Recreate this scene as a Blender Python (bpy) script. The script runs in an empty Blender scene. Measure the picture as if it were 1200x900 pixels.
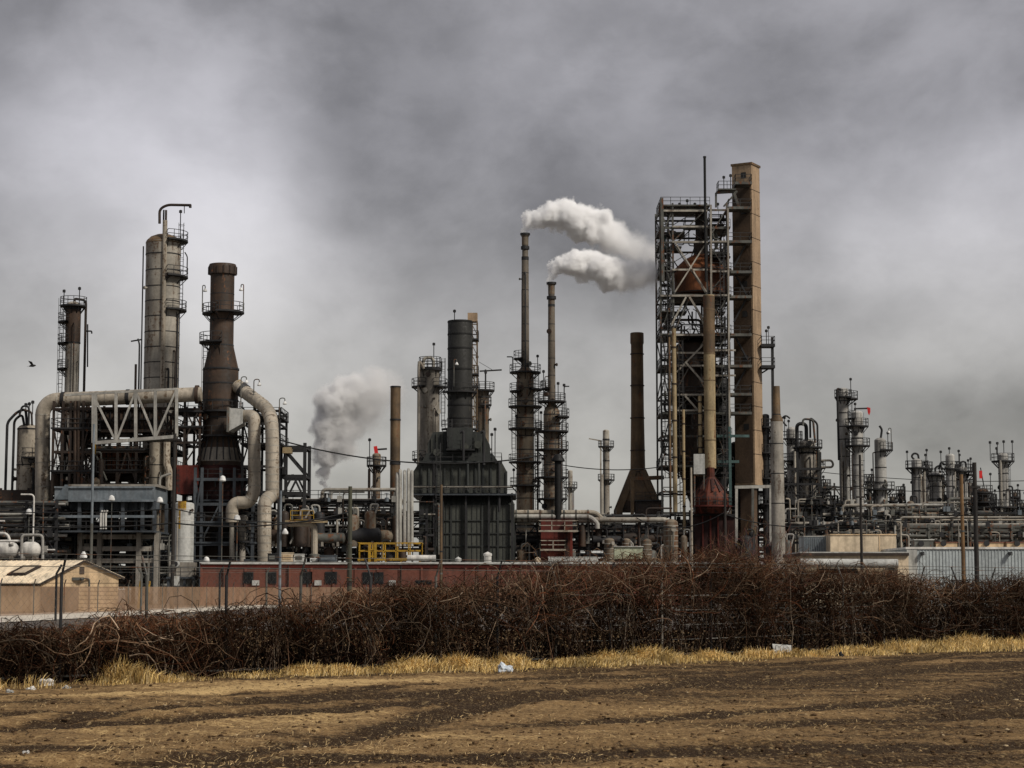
import bpy, bmesh, math, random
import numpy as np
from mathutils import Vector, Matrix
R = random.Random(11); NR = np.random.default_rng(5)
PI = math.pi
sc = bpy.context.scene
C = sc.collection
# ------------------------------------------------------------------ camera
F = 1200 * 70 / 36.0
TILT = math.atan(240 / F); CZ = 1.9
ct, st = math.cos(TILT), math.sin(TILT)
cam = bpy.data.cameras.new('camera'); cam.lens = 70; cam.sensor_width = 36; cam.clip_end = 6000; cam.clip_start = 0.5
co = bpy.data.objects.new('camera', cam); C.objects.link(co)
co.location = (0, 0, CZ); co.rotation_euler = (PI / 2 + TILT, 0, 0); sc.camera = co

def den(py): return F * ct - (450 - py) * st
def S(py, Y): return Y / den(py)                       # metres per photo pixel at depth Y
def XX(px, py, Y): return (px - 600) * S(py, Y)
def ZZ(py, Y): return CZ + (F * st + (450 - py) * ct) * S(py, Y)
def P(px, py, Y): return Vector((XX(px, py, Y), Y, ZZ(py, Y)))

# ------------------------------------------------------------------ materials
def nt(name):
    m = bpy.data.materials.new(name); m.use_nodes = True
    t = m.node_tree; t.nodes.clear()
    return m, t
def N(t, typ, **k):
    n = t.nodes.new(typ)
    for a, b in k.items():
        if a.startswith('_'): n.inputs[int(a[1:])].default_value = b
        else: setattr(n, a, b)
    return n
def L(t, a, b): t.links.new(a, b)
def c4(c): return (c[0], c[1], c[2], 1)
def mixc(t, fac, a, b, mode='MIX'):
    n = N(t, 'ShaderNodeMix', data_type='RGBA', blend_type=mode)
    for s, v in ((0, fac), (6, a), (7, b)):
        if hasattr(v, 'is_linked') or isinstance(v, bpy.types.NodeSocket): L(t, v, n.inputs[s])
        else: n.inputs[s].default_value = v if s == 0 else c4(v)
    return n.outputs[2]
def math_(t, op, a, b=None, c=None, clamp=False):
    n = N(t, 'ShaderNodeMath', operation=op, use_clamp=clamp)
    for i, v in enumerate((a, b, c)):
        if v is None: continue
        if isinstance(v, bpy.types.NodeSocket): L(t, v, n.inputs[i])
        else: n.inputs[i].default_value = v
    return n.outputs[0]
def ramp(t, v, a, b, lo=0.0, hi=1.0, smooth=True):
    n = N(t, 'ShaderNodeMapRange', interpolation_type='SMOOTHSTEP' if smooth else 'LINEAR')
    L(t, v, n.inputs[0]); n.inputs[1].default_value = a; n.inputs[2].default_value = b
    n.inputs[3].default_value = lo; n.inputs[4].default_value = hi
    return n.outputs[0]
MATS = {}
def weathered(name, c1, c2, rust=None, ramt=0.0, scale=0.35, streak=0.12, rough=0.65, metal=0.0, bump=0.25, fine=3.0):
    """base colour that wanders between c1 and c2 in patches and vertical streaks, with rust or grime showing through"""
    m, t = nt(name)
    tc = N(t, 'ShaderNodeTexCoord'); oi = N(t, 'ShaderNodeObjectInfo')
    off = N(t, 'ShaderNodeVectorMath', operation='SCALE'); off.inputs[0].default_value = (37, 53, 71); L(t, oi.outputs['Random'], off.inputs['Scale'])
    ad = N(t, 'ShaderNodeVectorMath', operation='ADD'); L(t, tc.outputs['Object'], ad.inputs[0]); L(t, off.outputs[0], ad.inputs[1])
    v = ad.outputs[0]
    n1 = N(t, 'ShaderNodeTexNoise'); n1.inputs['Scale'].default_value = scale; n1.inputs['Detail'].default_value = 6; L(t, v, n1.inputs['Vector'])
    mp = N(t, 'ShaderNodeMapping'); mp.inputs['Scale'].default_value = (1, 1, streak); L(t, v, mp.inputs['Vector'])
    n2 = N(t, 'ShaderNodeTexNoise'); n2.inputs['Scale'].default_value = scale * 4.5; n2.inputs['Detail'].default_value = 5; L(t, mp.outputs[0], n2.inputs['Vector'])
    n3 = N(t, 'ShaderNodeTexNoise'); n3.inputs['Scale'].default_value = fine; n3.inputs['Detail'].default_value = 5; L(t, v, n3.inputs['Vector'])
    f = math_(t, 'MULTIPLY_ADD', n1.outputs[0], 0.5, math_(t, 'MULTIPLY', n2.outputs[0], 0.5))
    col = mixc(t, ramp(t, f, 0.40, 0.60), c1, c2)
    if rust:
        rf = math_(t, 'MULTIPLY_ADD', n2.outputs[0], 0.6, math_(t, 'MULTIPLY', n3.outputs[0], 0.4))
        e = 0.66 - 0.26 * ramt
        col = mixc(t, ramp(t, rf, e, e + 0.12), col, rust)
    dk = math_(t, 'MULTIPLY', ramp(t, n2.outputs[0], 0.32, 0.62, 0.60, 1.1), ramp(t, n3.outputs[0], 0.3, 0.7, 0.86, 1.08))
    col = mixc(t, 1.0, col, (1, 1, 1), 'MULTIPLY'); mm = t.nodes[-1]
    cb = N(t, 'ShaderNodeCombineColor'); [L(t, dk, cb.inputs[i]) for i in range(3)]
    for nn in t.nodes:
        if nn.type == 'MIX' and nn.blend_type == 'MULTIPLY': L(t, cb.outputs[0], nn.inputs[7])
    bs = N(t, 'ShaderNodeBsdfPrincipled'); L(t, col, bs.inputs['Base Color'])
    bs.inputs['Metallic'].default_value = metal
    L(t, ramp(t, n3.outputs[0], 0.3, 0.7, rough - 0.12, min(1, rough + 0.12)), bs.inputs['Roughness'])
    bs.inputs['Specular IOR Level'].default_value = 0.3
    bp = N(t, 'ShaderNodeBump'); bp.inputs['Strength'].default_value = bump; bp.inputs['Distance'].default_value = 0.08
    L(t, n3.outputs[0], bp.inputs['Height']); L(t, bp.outputs[0], bs.inputs['Normal'])
    o = N(t, 'ShaderNodeOutputMaterial'); L(t, bs.outputs[0], o.inputs[0])
    MATS[name] = m
    return m
RUST = (0.105, 0.042, 0.018)
M = {}
M['steel'] = weathered('grey_steel', (0.145, 0.145, 0.128), (0.05, 0.05, 0.044), RUST, 0.55)
M['pale_steel'] = weathered('pale_galvanised_steel', (0.42, 0.41, 0.37), (0.24, 0.23, 0.21), RUST, 0.2)
M['dark'] = weathered('dark_steel', (0.030, 0.030, 0.031), (0.014, 0.014, 0.015), RUST, 0.2)
M['darkbrown'] = weathered('dark_brown_steel', (0.05, 0.034, 0.025), (0.018, 0.014, 0.012), RUST, 0.4)
M['rail'] = weathered('railing_paint', (0.045, 0.045, 0.045), (0.025, 0.025, 0.026))
M['rust'] = weathered('rusted_plate', (0.21, 0.075, 0.028), (0.075, 0.028, 0.013), (0.022, 0.014, 0.010), 0.4)
M['rustdark'] = weathered('dark_rusted_plate', (0.070, 0.043, 0.028), (0.027, 0.020, 0.015), (0.12, 0.055, 0.026), 0.35)
M['stackbrown'] = weathered('brown_stack_plate', (0.18, 0.118, 0.062), (0.075, 0.052, 0.031), RUST, 0.45)
M['clad'] = weathered('weathered_grey_cladding', (0.42, 0.39, 0.33), (0.20, 0.18, 0.15), (0.09, 0.06, 0.04), 0.5, scale=0.25)
M['beige'] = weathered('beige_insulation', (0.45, 0.395, 0.315), (0.25, 0.22, 0.175), (0.10, 0.07, 0.045), 0.55, scale=0.25)
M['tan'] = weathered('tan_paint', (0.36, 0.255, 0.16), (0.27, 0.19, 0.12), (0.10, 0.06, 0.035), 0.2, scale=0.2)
M['tandark'] = weathered('shaded_tan_paint', (0.115, 0.076, 0.049), (0.06, 0.041, 0.028), (0.05, 0.03, 0.02), 0.35, scale=0.2)  # darker tan copy, shade for the lift shaft side; also joints and doors
M['yellowtan'] = weathered('yellow_tan_pipe', (0.40, 0.31, 0.18), (0.26, 0.20, 0.11), RUST, 0.45, scale=0.3)
M['stackgrey'] = weathered('sooty_stack_plate', (0.15, 0.125, 0.095), (0.075, 0.063, 0.05), (0.09, 0.045, 0.025), 0.5)
M['soot'] = weathered('sooty_black_plate', (0.028, 0.028, 0.025), (0.014, 0.014, 0.013), (0.04, 0.034, 0.027), 0.3)
M['concrete'] = weathered('grey_concrete', (0.35, 0.32, 0.275), (0.17, 0.155, 0.13), (0.08, 0.06, 0.045), 0.5)
M['silver'] = weathered('silver_grey_cladding', (0.46, 0.45, 0.42), (0.25, 0.24, 0.22), (0.11, 0.085, 0.06), 0.4, scale=0.3)
M['colbase'] = weathered('stained_column_plate', (0.24, 0.195, 0.14), (0.11, 0.09, 0.066), (0.10, 0.05, 0.025), 0.65)
M['heater'] = weathered('dark_green_grey_plate', (0.046, 0.050, 0.046), (0.022, 0.025, 0.024), (0.05, 0.045, 0.035), 0.2, scale=0.2)
M['heater2'] = weathered('green_grey_wall_panel', (0.080, 0.083, 0.070), (0.042, 0.046, 0.040), (0.03, 0.028, 0.022), 0.45, scale=0.2)
M['blue'] = weathered('blue_grey_paint', (0.19, 0.215, 0.235), (0.10, 0.12, 0.135), (0.05, 0.04, 0.035), 0.3)
M['bluedark'] = weathered('dark_blue_grey_paint', (0.075, 0.086, 0.097), (0.035, 0.041, 0.048), RUST, 0.2)
M['teal'] = weathered('teal_paint', (0.07, 0.12, 0.115), (0.035, 0.07, 0.068), RUST, 0.25)
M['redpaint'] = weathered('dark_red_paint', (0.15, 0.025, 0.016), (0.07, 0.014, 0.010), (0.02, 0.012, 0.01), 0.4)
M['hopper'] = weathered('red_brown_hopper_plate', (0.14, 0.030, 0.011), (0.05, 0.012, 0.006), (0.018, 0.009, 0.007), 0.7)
M['deepred'] = weathered('deep_red_plate', (0.034, 0.007, 0.005), (0.016, 0.005, 0.004))
M['brick'] = weathered('red_painted_block', (0.185, 0.066, 0.043), (0.135, 0.050, 0.034), (0.07, 0.035, 0.026), 0.5, scale=0.15)
M['brickband'] = weathered('deep_red_fascia', (0.19, 0.032, 0.020), (0.12, 0.024, 0.016), (0.06, 0.03, 0.02), .4)
M['yellow'] = weathered('yellow_paint', (0.50, 0.30, 0.03), (0.30, 0.18, 0.02), RUST, 0.6)
M['signal'] = weathered('signal_red_cloth', (0.70, 0.03, 0.03), (0.55, 0.02, 0.02))
M['white'] = weathered('white_paint', (0.68, 0.66, 0.62), (0.50, 0.48, 0.44), (0.22, 0.18, 0.13), 0.15)
M['palegrey'] = weathered('pale_grey_paint', (0.46, 0.46, 0.43), (0.36, 0.36, 0.34), (0.2, 0.18, 0.13), 0.2)
M['palegreen'] = weathered('pale_green_plate', (0.42, 0.45, 0.32), (0.32, 0.34, 0.24), RUST, 0.2)
M['shedwall'] = weathered('tan_shed_siding', (0.62, 0.45, 0.27), (0.50, 0.36, 0.215))
M['shedroof'] = weathered('cream_shed_roof', (0.85, 0.72, 0.53), (0.76, 0.63, 0.45), None, 0)
M['cream'] = weathered('cream_wall', (0.62, 0.50, 0.35), (0.50, 0.41, 0.29), (0.3, 0.22, 0.15), 0.2)
M['bluewall'] = weathered('pale_blue_grey_wall', (0.45, 0.49, 0.49), (0.35, 0.385, 0.39), (0.2, 0.18, 0.16), 0.15, scale=0.15)
M['woodgreen'] = weathered('green_brown_timber', (0.085, 0.085, 0.055), (0.045, 0.045, 0.032), None, 0)
M['wooddark'] = weathered('dark_timber', (0.032, 0.027, 0.023), (0.016, 0.014, 0.013), None, 0)
M['woodbrown'] = weathered('brown_timber', (0.23, 0.135, 0.06), (0.13, 0.075, 0.035), None, 0)
M['glass'] = weathered('dark_window_glass', (0.016, 0.017, 0.018), (0.010, 0.011, 0.012), rough=0.25)
M['black'] = weathered('black_paint', (0.010, 0.010, 0.010), (0.006, 0.006, 0.006))
M['road'] = weathered('pale_road_gravel', (0.66, 0.60, 0.50), (0.52, 0.47, 0.39), (0.35, 0.3, 0.24), 0.2, scale=0.15, streak=1)
M['yard'] = weathered('grey_yard_gravel', (0.13, 0.105, 0.08), (0.07, 0.056, 0.042), None, 0, scale=0.1, streak=1)
M['lamp'] = weathered('lamp_enamel', (0.7, 0.7, 0.68), (0.6, 0.6, 0.58))

# ------------------------------------------------------------------ mesh builder
class MB:
    def __init__(s): s.v = []; s.f = []
    def quad(s, a, b, c, d):
        n = len(s.v); s.v += [tuple(a), tuple(b), tuple(c), tuple(d)]; s.f.append((n, n+1, n+2, n+3)); return s
    def poly(s, pts):
        n = len(s.v); s.v += [tuple(p) for p in pts]; s.f.append(tuple(range(n, n+len(pts)))); return s
    def box(s, x0, x1, y0, y1, z0, z1, rz=0.0):
        n = len(s.v); cx, cy = (x0+x1)/2, (y0+y1)/2; c, q = math.cos(rz), math.sin(rz)
        for z in (z0, z1):
            for x, y in ((x0, y0), (x1, y0), (x1, y1), (x0, y1)):
                dx, dy = x-cx, y-cy
                s.v.append((cx+dx*c-dy*q, cy+dx*q+dy*c, z))
        s.f += [(n, n+3, n+2, n+1), (n+4, n+5, n+6, n+7)] + [(n+i, n+(i+1) % 4, n+4+(i+1) % 4, n+4+i) for i in range(4)]
        return s
    def beam(s, a, b, w, h=None):
        h = h or w; a = Vector(a); b = Vector(b); d = (b-a)
        if d.length < 1e-6: return s
        d.normalize(); up = Vector((0, 0, 1)) if abs(d.z) < 0.95 else Vector((0, 1, 0))
        e = d.cross(up).normalized(); g = e.cross(d)
        n = len(s.v)
        for p in (a, b):
            for i, j in ((-1, -1), (1, -1), (1, 1), (-1, 1)): s.v.append(tuple(p + e*i*w/2 + g*j*h/2))
        s.f += [(n, n+1, n+2, n+3), (n+7, n+6, n+5, n+4)] + [(n+i, n+4+i, n+4+(i+1) % 4, n+(i+1) % 4) for i in range(4)]
        return s
    def tube(s, pts, r, n=8):
        pts = [Vector(p) for p in pts]; k = len(pts); rs = r if isinstance(r, (list, tuple)) else [r]*k
        b = len(s.v); ref = None
        for i, p in enumerate(pts):
            d = (pts[min(i+1, k-1)] - pts[max(i-1, 0)]).normalized()
            if ref is None:
                ref = Vector((0, 0, 1)) if abs(d.z) < 0.9 else Vector((0, 1, 0))
            e = (ref - d*ref.dot(d))
            if e.length < 1e-4: e = d.orthogonal()
            e.normalize(); ref = e; g = d.cross(e)
            for j in range(n):
                a = 2*PI*j/n; s.v.append(tuple(p + (e*math.cos(a) + g*math.sin(a))*rs[i]))
        for i in range(k-1):
            for j in range(n):
                s.f.append((b+i*n+j, b+i*n+(j+1) % n, b+(i+1)*n+(j+1) % n, b+(i+1)*n+j))
        s.f.append(tuple(b+j for j in range(n))[::-1]); s.f.append(tuple(b+(k-1)*n+j for j in range(n)))
        return s
    def lathe(s, prof, cx, cy, n=24, a0=0.0, a1=2*PI, cap=True):
        full = abs(a1-a0-2*PI) < 1e-6; b = len(s.v); m = n if full else n+1
        for r, z in prof:
            for j in range(m):
                a = a0+(a1-a0)*j/n; s.v.append((cx+r*math.cos(a), cy+r*math.sin(a), z))
        for i in range(len(prof)-1):
            for j in range(n):
                q = (j+1) % m if full else j+1
                s.f.append((b+i*m+j, b+i*m+q, b+(i+1)*m+q, b+(i+1)*m+j))
        if cap and full:
            s.f.append(tuple(b+j for j in range(m))); s.f.append(tuple(b+(len(prof)-1)*m+j for j in range(m))[::-1])
        return s
    def build(s, name, mat, parent=None, label=None, smooth=True, kind=None):
        o = None
        if not s.v: return None
        w = WL[parent.name] if parent is not None else Vector((0, 0, 0))
        me = bpy.data.meshes.new(name)
        me.from_pydata([(x-w.x, y-w.y, z-w.z) for x, y, z in s.v], [], s.f)
        bm = bmesh.new(); bm.from_mesh(me); bmesh.ops.recalc_face_normals(bm, faces=bm.faces); bm.to_mesh(me); bm.free()
        me.materials.append(mat)
        if smooth:
            me.shade_smooth(); me.set_sharp_from_angle(angle=math.radians(35))
        o = bpy.data.objects.new(name, me); C.objects.link(o)
        if parent is not None: o.parent = parent
        WL[o.name] = w
        if label: o['label'] = label
        if kind: o['kind'] = kind
        return o
WL = {}
def thing(name, label, cat, loc, group=None):
    o = bpy.data.objects.new(name, None); C.objects.link(o); o.empty_display_size = 0.5
    o.location = loc; WL[o.name] = Vector(loc)
    o['label'] = label; o['category'] = cat; o['kind'] = 'thing'
    if group: o['group'] = group
    return o
def tag(o, label, cat, group=None):
    o['label'] = label; o['category'] = cat
    if group: o['group'] = group
    return o
def fillet(pts, rad, n=5):
    pts = [Vector(p) for p in pts]; out = [pts[0]]
    for i in range(1, len(pts)-1):
        a, b, c = pts[i-1], pts[i], pts[i+1]
        u = (a-b); v = (c-b); lu, lv = u.length, v.length
        if lu < 1e-5 or lv < 1e-5: continue
        u /= lu; v /= lv; q = min(rad, lu*0.49, lv*0.49)
        p0, p1 = b+u*q, b+v*q
        for k in range(n+1):
            t_ = k/n; out.append(p0.lerp(b, t_).lerp(b.lerp(p1, t_), t_))
    out.append(pts[-1]); return out

# ------------------------------------------------------------------ reusable pieces
def platform(root, cx, cy, z, r0, r1, a0, a1, mat='dark', rail=True, name='platform', rh=1.15, t=0.075):
    n = max(4, int(abs(a1-a0)/(2*PI)*28)); full = abs(a1-a0) > 6.27
    m = MB(); m.lathe([(r0, z), (r1, z), (r1, z-0.22), (r0, z-0.22), (r0, z)], cx, cy, n, a0, a1, cap=False)
    for k in range(0, n+1, 3):
        a = a0+(a1-a0)*k/n; m.beam((cx+math.cos(a)*r0, cy+math.sin(a)*r0, z-1.2), (cx+math.cos(a)*(r1-0.1), cy+math.sin(a)*(r1-0.1), z-0.2), 0.1)
    d = m.build(name, M[mat], root)
    if rail:
        q = MB(); ang = [a0+(a1-a0)*k/n for k in range(n+1)]
        pts = [(cx+math.cos(a)*(r1-0.04), cy+math.sin(a)*(r1-0.04)) for a in ang]
        if not full:
            pts = [(cx+math.cos(a0)*r0, cy+math.sin(a0)*r0)] + pts + [(cx+math.cos(a1)*r0, cy+math.sin(a1)*r0)]
        for h in (0.5*rh, rh):
            for p1, p2 in zip(pts, pts[1:]): q.beam((*p1, z+h), (*p2, z+h), t)
        for i, p_ in enumerate(pts):
            if i % 2 == 0: q.beam((*p_, z), (*p_, z+rh), t)
        q.build('railing', M['rail'], d)
    return d
def rect_deck(root, x0, x1, y0, y1, z, mat='dark', rail='FLR', rmat='rail', th=0.22, rh=1.15, t=0.075, name='platform', sp=1.6):
    d = MB().box(x0, x1, y0, y1, z-th, z).build(name, M[mat], root)
    q = MB(); e = 0.05
    segs = {'F': ((x0+e, y0+e), (x1-e, y0+e)), 'B': ((x0+e, y1-e), (x1-e, y1-e)), 'L': ((x0+e, y0+e), (x0+e, y1-e)), 'R': ((x1-e, y0+e), (x1-e, y1-e))}
    for k in rail:
        a, b = segs[k]
        for h in (0.5*rh, rh): q.beam((*a, z+h), (*b, z+h), t)
        ln = math.hypot(b[0]-a[0], b[1]-a[1]); n = max(1, round(ln/sp))
        for i in range(n+1):
            x, y = a[0]+(b[0]-a[0])*i/n, a[1]+(b[1]-a[1])*i/n; q.beam((x, y, z), (x, y, z+rh), t)
    if rail: q.build('railing', M[rmat], d)
    return d
def ladder(root, x, y, z0, z1, w=0.5, mat='rail', cage=True):
    m = MB(); m.beam((x-w/2, y, z0), (x-w/2, y, z1), 0.08); m.beam((x+w/2, y, z0), (x+w/2, y, z1), 0.08)
    z = z0
    while z < z1: m.beam((x-w/2, y, z), (x+w/2, y, z), 0.05); z += 0.55
    if cage:
        z = z0+2
        while z < z1:
            m.tube([(x-w/2-0.1, y, z), (x-w/2-0.1, y-0.6, z), (x, y-0.8, z), (x+w/2+0.1, y-0.6, z), (x+w/2+0.1, y, z)], 0.03, 4); z += 1.6
        for dx in (-w/2-0.1, w/2+0.1): m.beam((x+dx, y-0.55, z0+2), (x+dx, y-0.55, z1), 0.05)
    return m.build('ladder', M[mat], root)
def hook_lamp(root, x, y, z0, z1, dx=0.8):
    m = MB(); m.tube(fillet([(x, y, z0), (x, y, z1), (x+dx, y, z1), (x+dx, y, z1-0.5)], 0.5, 4), 0.07, 5)
    o = m.build('lamp_post', M['steel'], root)
    MB().lathe([(0.08, z1-0.4), (0.28, z1-0.75), (0.24, z1-0.85), (0, z1-0.87)], x+dx, y, 8).build('lamp_head', M['lamp'], o)
def mast(root, x, y, z0, z1, r=0.07):
    m = MB(); m.tube([(x, y, z0), (x, y, z1)], r, 5); m.lathe([(0, z1+0.3), (0.22, z1+0.2), (0.22, z1-0.15), (0, z1-0.2)], x, y, 6); m.build('lamp', M['dark'], root)
SIDE = {'A': (0, 2*PI), 'L': (PI*0.62, PI*1.38), 'R': (-PI*0.38, PI*0.38), 'F': (-PI*0.95, -PI*0.05), 'FL': (PI*0.7, PI*1.55), 'FR': (-PI*0.55, PI*0.3), 'LR': (-PI*1.0, PI*0.0)}
def tower(name, label, cat, px, Y, prof, mat, body='shell', plats=(), bands=(), ladders=(), lamps=(), masts=(), pipes=(), group=None, bandmat=None, n=26, dome=True, zb=0.0, openTop=False, detail=7):
    """a vertical vessel or stack from a list of (photo row, half width in photo pixels), top first"""
    ym = (prof[0][0] + min(prof[-1][0], 640)) / 2
    x = XX(px, ym, Y); root = thing(name, label, cat, (x, Y, zb), group)
    pr = [(hw*S(py, Y), ZZ(py, Y)) for py, hw in prof]
    pr = [(r, max(z, zb)) for r, z in pr]
    if pr[-1][1] > zb+0.05: pr.append((pr[-1][0], zb))
    p2 = list(pr)
    if dome:
        r, z = pr[0]; p2 = [(0.02, z+r*0.45), (r*0.5, z+r*0.38), (r*0.82, z+r*0.22)] + pr
    elif openTop:
        r, z = pr[0]; p2 = [(0.02, z-3*r), (r*0.85, z-3*r), (r*0.87, z)] + pr
    MB().lathe(p2, x, Y, n).build(body, M[mat], root)
    def rad(py):
        z = ZZ(py, Y)
        for (r1, z1), (r2, z2) in zip(pr, pr[1:]):
            if z2 <= z <= z1: return r1 if z1 == z2 else r1+(r2-r1)*(z1-z)/(z1-z2)
        return pr[-1][0] if z < pr[-1][1] else pr[0][0]
    if bands:
        for b in bands:
            m = MB()
            py, pr_, th = b if isinstance(b, tuple) else (b, 0.35, 0.9)
            r = rad(py); z = ZZ(py, Y); e = pr_*S(py, Y); h = th*S(py, Y)
            m.lathe([(r*0.98, z+h), (r+e, z+h), (r+e, z-h), (r*0.98, z-h)], x, Y, n, cap=False)
            m.build('band', M[bandmat or 'dark'], root)
    if detail:
        dq = random.Random(int(px*7+prof[0][0])); yb_ = 620; yt_ = prof[0][0]+8
        for k in range(detail):
            py = dq.uniform(yt_, yb_); a = dq.uniform(-PI*.92, -PI*.08); r = rad(py); d = Vector((math.cos(a), math.sin(a), 0)); o_ = Vector((x, Y, ZZ(py, Y))); rr = dq.choice((.12, .16, .26))
            MB().tube([o_+d*r*.96, o_+d*(r+.35), o_+d*(r+.36), o_+d*(r+.46)], [rr, rr, rr*1.6, rr*1.6], 9).build('nozzle', M[dq.choice(('steel', 'dark', 'darkbrown', 'clad'))], root)
        for k in range(max(1, detail//3)):
            py = dq.uniform(yt_, yt_+(yb_-yt_)*.5); a = dq.uniform(-PI*.95, -PI*.05); r = rad(py); e = r+dq.uniform(.25, .6); z1 = ZZ(py, Y)
            cx_, cy_ = x+math.cos(a)*e, Y+math.sin(a)*e; bx_, by_ = x+math.cos(a)*r*.9, Y+math.sin(a)*r*.9
            MB().tube(fillet([(bx_, by_, z1), (cx_, cy_, z1), (cx_, cy_, max(zb, z1-dq.uniform(10, 40)))], .4, 4), dq.choice((.07, .1, .14)), 7).build('pipe', M[dq.choice(('dark', 'steel', 'darkbrown', 'clad'))], root)
    for pl in plats:
        py, side, ext = pl[:3]; a0, a1 = SIDE[side]; r = rad(py)
        platform(root, x, Y, ZZ(py, Y), r*0.99, r+ext*S(py, Y), a0, a1)
    for la in ladders:
        lx, y0, y1 = la[:3]; dx = (lx-px)*S(y0, Y); 
        ladder(root, x+dx, Y-0.2, max(0, ZZ(y1, Y)), ZZ(y0, Y))
    for lx, y0, y1 in masts: mast(root, x+(lx-px)*S(y0, Y), Y-0.5, ZZ(y1, Y), ZZ(y0, Y))
    for lx, y0, y1, dx in lamps: hook_lamp(root, x+(lx-px)*S(y0, Y), Y-0.5, ZZ(y1, Y), ZZ(y0, Y), dx*S(y0, Y))
    for pp in pipes:
        pts, rp, pm, dy = pp
        w = [(x+(a-px)*S(b, Y), Y+dy, max(0.0, ZZ(b, Y))) for a, b in pts]
        rr = rp*S(pts[0][1], Y)
        MB().tube(fillet(w, rr*3.2, 5), rr, 10).build('pipe', M[pm], root)
    return root, x
def ringband(root, x, Y, rows, n, mat, name='band'):
    for prof in rows: MB().lathe(prof, x, Y, n, cap=False).build(name, M[mat], root)
def prow(name, label, cat, Y, x0, x1, ytop, levels, pipes, depth=6.0, bay=45, mat='dark', seed=0, drops=8, pals=('steel', 'dark', 'pale_steel', 'darkbrown', 'clad'), rail=False, clutter=10):
    """a pipe rack: portal frames along the picture, pipes lying lengthwise on its levels, drops and valves"""
    q = random.Random(seed); s = S(620, Y); xa, xb = XX(x0, 620, Y), XX(x1, 620, Y)
    root = thing(name, label, cat, ((xa+xb)/2, Y, 0))
    zt = ZZ(ytop, Y); zs = [ZZ(l, Y) for l in levels]
    m = MB(); n = max(1, round((xb-xa)/(bay*s)))
    for i in range(n+1):
        x = xa+(xb-xa)*i/n
        for y in (Y, Y+depth): m.beam((x, y, 0), (x, y, zt), 0.34)
        for z in zs: m.beam((x, Y-0.5, z-0.2), (x, Y+depth+0.5, z-0.2), 0.3)
        if i < n and i % 2 == 0:
            x2 = xa+(xb-xa)*(i+1)/n
            m.beam((x, Y, zs[-1]), (x2, Y, zs[0]), 0.14); m.beam((x, Y, zs[0]), (x2, Y, zs[-1]), 0.14)
    for z in [zt]+zs:
        for y in (Y, Y+depth): m.beam((xa, y, z-0.45), (xb, y, z-0.45), 0.26)
    m.build('frame', M[mat], root)
    for z in zs:
        k = pipes
        for j in range(k):
            r = q.choice((0.10, 0.13, 0.18, 0.24, 0.3)); y = Y-0.2+(depth)*(j+0.3)/k
            a = xa-1 if q.random() < 0.6 else q.uniform(xa, (xa+xb)/2); b = xb+1 if q.random() < 0.6 else q.uniform((xa+xb)/2, xb)
            pts = [(a, y, z+r), (b, y, z+r)]
            if q.random() < 0.5:
                c = q.uniform(a, b); hz = q.choice((-1, 1))*q.uniform(0.8, 2.2)
                pts = [(a, y, z+r), (c, y, z+r), (c, y, max(0.5, z+r+hz)), (b, y, max(0.5, z+r+hz))]
            MB().tube(fillet(pts, 0.6, 4), r, 8).build('pipe', M[q.choice(pals)], root)
    for j in range(drops):
        x = q.uniform(xa, xb); r = q.choice((0.08, 0.11, 0.16)); zt_ = q.choice(zs)+q.uniform(0.3, 1.5); zl = q.uniform(0, zt_*0.5)
        pts = [(x-q.uniform(-2, 2), Y-0.9, zt_), (x, Y-0.9, zt_), (x, Y-0.9, zl)]
        MB().tube(fillet(pts, 0.5, 4), r, 7).build('pipe', M[q.choice(pals)], root)
    for j in range(clutter):
        x = q.uniform(xa, xb); z = q.choice(zs)+0.35; y = Y-q.uniform(0.3, 1.0); m = MB()
        k = q.random()
        if k < 0.5:
            m.lathe([(0, z+0.9), (0.32, z+0.86), (0.32, z+0.8), (0.06, z+0.8), (0.06, z+0.3), (0.28, z+0.25), (0.28, z-0.25), (0.0, z-0.3)], x, y, 8); nm = 'valve'
        else:
            m.box(x-0.3, x+0.3, y-0.2, y+0.2, z-0.3, z+0.5); m.tube([(x, y, z+0.5), (x, y, z+1.0)], 0.05, 5); nm = 'control_box'
        m.build(nm, M[q.choice(('steel', 'dark', 'pale_steel', 'dark', 'blue'))], root)
    if rail: rect_deck(root, xa, xb, Y-0.4, Y+depth, zt, 'dark', 'FLR')
    return root
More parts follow.
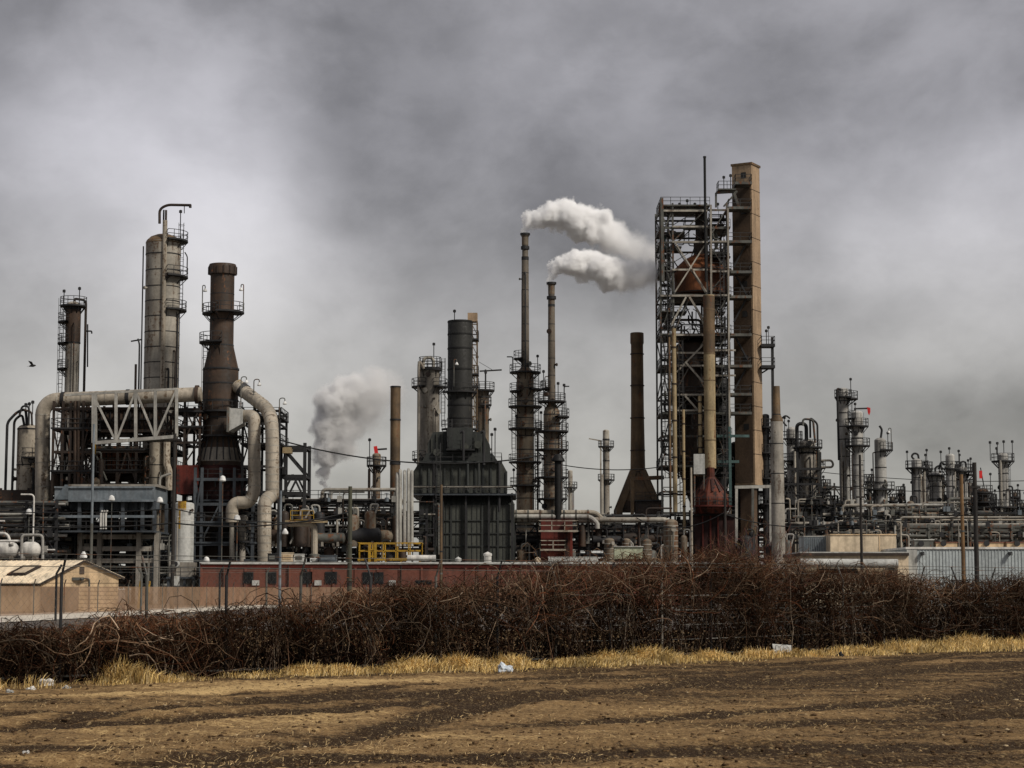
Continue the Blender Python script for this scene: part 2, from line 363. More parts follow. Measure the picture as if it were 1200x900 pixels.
def frame(name, label, cat, Y, cols, levels, depth, mat='steel', w=0.35, braces=(), decks=(), rails=True, rmat='rail', top=None, back=True, deckmat='dark', beams=None):
    """an open steel structure: columns at photo columns, floors at photo rows"""
    ym = levels[len(levels)//2]
    X = [XX(c, ym, Y) for c in cols]; Z = [ZZ(l, Y) for l in levels]
    root = thing(name, label, cat, ((X[0]+X[-1])/2, Y, 0))
    m = MB(); zt = ZZ(top, Y) if top else Z[0]; ys = (Y, Y+depth) if back else (Y,)
    for x in X:
        for y in ys: m.beam((x, y, 0), (x, y, zt), w)
    for z in Z:
        for y in ys: m.beam((X[0], y, z-w*0.6), (X[-1], y, z-w*0.6), w*0.8, w*1.1)
        if back:
            for x in X: m.beam((x, Y, z-w*0.6), (x, Y+depth, z-w*0.6), w*0.7)
    for i, a, b, kind in braces:
        x1, x2, z1, z2 = X[i], X[i+1], ZZ(a, Y), max(0, ZZ(b, Y)); xm = (x1+x2)/2
        for y in ys:
            if kind == 'X': m.beam((x1, y-0.1, z2), (x2, y-0.1, z1), w*0.6); m.beam((x1, y+0.1, z1), (x2, y+0.1, z2), w*0.6)
            elif kind == 'A': m.beam((x1, y, z2), (xm, y, z1), w*0.6); m.beam((xm, y, z1), (x2, y, z2), w*0.6)
            elif kind == '/': m.beam((x1, y, z2), (x2, y, z1), w*0.6)
            else: m.beam((x1, y, z1), (x2, y, z2), w*0.6)
    m.build('steel_frame', M[mat], root)
    for d in decks:
        rect_deck(root, X[0]-0.3, X[-1]+0.3, Y-0.3, Y+depth, ZZ(d, Y)+0.12, deckmat, 'FLR' if rails else '', rmat)
    return root, X
def equip(label, cat, Y, rows, seed, group):
    """small vessels and exchangers standing in a unit; rows of (x0, x1, photo row of their feet, photo row of their tops, count)"""
    q = random.Random(seed)
    for x0, x1, yb, yt, k in rows:
        for i in range(k):
            px = x0+(x1-x0)*(i+q.uniform(0.15, 0.85))/k; y = Y+q.uniform(1.5, 6); zb = max(0, ZZ(yb, Y)); zt = ZZ(yt+q.uniform(-4, 8), Y); x = XX(px, yb, y)
            mt = q.choice(('darkbrown', 'dark', 'steel', 'dark', 'rustdark', 'colbase'))
            if q.random() < 0.55 or zt-zb < 1.6:
                r = min(q.uniform(0.5, 1.1), max(0.35, (zt-zb)/2)); ln = q.uniform(2.0, 4.5); zc = zb+r+0.4
                root = thing('process_drum', label[0], cat[0], (x, y, zb), group[0])
                m = MB().tube([(x-ln/2-r*0.4, y, zc), (x-ln/2-r*0.25, y, zc), (x-ln/2, y, zc), (x+ln/2, y, zc), (x+ln/2+r*0.25, y, zc), (x+ln/2+r*0.4, y, zc)], [0.2*r, 0.75*r, r, r, 0.75*r, 0.2*r], 14)
                m.build('shell', M[mt], root)
                for dx in (-ln*0.3, ln*0.3): MB().box(x+dx-0.15, x+dx+0.15, y-r*0.7, y+r*0.7, zb, zc-r*0.6).build('saddle', M['concrete'], root)
                MB().tube([(x, y, zc+r*0.8), (x, y, zc+r+0.6)], 0.14, 7).build('nozzle', M['steel'], root)
            else:
                r = q.uniform(0.45, 0.95)
                root = thing('process_vessel', label[1], cat[1], (x, y, zb), group[1])
                MB().lathe([(0.02, zt), (r*0.55, zt-0.08), (r*0.9, zt-0.28), (r, zt-0.5), (r, zb+0.3), (r*1.1, zb+0.28), (r*1.1, zb)], x, y, 14).build('shell', M[mt], root)
                MB().tube(fillet([(x, y, zt-0.2), (x, y, zt+0.8), (x+q.choice((-1, 1))*(r+0.4), y, zt+0.8), (x+q.choice((-1, 1))*(r+0.4), y-0.2, zb+0.4)], 0.4, 4), 0.13, 7).build('outlet_pipe', M[q.choice(('steel', 'dark', 'pale_steel'))], root)

# ------------------------------------------------------------------ world, sun
SUN_AZ, SUN_EL = math.radians(128), math.radians(42)      # from north(+Y) clockwise; over the viewer's shoulder to the east
w = bpy.data.worlds.new('World'); sc.world = w; w.use_nodes = True
t = w.node_tree; t.nodes.clear()
sky = N(t, 'ShaderNodeTexSky', sky_type='NISHITA', sun_disc=False, sun_elevation=SUN_EL, sun_rotation=SUN_AZ)
bg1 = N(t, 'ShaderNodeBackground'); L(t, sky.outputs[0], bg1.inputs[0]); bg1.inputs[1].default_value = 0.06
tc = N(t, 'ShaderNodeTexCoord'); dirv = tc.outputs['Generated']
def sdir(px, py):
    u, v = px-600, 450-py
    return Vector((u, F*ct - v*st, F*st + v*ct)).normalized()
nz0 = N(t, 'ShaderNodeTexNoise'); nz0.inputs['Scale'].default_value = 5.0; nz0.inputs['Detail'].default_value = 4; L(t, dirv, nz0.inputs['Vector'])
sub = N(t, 'ShaderNodeVectorMath', operation='SUBTRACT'); L(t, nz0.outputs['Color'], sub.inputs[0]); sub.inputs[1].default_value = (0.5, 0.5, 0.5)
def warped(amount, sx=1, sz=1):
    s_ = N(t, 'ShaderNodeVectorMath', operation='MULTIPLY_ADD'); L(t, sub.outputs[0], s_.inputs[0]); s_.inputs[1].default_value = (amount,)*3; L(t, dirv, s_.inputs[2])
    if sx == 1 and sz == 1: return s_.outputs[0]
    m_ = N(t, 'ShaderNodeMapping'); m_.inputs['Scale'].default_value = (sx, sx, sz); L(t, s_.outputs[0], m_.inputs['Vector']); return m_.outputs[0]
nA = N(t, 'ShaderNodeTexNoise'); nA.inputs['Scale'].default_value = 7; nA.inputs['Detail'].default_value = 7; nA.inputs['Roughness'].default_value = 0.5; L(t, warped(0.06, 1, 1.6), nA.inputs['Vector'])
nB = N(t, 'ShaderNodeTexNoise'); nB.inputs['Scale'].default_value = 17; nB.inputs['Detail'].default_value = 9; nB.inputs['Roughness'].default_value = 0.58; L(t, warped(0.04, 1, 1.3), nB.inputs['Vector'])
val = math_(t, 'MULTIPLY_ADD', math_(t, 'SUBTRACT', nA.outputs[0], 0.5), 0.20, 0.355)
nC = N(t, 'ShaderNodeTexNoise'); nC.inputs['Scale'].default_value = 8.5; nC.inputs['Detail'].default_value = 10; nC.inputs['Roughness'].default_value = 0.52; nC.inputs['Distortion'].default_value = 0.12; L(t, warped(0.05, 1, 1.5), nC.inputs['Vector'])
val = math_(t, 'ADD', val, ramp(t, nC.outputs[0], 0.40, 0.60, -0.042, 0.042))
nD = N(t, 'ShaderNodeTexNoise'); nD.inputs['Scale'].default_value = 26; nD.inputs['Detail'].default_value = 9; nD.inputs['Roughness'].default_value = 0.6; nD.inputs['Distortion'].default_value = 0.1; L(t, warped(0.04, 1, 1.3), nD.inputs['Vector'])
val = math_(t, 'ADD', val, ramp(t, nD.outputs[0], 0.38, 0.62, -0.016, 0.016))
val = math_(t, 'MULTIPLY_ADD', math_(t, 'SUBTRACT', nB.outputs[0], 0.5), 0.16, val)
wd = warped(0.09)
nrm = N(t, 'ShaderNodeVectorMath', operation='NORMALIZE'); L(t, wd, nrm.inputs[0])
# the thin bright parts and heavy dark parts of the cloud deck, each a soft patch in its own direction of the sky
for px, py, rad, amp in ((190, 200, 165, 0.20), (250, 190, 70, .06), (60, 440, 230, 0.07), (330, 330, 120, 0.11), (100, 170, 80, .05), (20, 60, 190, -0.05), (420, 150, 130, -0.025), (610, 60, 70, 0.05), (300, 90, 60, 0.04),
                         (470, 215, 100, -0.035), (720, 150, 190, -0.03), (720, 250, 110, -0.045), (960, 250, 90, 0.06), (1150, 290, 120, 0.17), (1080, 330, 90, .06), (1060, 70, 170, -0.03),
                         (1000, 400, 120, 0.00), (940, 520, 150, -0.02), (560, 470, 170, 0.04), (700, 560, 160, 0.05), (1120, 430, 130, -0.05), (200, 620, 300, 0.08), (360, 20, 130, -0.03)):
    d = N(t, 'ShaderNodeVectorMath', operation='DOT_PRODUCT'); L(t, nrm.outputs[0], d.inputs[0]); d.inputs[1].default_value = sdir(px, py)
    r0 = rad*1.5/F
    val = math_(t, 'ADD', val, ramp(t, d.outputs['Value'], math.cos(r0), 1.0, 0.0, amp))
sx_ = N(t, 'ShaderNodeSeparateXYZ'); L(t, dirv, sx_.inputs[0])
val = math_(t, 'ADD', val, ramp(t, sx_.outputs[2], 0.35, 0.9, 0.0, 0.06))     # the deck is thinner and brighter overhead
val = math_(t, 'MAXIMUM', val, 0.17)
cool = mixc(t, ramp(t, sx_.outputs[2], 0.02, 0.24), (1.0, 0.975, 0.90), (0.945, 0.93, 1.0))
cc = N(t, 'ShaderNodeVectorMath', operation='SCALE'); L(t, cool, cc.inputs[0]); L(t, val, cc.inputs['Scale'])
bg2 = N(t, 'ShaderNodeBackground'); L(t, cc.outputs[0], bg2.inputs[0]); bg2.inputs[1].default_value = 1.0
mx = N(t, 'ShaderNodeMixShader'); mx.inputs[0].default_value = 0.95; L(t, bg1.outputs[0], mx.inputs[1]); L(t, bg2.outputs[0], mx.inputs[2])
wo = N(t, 'ShaderNodeOutputWorld'); L(t, mx.outputs[0], wo.inputs[0])
sl = bpy.data.lights.new('sun', 'SUN'); sl.energy = 3.4; sl.angle = math.radians(10); sl.color = (1.0, 0.93, 0.83)
so = bpy.data.objects.new('sun', sl); C.objects.link(so)
sv = Vector((math.sin(SUN_AZ)*math.cos(SUN_EL), math.cos(SUN_AZ)*math.cos(SUN_EL), math.sin(SUN_EL)))
so.rotation_euler = sv.to_track_quat('Z', 'Y').to_euler(); so.location = sv*50
sc.view_settings.view_transform = 'Standard'; sc.view_settings.look = 'None'; sc.view_settings.exposure = 0; sc.view_settings.gamma = 1
sc.cycles.volume_bounces = 14; sc.cycles.max_bounces = 14; sc.cycles.diffuse_bounces = 3; sc.cycles.glossy_bounces = 2; sc.cycles.transparent_max_bounces = 12

# ------------------------------------------------------------------ numpy helpers
def vnoise(x, y, seed, f):
    g = np.random.default_rng(seed).random((64, 64)); u, v = x*f, y*f
    i, j = np.floor(u).astype(int), np.floor(v).astype(int); a, b = u-i, v-j; a = a*a*(3-2*a); b = b*b*(3-2*b)
    q = lambda p, r: g[p % 64, r % 64]
    return (q(i, j)*(1-a)+q(i+1, j)*a)*(1-b)+(q(i, j+1)*(1-a)+q(i+1, j+1)*a)*b
def fbm(x, y, seed, f, o=4):
    s = 0; a = 0.5
    for k in range(o): s = s+a*vnoise(x+17*k, y-9*k, seed+k, f*2**k); a /= 2
    return s
def npmesh(name, V, Fc, mat, col=None, smooth=False, parent=None):
    """Fc: (n,3) or (n,4) array of vertex ids"""
    me = bpy.data.meshes.new(name); k = Fc.shape[1]
    me.vertices.add(len(V)); me.vertices.foreach_set('co', V.astype(np.float32).ravel())
    me.loops.add(Fc.size); me.loops.foreach_set('vertex_index', Fc.astype(np.int32).ravel())
    me.polygons.add(len(Fc)); me.polygons.foreach_set('loop_start', np.arange(0, Fc.size, k, dtype=np.int32))
    me.update(calc_edges=True); me.validate()
    if col is not None:
        a = me.attributes.new('tint', 'FLOAT_COLOR', 'POINT'); c = np.ones((len(V), 4), np.float32); c[:, :3] = col; a.data.foreach_set('color', c.ravel())
    if smooth: me.shade_smooth()
    me.materials.append(mat); o = bpy.data.objects.new(name, me); C.objects.link(o); WL[o.name] = Vector((0, 0, 0))
    if parent is not None: o.parent = parent
    return o
def strands(pts, rad, cols, n=3):
    """pts (k,m,3) polylines, rad (k,m), cols (k,3) -> tubes"""
    k, m, _ = pts.shape
    d = np.empty_like(pts); d[:, 1:-1] = pts[:, 2:]-pts[:, :-2]; d[:, 0] = pts[:, 1]-pts[:, 0]; d[:, -1] = pts[:, -1]-pts[:, -2]
    d /= np.linalg.norm(d, axis=2, keepdims=True)+1e-9
    ref = np.tile(np.array([0.31, 0.83, 0.46]), (k, m, 1)); e = np.cross(d, ref); e /= np.linalg.norm(e, axis=2, keepdims=True)+1e-9; g = np.cross(d, e)
    a = 2*PI*np.arange(n)/n
    V = pts[:, :, None, :]+rad[:, :, None, None]*(e[:, :, None, :]*np.cos(a)[None, None, :, None]+g[:, :, None, :]*np.sin(a)[None, None, :, None])
    V = V.reshape(-1, 3); base = (np.arange(k)[:, None, None]*m+np.arange(m-1)[None, :, None])*n
    j = np.arange(n)[None, None, :]; j2 = (j+1) % n
    Fc = np.stack([base+j, base+j2, base+n+j2, base+n+j], -1).reshape(-1, 4)
    return V, Fc, np.repeat(cols, m*n, axis=0)
def tintmat(name, rough=0.85, noise=0.35, scale=30):
    m, t = nt(name); at = N(t, 'ShaderNodeAttribute', attribute_name='tint')
    tc = N(t, 'ShaderNodeTexCoord'); nz = N(t, 'ShaderNodeTexNoise'); nz.inputs['Scale'].default_value = scale; L(t, tc.outputs['Object'], nz.inputs['Vector'])
    s_ = N(t, 'ShaderNodeVectorMath', operation='SCALE'); L(t, at.outputs['Color'], s_.inputs[0]); L(t, ramp(t, nz.outputs[0], 0.3, 0.7, 1-noise, 1+noise), s_.inputs['Scale'])
    b = N(t, 'ShaderNodeBsdfPrincipled'); L(t, s_.outputs[0], b.inputs['Base Color']); b.inputs['Roughness'].default_value = rough; b.inputs['Specular IOR Level'].default_value = 0.03
    o = N(t, 'ShaderNodeOutputMaterial'); L(t, b.outputs[0], o.inputs[0]); return m

# ------------------------------------------------------------------ ground
HA, HB = Vector((-10.3, 40, 0)), Vector((17.5, 68, 0)); HD = (HB-HA); HL = HD.length; HU = HD/HL; HN = Vector((-HU.y, HU.x, 0))     # line of the near fence
EXT0, EXT1 = -10.0, HL+15.0
def hcoord(x, y):
    dx, dy = x-HA.x, y-HA.y
    return dx*HU.x+dy*HU.y, dx*HN.x+dy*HN.y           # along the fence, beyond the fence
m, t = nt('bare_soil')
at = N(t, 'ShaderNodeAttribute', attribute_name='tint'); se = N(t, 'ShaderNodeSeparateColor'); L(t, at.outputs['Color'], se.inputs[0])
tc = N(t, 'ShaderNodeTexCoord'); mp = N(t, 'ShaderNodeMapping'); mp.inputs['Rotation'].default_value = (0, 0, math.radians(-38)); mp.inputs['Scale'].default_value = (0.12, 0.75, 1); L(t, tc.outputs['Object'], mp.inputs['Vector'])
n1 = N(t, 'ShaderNodeTexNoise'); n1.inputs['Scale'].default_value = 2.2; n1.inputs['Detail'].default_value = 8; n1.inputs['Roughness'].default_value = 0.65; L(t, mp.outputs[0], n1.inputs['Vector'])
n2 = N(t, 'ShaderNodeTexNoise'); n2.inputs['Scale'].default_value = 9; n2.inputs['Detail'].default_value = 8; n2.inputs['Roughness'].default_value = 0.7; L(t, tc.outputs['Object'], n2.inputs['Vector'])
n3 = N(t, 'ShaderNodeTexNoise'); n3.inputs['Scale'].default_value = 34; n3.inputs['Detail'].default_value = 4; L(t, tc.outputs['Object'], n3.inputs['Vector'])
f = math_(t, 'MULTIPLY_ADD', n1.outputs[0], 0.5, math_(t, 'MULTIPLY_ADD', n2.outputs[0], 0.65, -0.075))
f = math_(t, 'ADD', f, math_(t, 'MULTIPLY', math_(t, 'SUBTRACT', se.outputs[1], 0.5), 0.34))
f = math_(t, 'SUBTRACT', f, math_(t, 'MULTIPLY', se.outputs[0], 0.60))
col = mixc(t, ramp(t, f, 0.30, 0.52), (0.032, 0.018, 0.008), (0.205, 0.127, 0.056))
col = mixc(t, ramp(t, f, 0.52, 0.72), col, (0.52, 0.355, 0.16))
mp4 = N(t, 'ShaderNodeMapping'); mp4.inputs['Scale'].default_value = (9, 2.6, 4); mp4.inputs['Rotation'].default_value = (0, 0, math.radians(12)); L(t, tc.outputs['Object'], mp4.inputs['Vector'])
n4 = N(t, 'ShaderNodeTexNoise'); n4.inputs['Scale'].default_value = 1.0; n4.inputs['Detail'].default_value = 5; n4.inputs['Roughness'].default_value = 0.7; L(t, mp4.outputs[0], n4.inputs['Vector'])
col = mixc(t, ramp(t, n4.outputs[0], 0.54, 0.70, 0, .5), col, (0.50, 0.355, 0.17))
col = mixc(t, ramp(t, n4.outputs[0], 0.46, 0.33, 0, .85), col, (0.05, 0.031, 0.016))
col = mixc(t, ramp(t, n3.outputs[0], 0.60, 0.72), col, (0.43, 0.31, 0.165))
col = mixc(t, ramp(t, n3.outputs[0], 0.42, 0.30), col, (0.04, 0.026, 0.014))
b = N(t, 'ShaderNodeBsdfPrincipled'); L(t, col, b.inputs['Base Color']); b.inputs['Roughness'].default_value = 0.95; b.inputs['Specular IOR Level'].default_value = 0.1
bp = N(t, 'ShaderNodeBump'); bp.inputs['Strength'].default_value = 0.9; bp.inputs['Distance'].default_value = 0.05
L(t, math_(t, 'MULTIPLY_ADD', n3.outputs[0], 0.4, n2.outputs[0]), bp.inputs['Height']); L(t, bp.outputs[0], b.inputs['Normal'])
o = N(t, 'ShaderNodeOutputMaterial'); L(t, b.outputs[0], o.inputs[0]); M['soil'] = m

xs = np.linspace(-20, 31, 740); ys = np.geomspace(15, 92, 540)
GX, GY = np.meshgrid(xs, ys)
along, beyond = hcoord(GX, GY)
WF = 1.35; rut = np.zeros_like(GX); H = (fbm(GX, GY, 3, 0.35)-0.5)*0.10 + (fbm(GX, GY, 9, 1.6)-0.5)*0.10 + (fbm(GX, GY, 19, 5.5, 2)-0.37)*0.05
for (th, c0, wob, amp, wd_) in ((44, -3.4, 0.5, .8, .30), (44, -5.2, 0.5, .7, .28), (50, -8.6, 0.9, 1.0, .42), (47, -10.6, 0.9, .9, .36), (61, -12.5, 1.2, 1.0, .34), (58, -14.6, 1.2, .9, .34), (33, -15.2, 1.4, .9, .40), (33, -17.2, 1.4, .8, .36), (66, -18.0, 1, .9, .40), (24, -20.5, 1.2, .9, .5), (22, -22.6, 1.2, .9, .5), (70, -7.0, 1, .7, .22), (8, -18.5, 1, .6, .4)):
    a = math.radians(th); ux, uy = math.cos(a), math.sin(a)
    s_ = (GX-HA.x)*ux+(GY-HA.y)*uy; d_ = -(GX-HA.x)*uy+(GY-HA.y)*ux
    d_ = d_-c0-(vnoise(s_*0.09, s_*0+c0*7, 21+int(th), 1.0)-0.5)*wob*3
    wd_ = wd_*WF
    wgt = np.clip((vnoise(s_*0.13, s_*0+c0*3.1, 40+int(th), 1.0)-0.22)*2.2, 0, 1)*amp
    rut = np.maximum(rut, wgt*np.exp(-(d_/wd_)**2)); rr_ = vnoise(s_*1.1, d_*2.2, 71, 1.0)*.9+.45; wgt = wgt*rr_; H += wgt*.7*(-0.07*np.exp(-(d_/wd_)**2)+0.055*np.exp(-((np.abs(d_)-2.1*wd_)/(wd_*0.8))**2))
tone = fbm(GX*0.6+GY*0.25, GY*0.9-GX*0.3, 77, 0.22)
tone = np.clip((tone-0.26)*1.7, 0, 1)
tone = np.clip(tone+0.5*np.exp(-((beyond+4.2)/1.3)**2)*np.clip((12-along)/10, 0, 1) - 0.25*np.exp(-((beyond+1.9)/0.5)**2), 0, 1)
tone = np.where(beyond > 1.2, 0.3, tone)
H *= np.clip((-beyond+0.5)/2, 0.15, 1)
far = np.clip((92-GY)/6, 0, 1)*np.clip((GY-15)/1.0, 0, 1)
H = H*far
H = H-H.mean()
V = np.stack([GX, GY, H], -1).reshape(-1, 3); ny, nx = GX.shape
I = (np.arange(ny-1)[:, None]*nx+np.arange(nx-1)[None, :]).ravel(); Fc = np.stack([I, I+1, I+nx+1, I+nx], -1)
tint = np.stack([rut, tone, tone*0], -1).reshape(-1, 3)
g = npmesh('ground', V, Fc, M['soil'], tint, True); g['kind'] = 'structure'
def zground(x, y):
    i = int(np.clip(np.searchsorted(ys, y), 0, ny-1)); j = int(np.clip(np.searchsorted(xs, x), 0, nx-1)); return float(H[i, j])
yd = MB(); yd.poly([(-3000, 10, -0.16), (3000, 10, -0.16), (3000, 92, -0.16), (-3000, 92, -0.16)]); yd.poly([(-3000, 92, -0.02), (3000, 92, -0.02), (3000, 5000, -0.02), (-3000, 5000, -0.02)])
yd.poly([(-3000, 92, -0.16), (3000, 92, -0.16), (3000, 92, -0.02), (-3000, 92, -0.02)])
yd.build('terrain', M['yard'], None, kind='structure', smooth=False)
# pale road between the vine fence and the works
def G(px, py): 
    Y = CZ*(F*ct-(450-py)*st)/-(F*st+(450-py)*ct); return (XX(px, py, Y), Y, 0.03)
rd = MB(); ne = [(-200, 737), (0, 730), (150, 722), (300, 713.5), (420, 707), (600, 700)]; fa = [(-200, 725), (0, 720.5), (150, 715), (300, 708), (420, 703.2), (600, 697.5)]
for i in range(len(ne)-1): rd.quad(G(*ne[i]), G(*ne[i+1]), G(*fa[i+1]), G(*fa[i]))
rd.build('road', M['road'], None, kind='structure')

# ------------------------------------------------------------------ clods and straw on the field
def lumps(n, smin, smax):
    ico = bmesh.new(); bmesh.ops.create_icosphere(ico, subdivisions=1, radius=1); bv = np.array([v.co[:] for v in ico.verts]); bf = np.array([[v.index for v in f.verts] for f in ico.faces]); ico.free()
    px = NR.uniform(-60, 1260, n); yy = 1/NR.uniform(1/62, 1/19.5, n); x = (px-600)/2345*yy
    al, be = hcoord(x, yy); k = be < -0.9; x, yy = x[k], yy[k]; n = len(x)
    z = np.array([zground(a, b_) for a, b_ in zip(x, yy)])
    s_ = smin+(smax-smin)*NR.random(n)**3.5
    jit = 1+NR.uniform(-0.35, 0.35, (n, len(bv), 1)); V = bv[None]*jit*s_[:, None, None]*np.stack([NR.uniform(.8, 1.5, n), NR.uniform(.8, 1.3, n), NR.uniform(.4, .8, n)], -1)[:, None, :]
    V[:, :, 0] += x[:, None]; V[:, :, 1] += yy[:, None]; V[:, :, 2] += z[:, None]+s_[:, None]*0.15
    Fc = (bf[None]+np.arange(n)[:, None, None]*len(bv)).reshape(-1, 3)
    base = np.array([[0.10, 0.062, 0.032], [0.055, 0.034, 0.019], [0.20, 0.135, 0.07], [0.40, 0.31, 0.19]])[NR.choice(4, n, p=[.40, .40, .17, .03])]
    return V.reshape(-1, 3), Fc, np.repeat(base, len(bv), 0)
V, Fc, cl = lumps(9000, 0.006, 0.034)
o = npmesh('soil_clods', V, Fc, tintmat('clod_soil', 0.95, 0.4, 60), cl); o['kind'] = 'stuff'; tag(o, 'loose clods and stones scattered over the rutted brown field', 'clods')
n = 7000
px = NR.uniform(-60, 1260, n); yy = 1/NR.uniform(1/60, 1/20, n); x = (px-600)/2345*yy; al, be = hcoord(x, yy)
keep = (be < -1.2) & (fbm(x, yy, 91, 0.3) > 0.5); x, yy = x[keep], yy[keep]; n = len(x); z = np.array([zground(a, b_) for a, b_ in zip(x, yy)])+0.012
a = NR.uniform(0, PI, n); l = NR.uniform(.012, .05, n); u = np.stack([np.cos(a)*l, np.sin(a)*l, NR.uniform(-.02, .03, n)], -1); vv = np.stack([-np.sin(a)*.003, np.cos(a)*.003, a*0+0.002], -1)
c_ = np.stack([x, yy, z], -1); V = np.stack([c_-u-vv, c_+u-vv, c_+u+vv, c_-u+vv], 1).reshape(-1, 3); Fc = np.arange(4*n).reshape(-1, 4)
cl = np.repeat(np.array([0.42, 0.30, 0.15])*NR.uniform(.6, 1.2, (n, 1)), 4, 0)
o = npmesh('straw_bits', V, Fc, tintmat('straw', 0.9, 0.3), cl); o['kind'] = 'stuff'; tag(o, 'dry straw bits lying on the brown field', 'straw')

# ------------------------------------------------------------------ dry grass strip along the vine fence
def grass(n):
    al = NR.uniform(EXT0, EXT1, n)
    clump = vnoise(al*0.9, al*0, 5, 1.0)*0.5+vnoise(al*3.1, al*0, 6, 1.0)*0.5
    left = np.clip((al-1.0)/4.0, 0, 1); right = np.clip((al-22)/12, 0, 1)
    dens = np.clip((clump-0.30)*3.0, 0.06, 1)*(0.10+0.9*left); tuft = np.exp(-((al-2.6)/0.55)**2); dens = np.maximum(dens, tuft)
    k = NR.random(n) < dens; al = al[k]; clump = clump[k]; n = len(al); right = right[k]; tuft = tuft[k]
    wid = 0.55+0.35*right
    be = -0.75-wid*0.8+NR.normal(0, 1, n)*wid*0.62+(vnoise(al*1.7, al*0+2, 15, 1.0)-.5)*.7
    be = np.where(NR.random(n) < .14, be-np.abs(NR.normal(0, .7, n)), be); be = np.clip(be, -4.2, -0.2)
    ht = (0.04+0.54*clump**2.2+0.10*right+0.18*tuft)*NR.uniform(.4, 1.25, n)*np.clip(1.25-np.abs(be+1.2)/1.6, .25, 1)
    x = HA.x+HU.x*al+HN.x*be; y = HA.y+HU.y*al+HN.y*be; z = np.array([zground(a, b_) for a, b_ in zip(x, y)])-0.02
    ang = NR.uniform(0, 2*PI, n); lean = NR.uniform(.1, 1.1, n); w_ = NR.uniform(.006, .013, n)
    b0 = np.stack([x, y, z], -1); dx = np.stack([np.cos(ang), np.sin(ang), ang*0], -1)
    mid = b0+dx*(ht*lean*.3)[:, None]; mid[:, 2] += ht*.6; tip = b0+dx*(ht*lean*.95)[:, None]; tip[:, 2] += ht*(1.05-.3*lean)
    pe = np.stack([np.full(n, .78), np.full(n, -.3), ang*0], -1)*w_[:, None]
    V = np.stack([b0-pe, b0+pe, mid+pe*.8, mid-pe*.8, mid-pe*.8, mid+pe*.8, tip+pe*.15, tip-pe*.15], 1).reshape(-1, 3)
    Fc = np.arange(8*n).reshape(-1, 4)
    col = np.array([[.95, .68, .27], [.78, .53, .19], [.98, .76, .40], [.42, .28, .11]])[NR.choice(4, n, p=[.36, .28, .18, .18])]*NR.uniform(.55, 1.15, (n, 1))*np.clip(.55+.9*vnoise(al*2.1, be*2.5, 55, 1.0), .5, 1.15)[:, None]
    return V, Fc, np.repeat(col, 8, 0)
V, Fc, cl = grass(82000)
o = npmesh('dry_grass', V, Fc, tintmat('dry_grass_blade', 0.8, 0.25), cl); o['kind'] = 'stuff'; tag(o, 'strip of straw yellow dry grass along the foot of the vine fence', 'grass')

# ------------------------------------------------------------------ near chain-link fence swallowed by vines
def hpt(al, be, z=0.0): return Vector((HA.x+HU.x*al+HN.x*be, HA.y+HU.y*al+HN.y*be, z))
fr = thing('chain_link_fence', 'wire mesh fence buried in dead brown vines, pale posts showing', 'fence', hpt(HL/2, 0))
al = -9.0; i = 0
while al < HL+14:
    m = MB(); m.tube([hpt(al, 0, -0.1), hpt(al, 0, 2.2)], 0.034, 8); m.tube([hpt(al, 0, 2.17), hpt(al, -0.16 if i % 3 else .2, 2.6)], 0.026, 6)
    m.build('post', M['clad'] if i % 5 == 4 and al > 15 else M['dark'] if i % 2 else M['steel'], fr); al += 2.1; i += 1
for z in (0.12,):
    MB().tube([hpt(EXT0, 0, z), hpt(HL/2, 0, z), hpt(EXT1, 0, z)], 0.024, 6).build('rail', M['steel'], fr)
for z in (.55, .95, 1.35, 1.75):
    MB().tube([hpt(HL*.42, .1, z), hpt(HL*.55, .02, z-.03), hpt(HL*.75, .06, z+.02), hpt(EXT1, -.04, z)], 0.008, 5).build('tension_wire', M['pale_steel'], fr)
for z, b_ in ((2.35, -.12), (2.5, -.24), (2.6, -.33)):
    MB().tube([hpt(EXT0, b_, z), hpt(EXT1, b_, z)], 0.007, 4).build('barbed_wire', M['steel'], fr)
p_, r_ = [], []
for k in np.arange(EXT0, EXT1, 0.16):
    for sg in (1, -1):
        a0 = hpt(k, 0.0, 0.1); a1 = hpt(k+sg*2.1*0.9, 0.0, 2.2); p_.append([a0[:], a0.lerp(a1, .5)[:], a1[:]])
p_ = np.array(p_); V, Fc, cl = strands(p_, np.full(p_.shape[:2], .0016), np.tile([.1, .1, .09], (len(p_), 1)))
npmesh('wire_mesh', V, Fc, M['steel'], None, parent=fr).location = -Vector(fr.location)

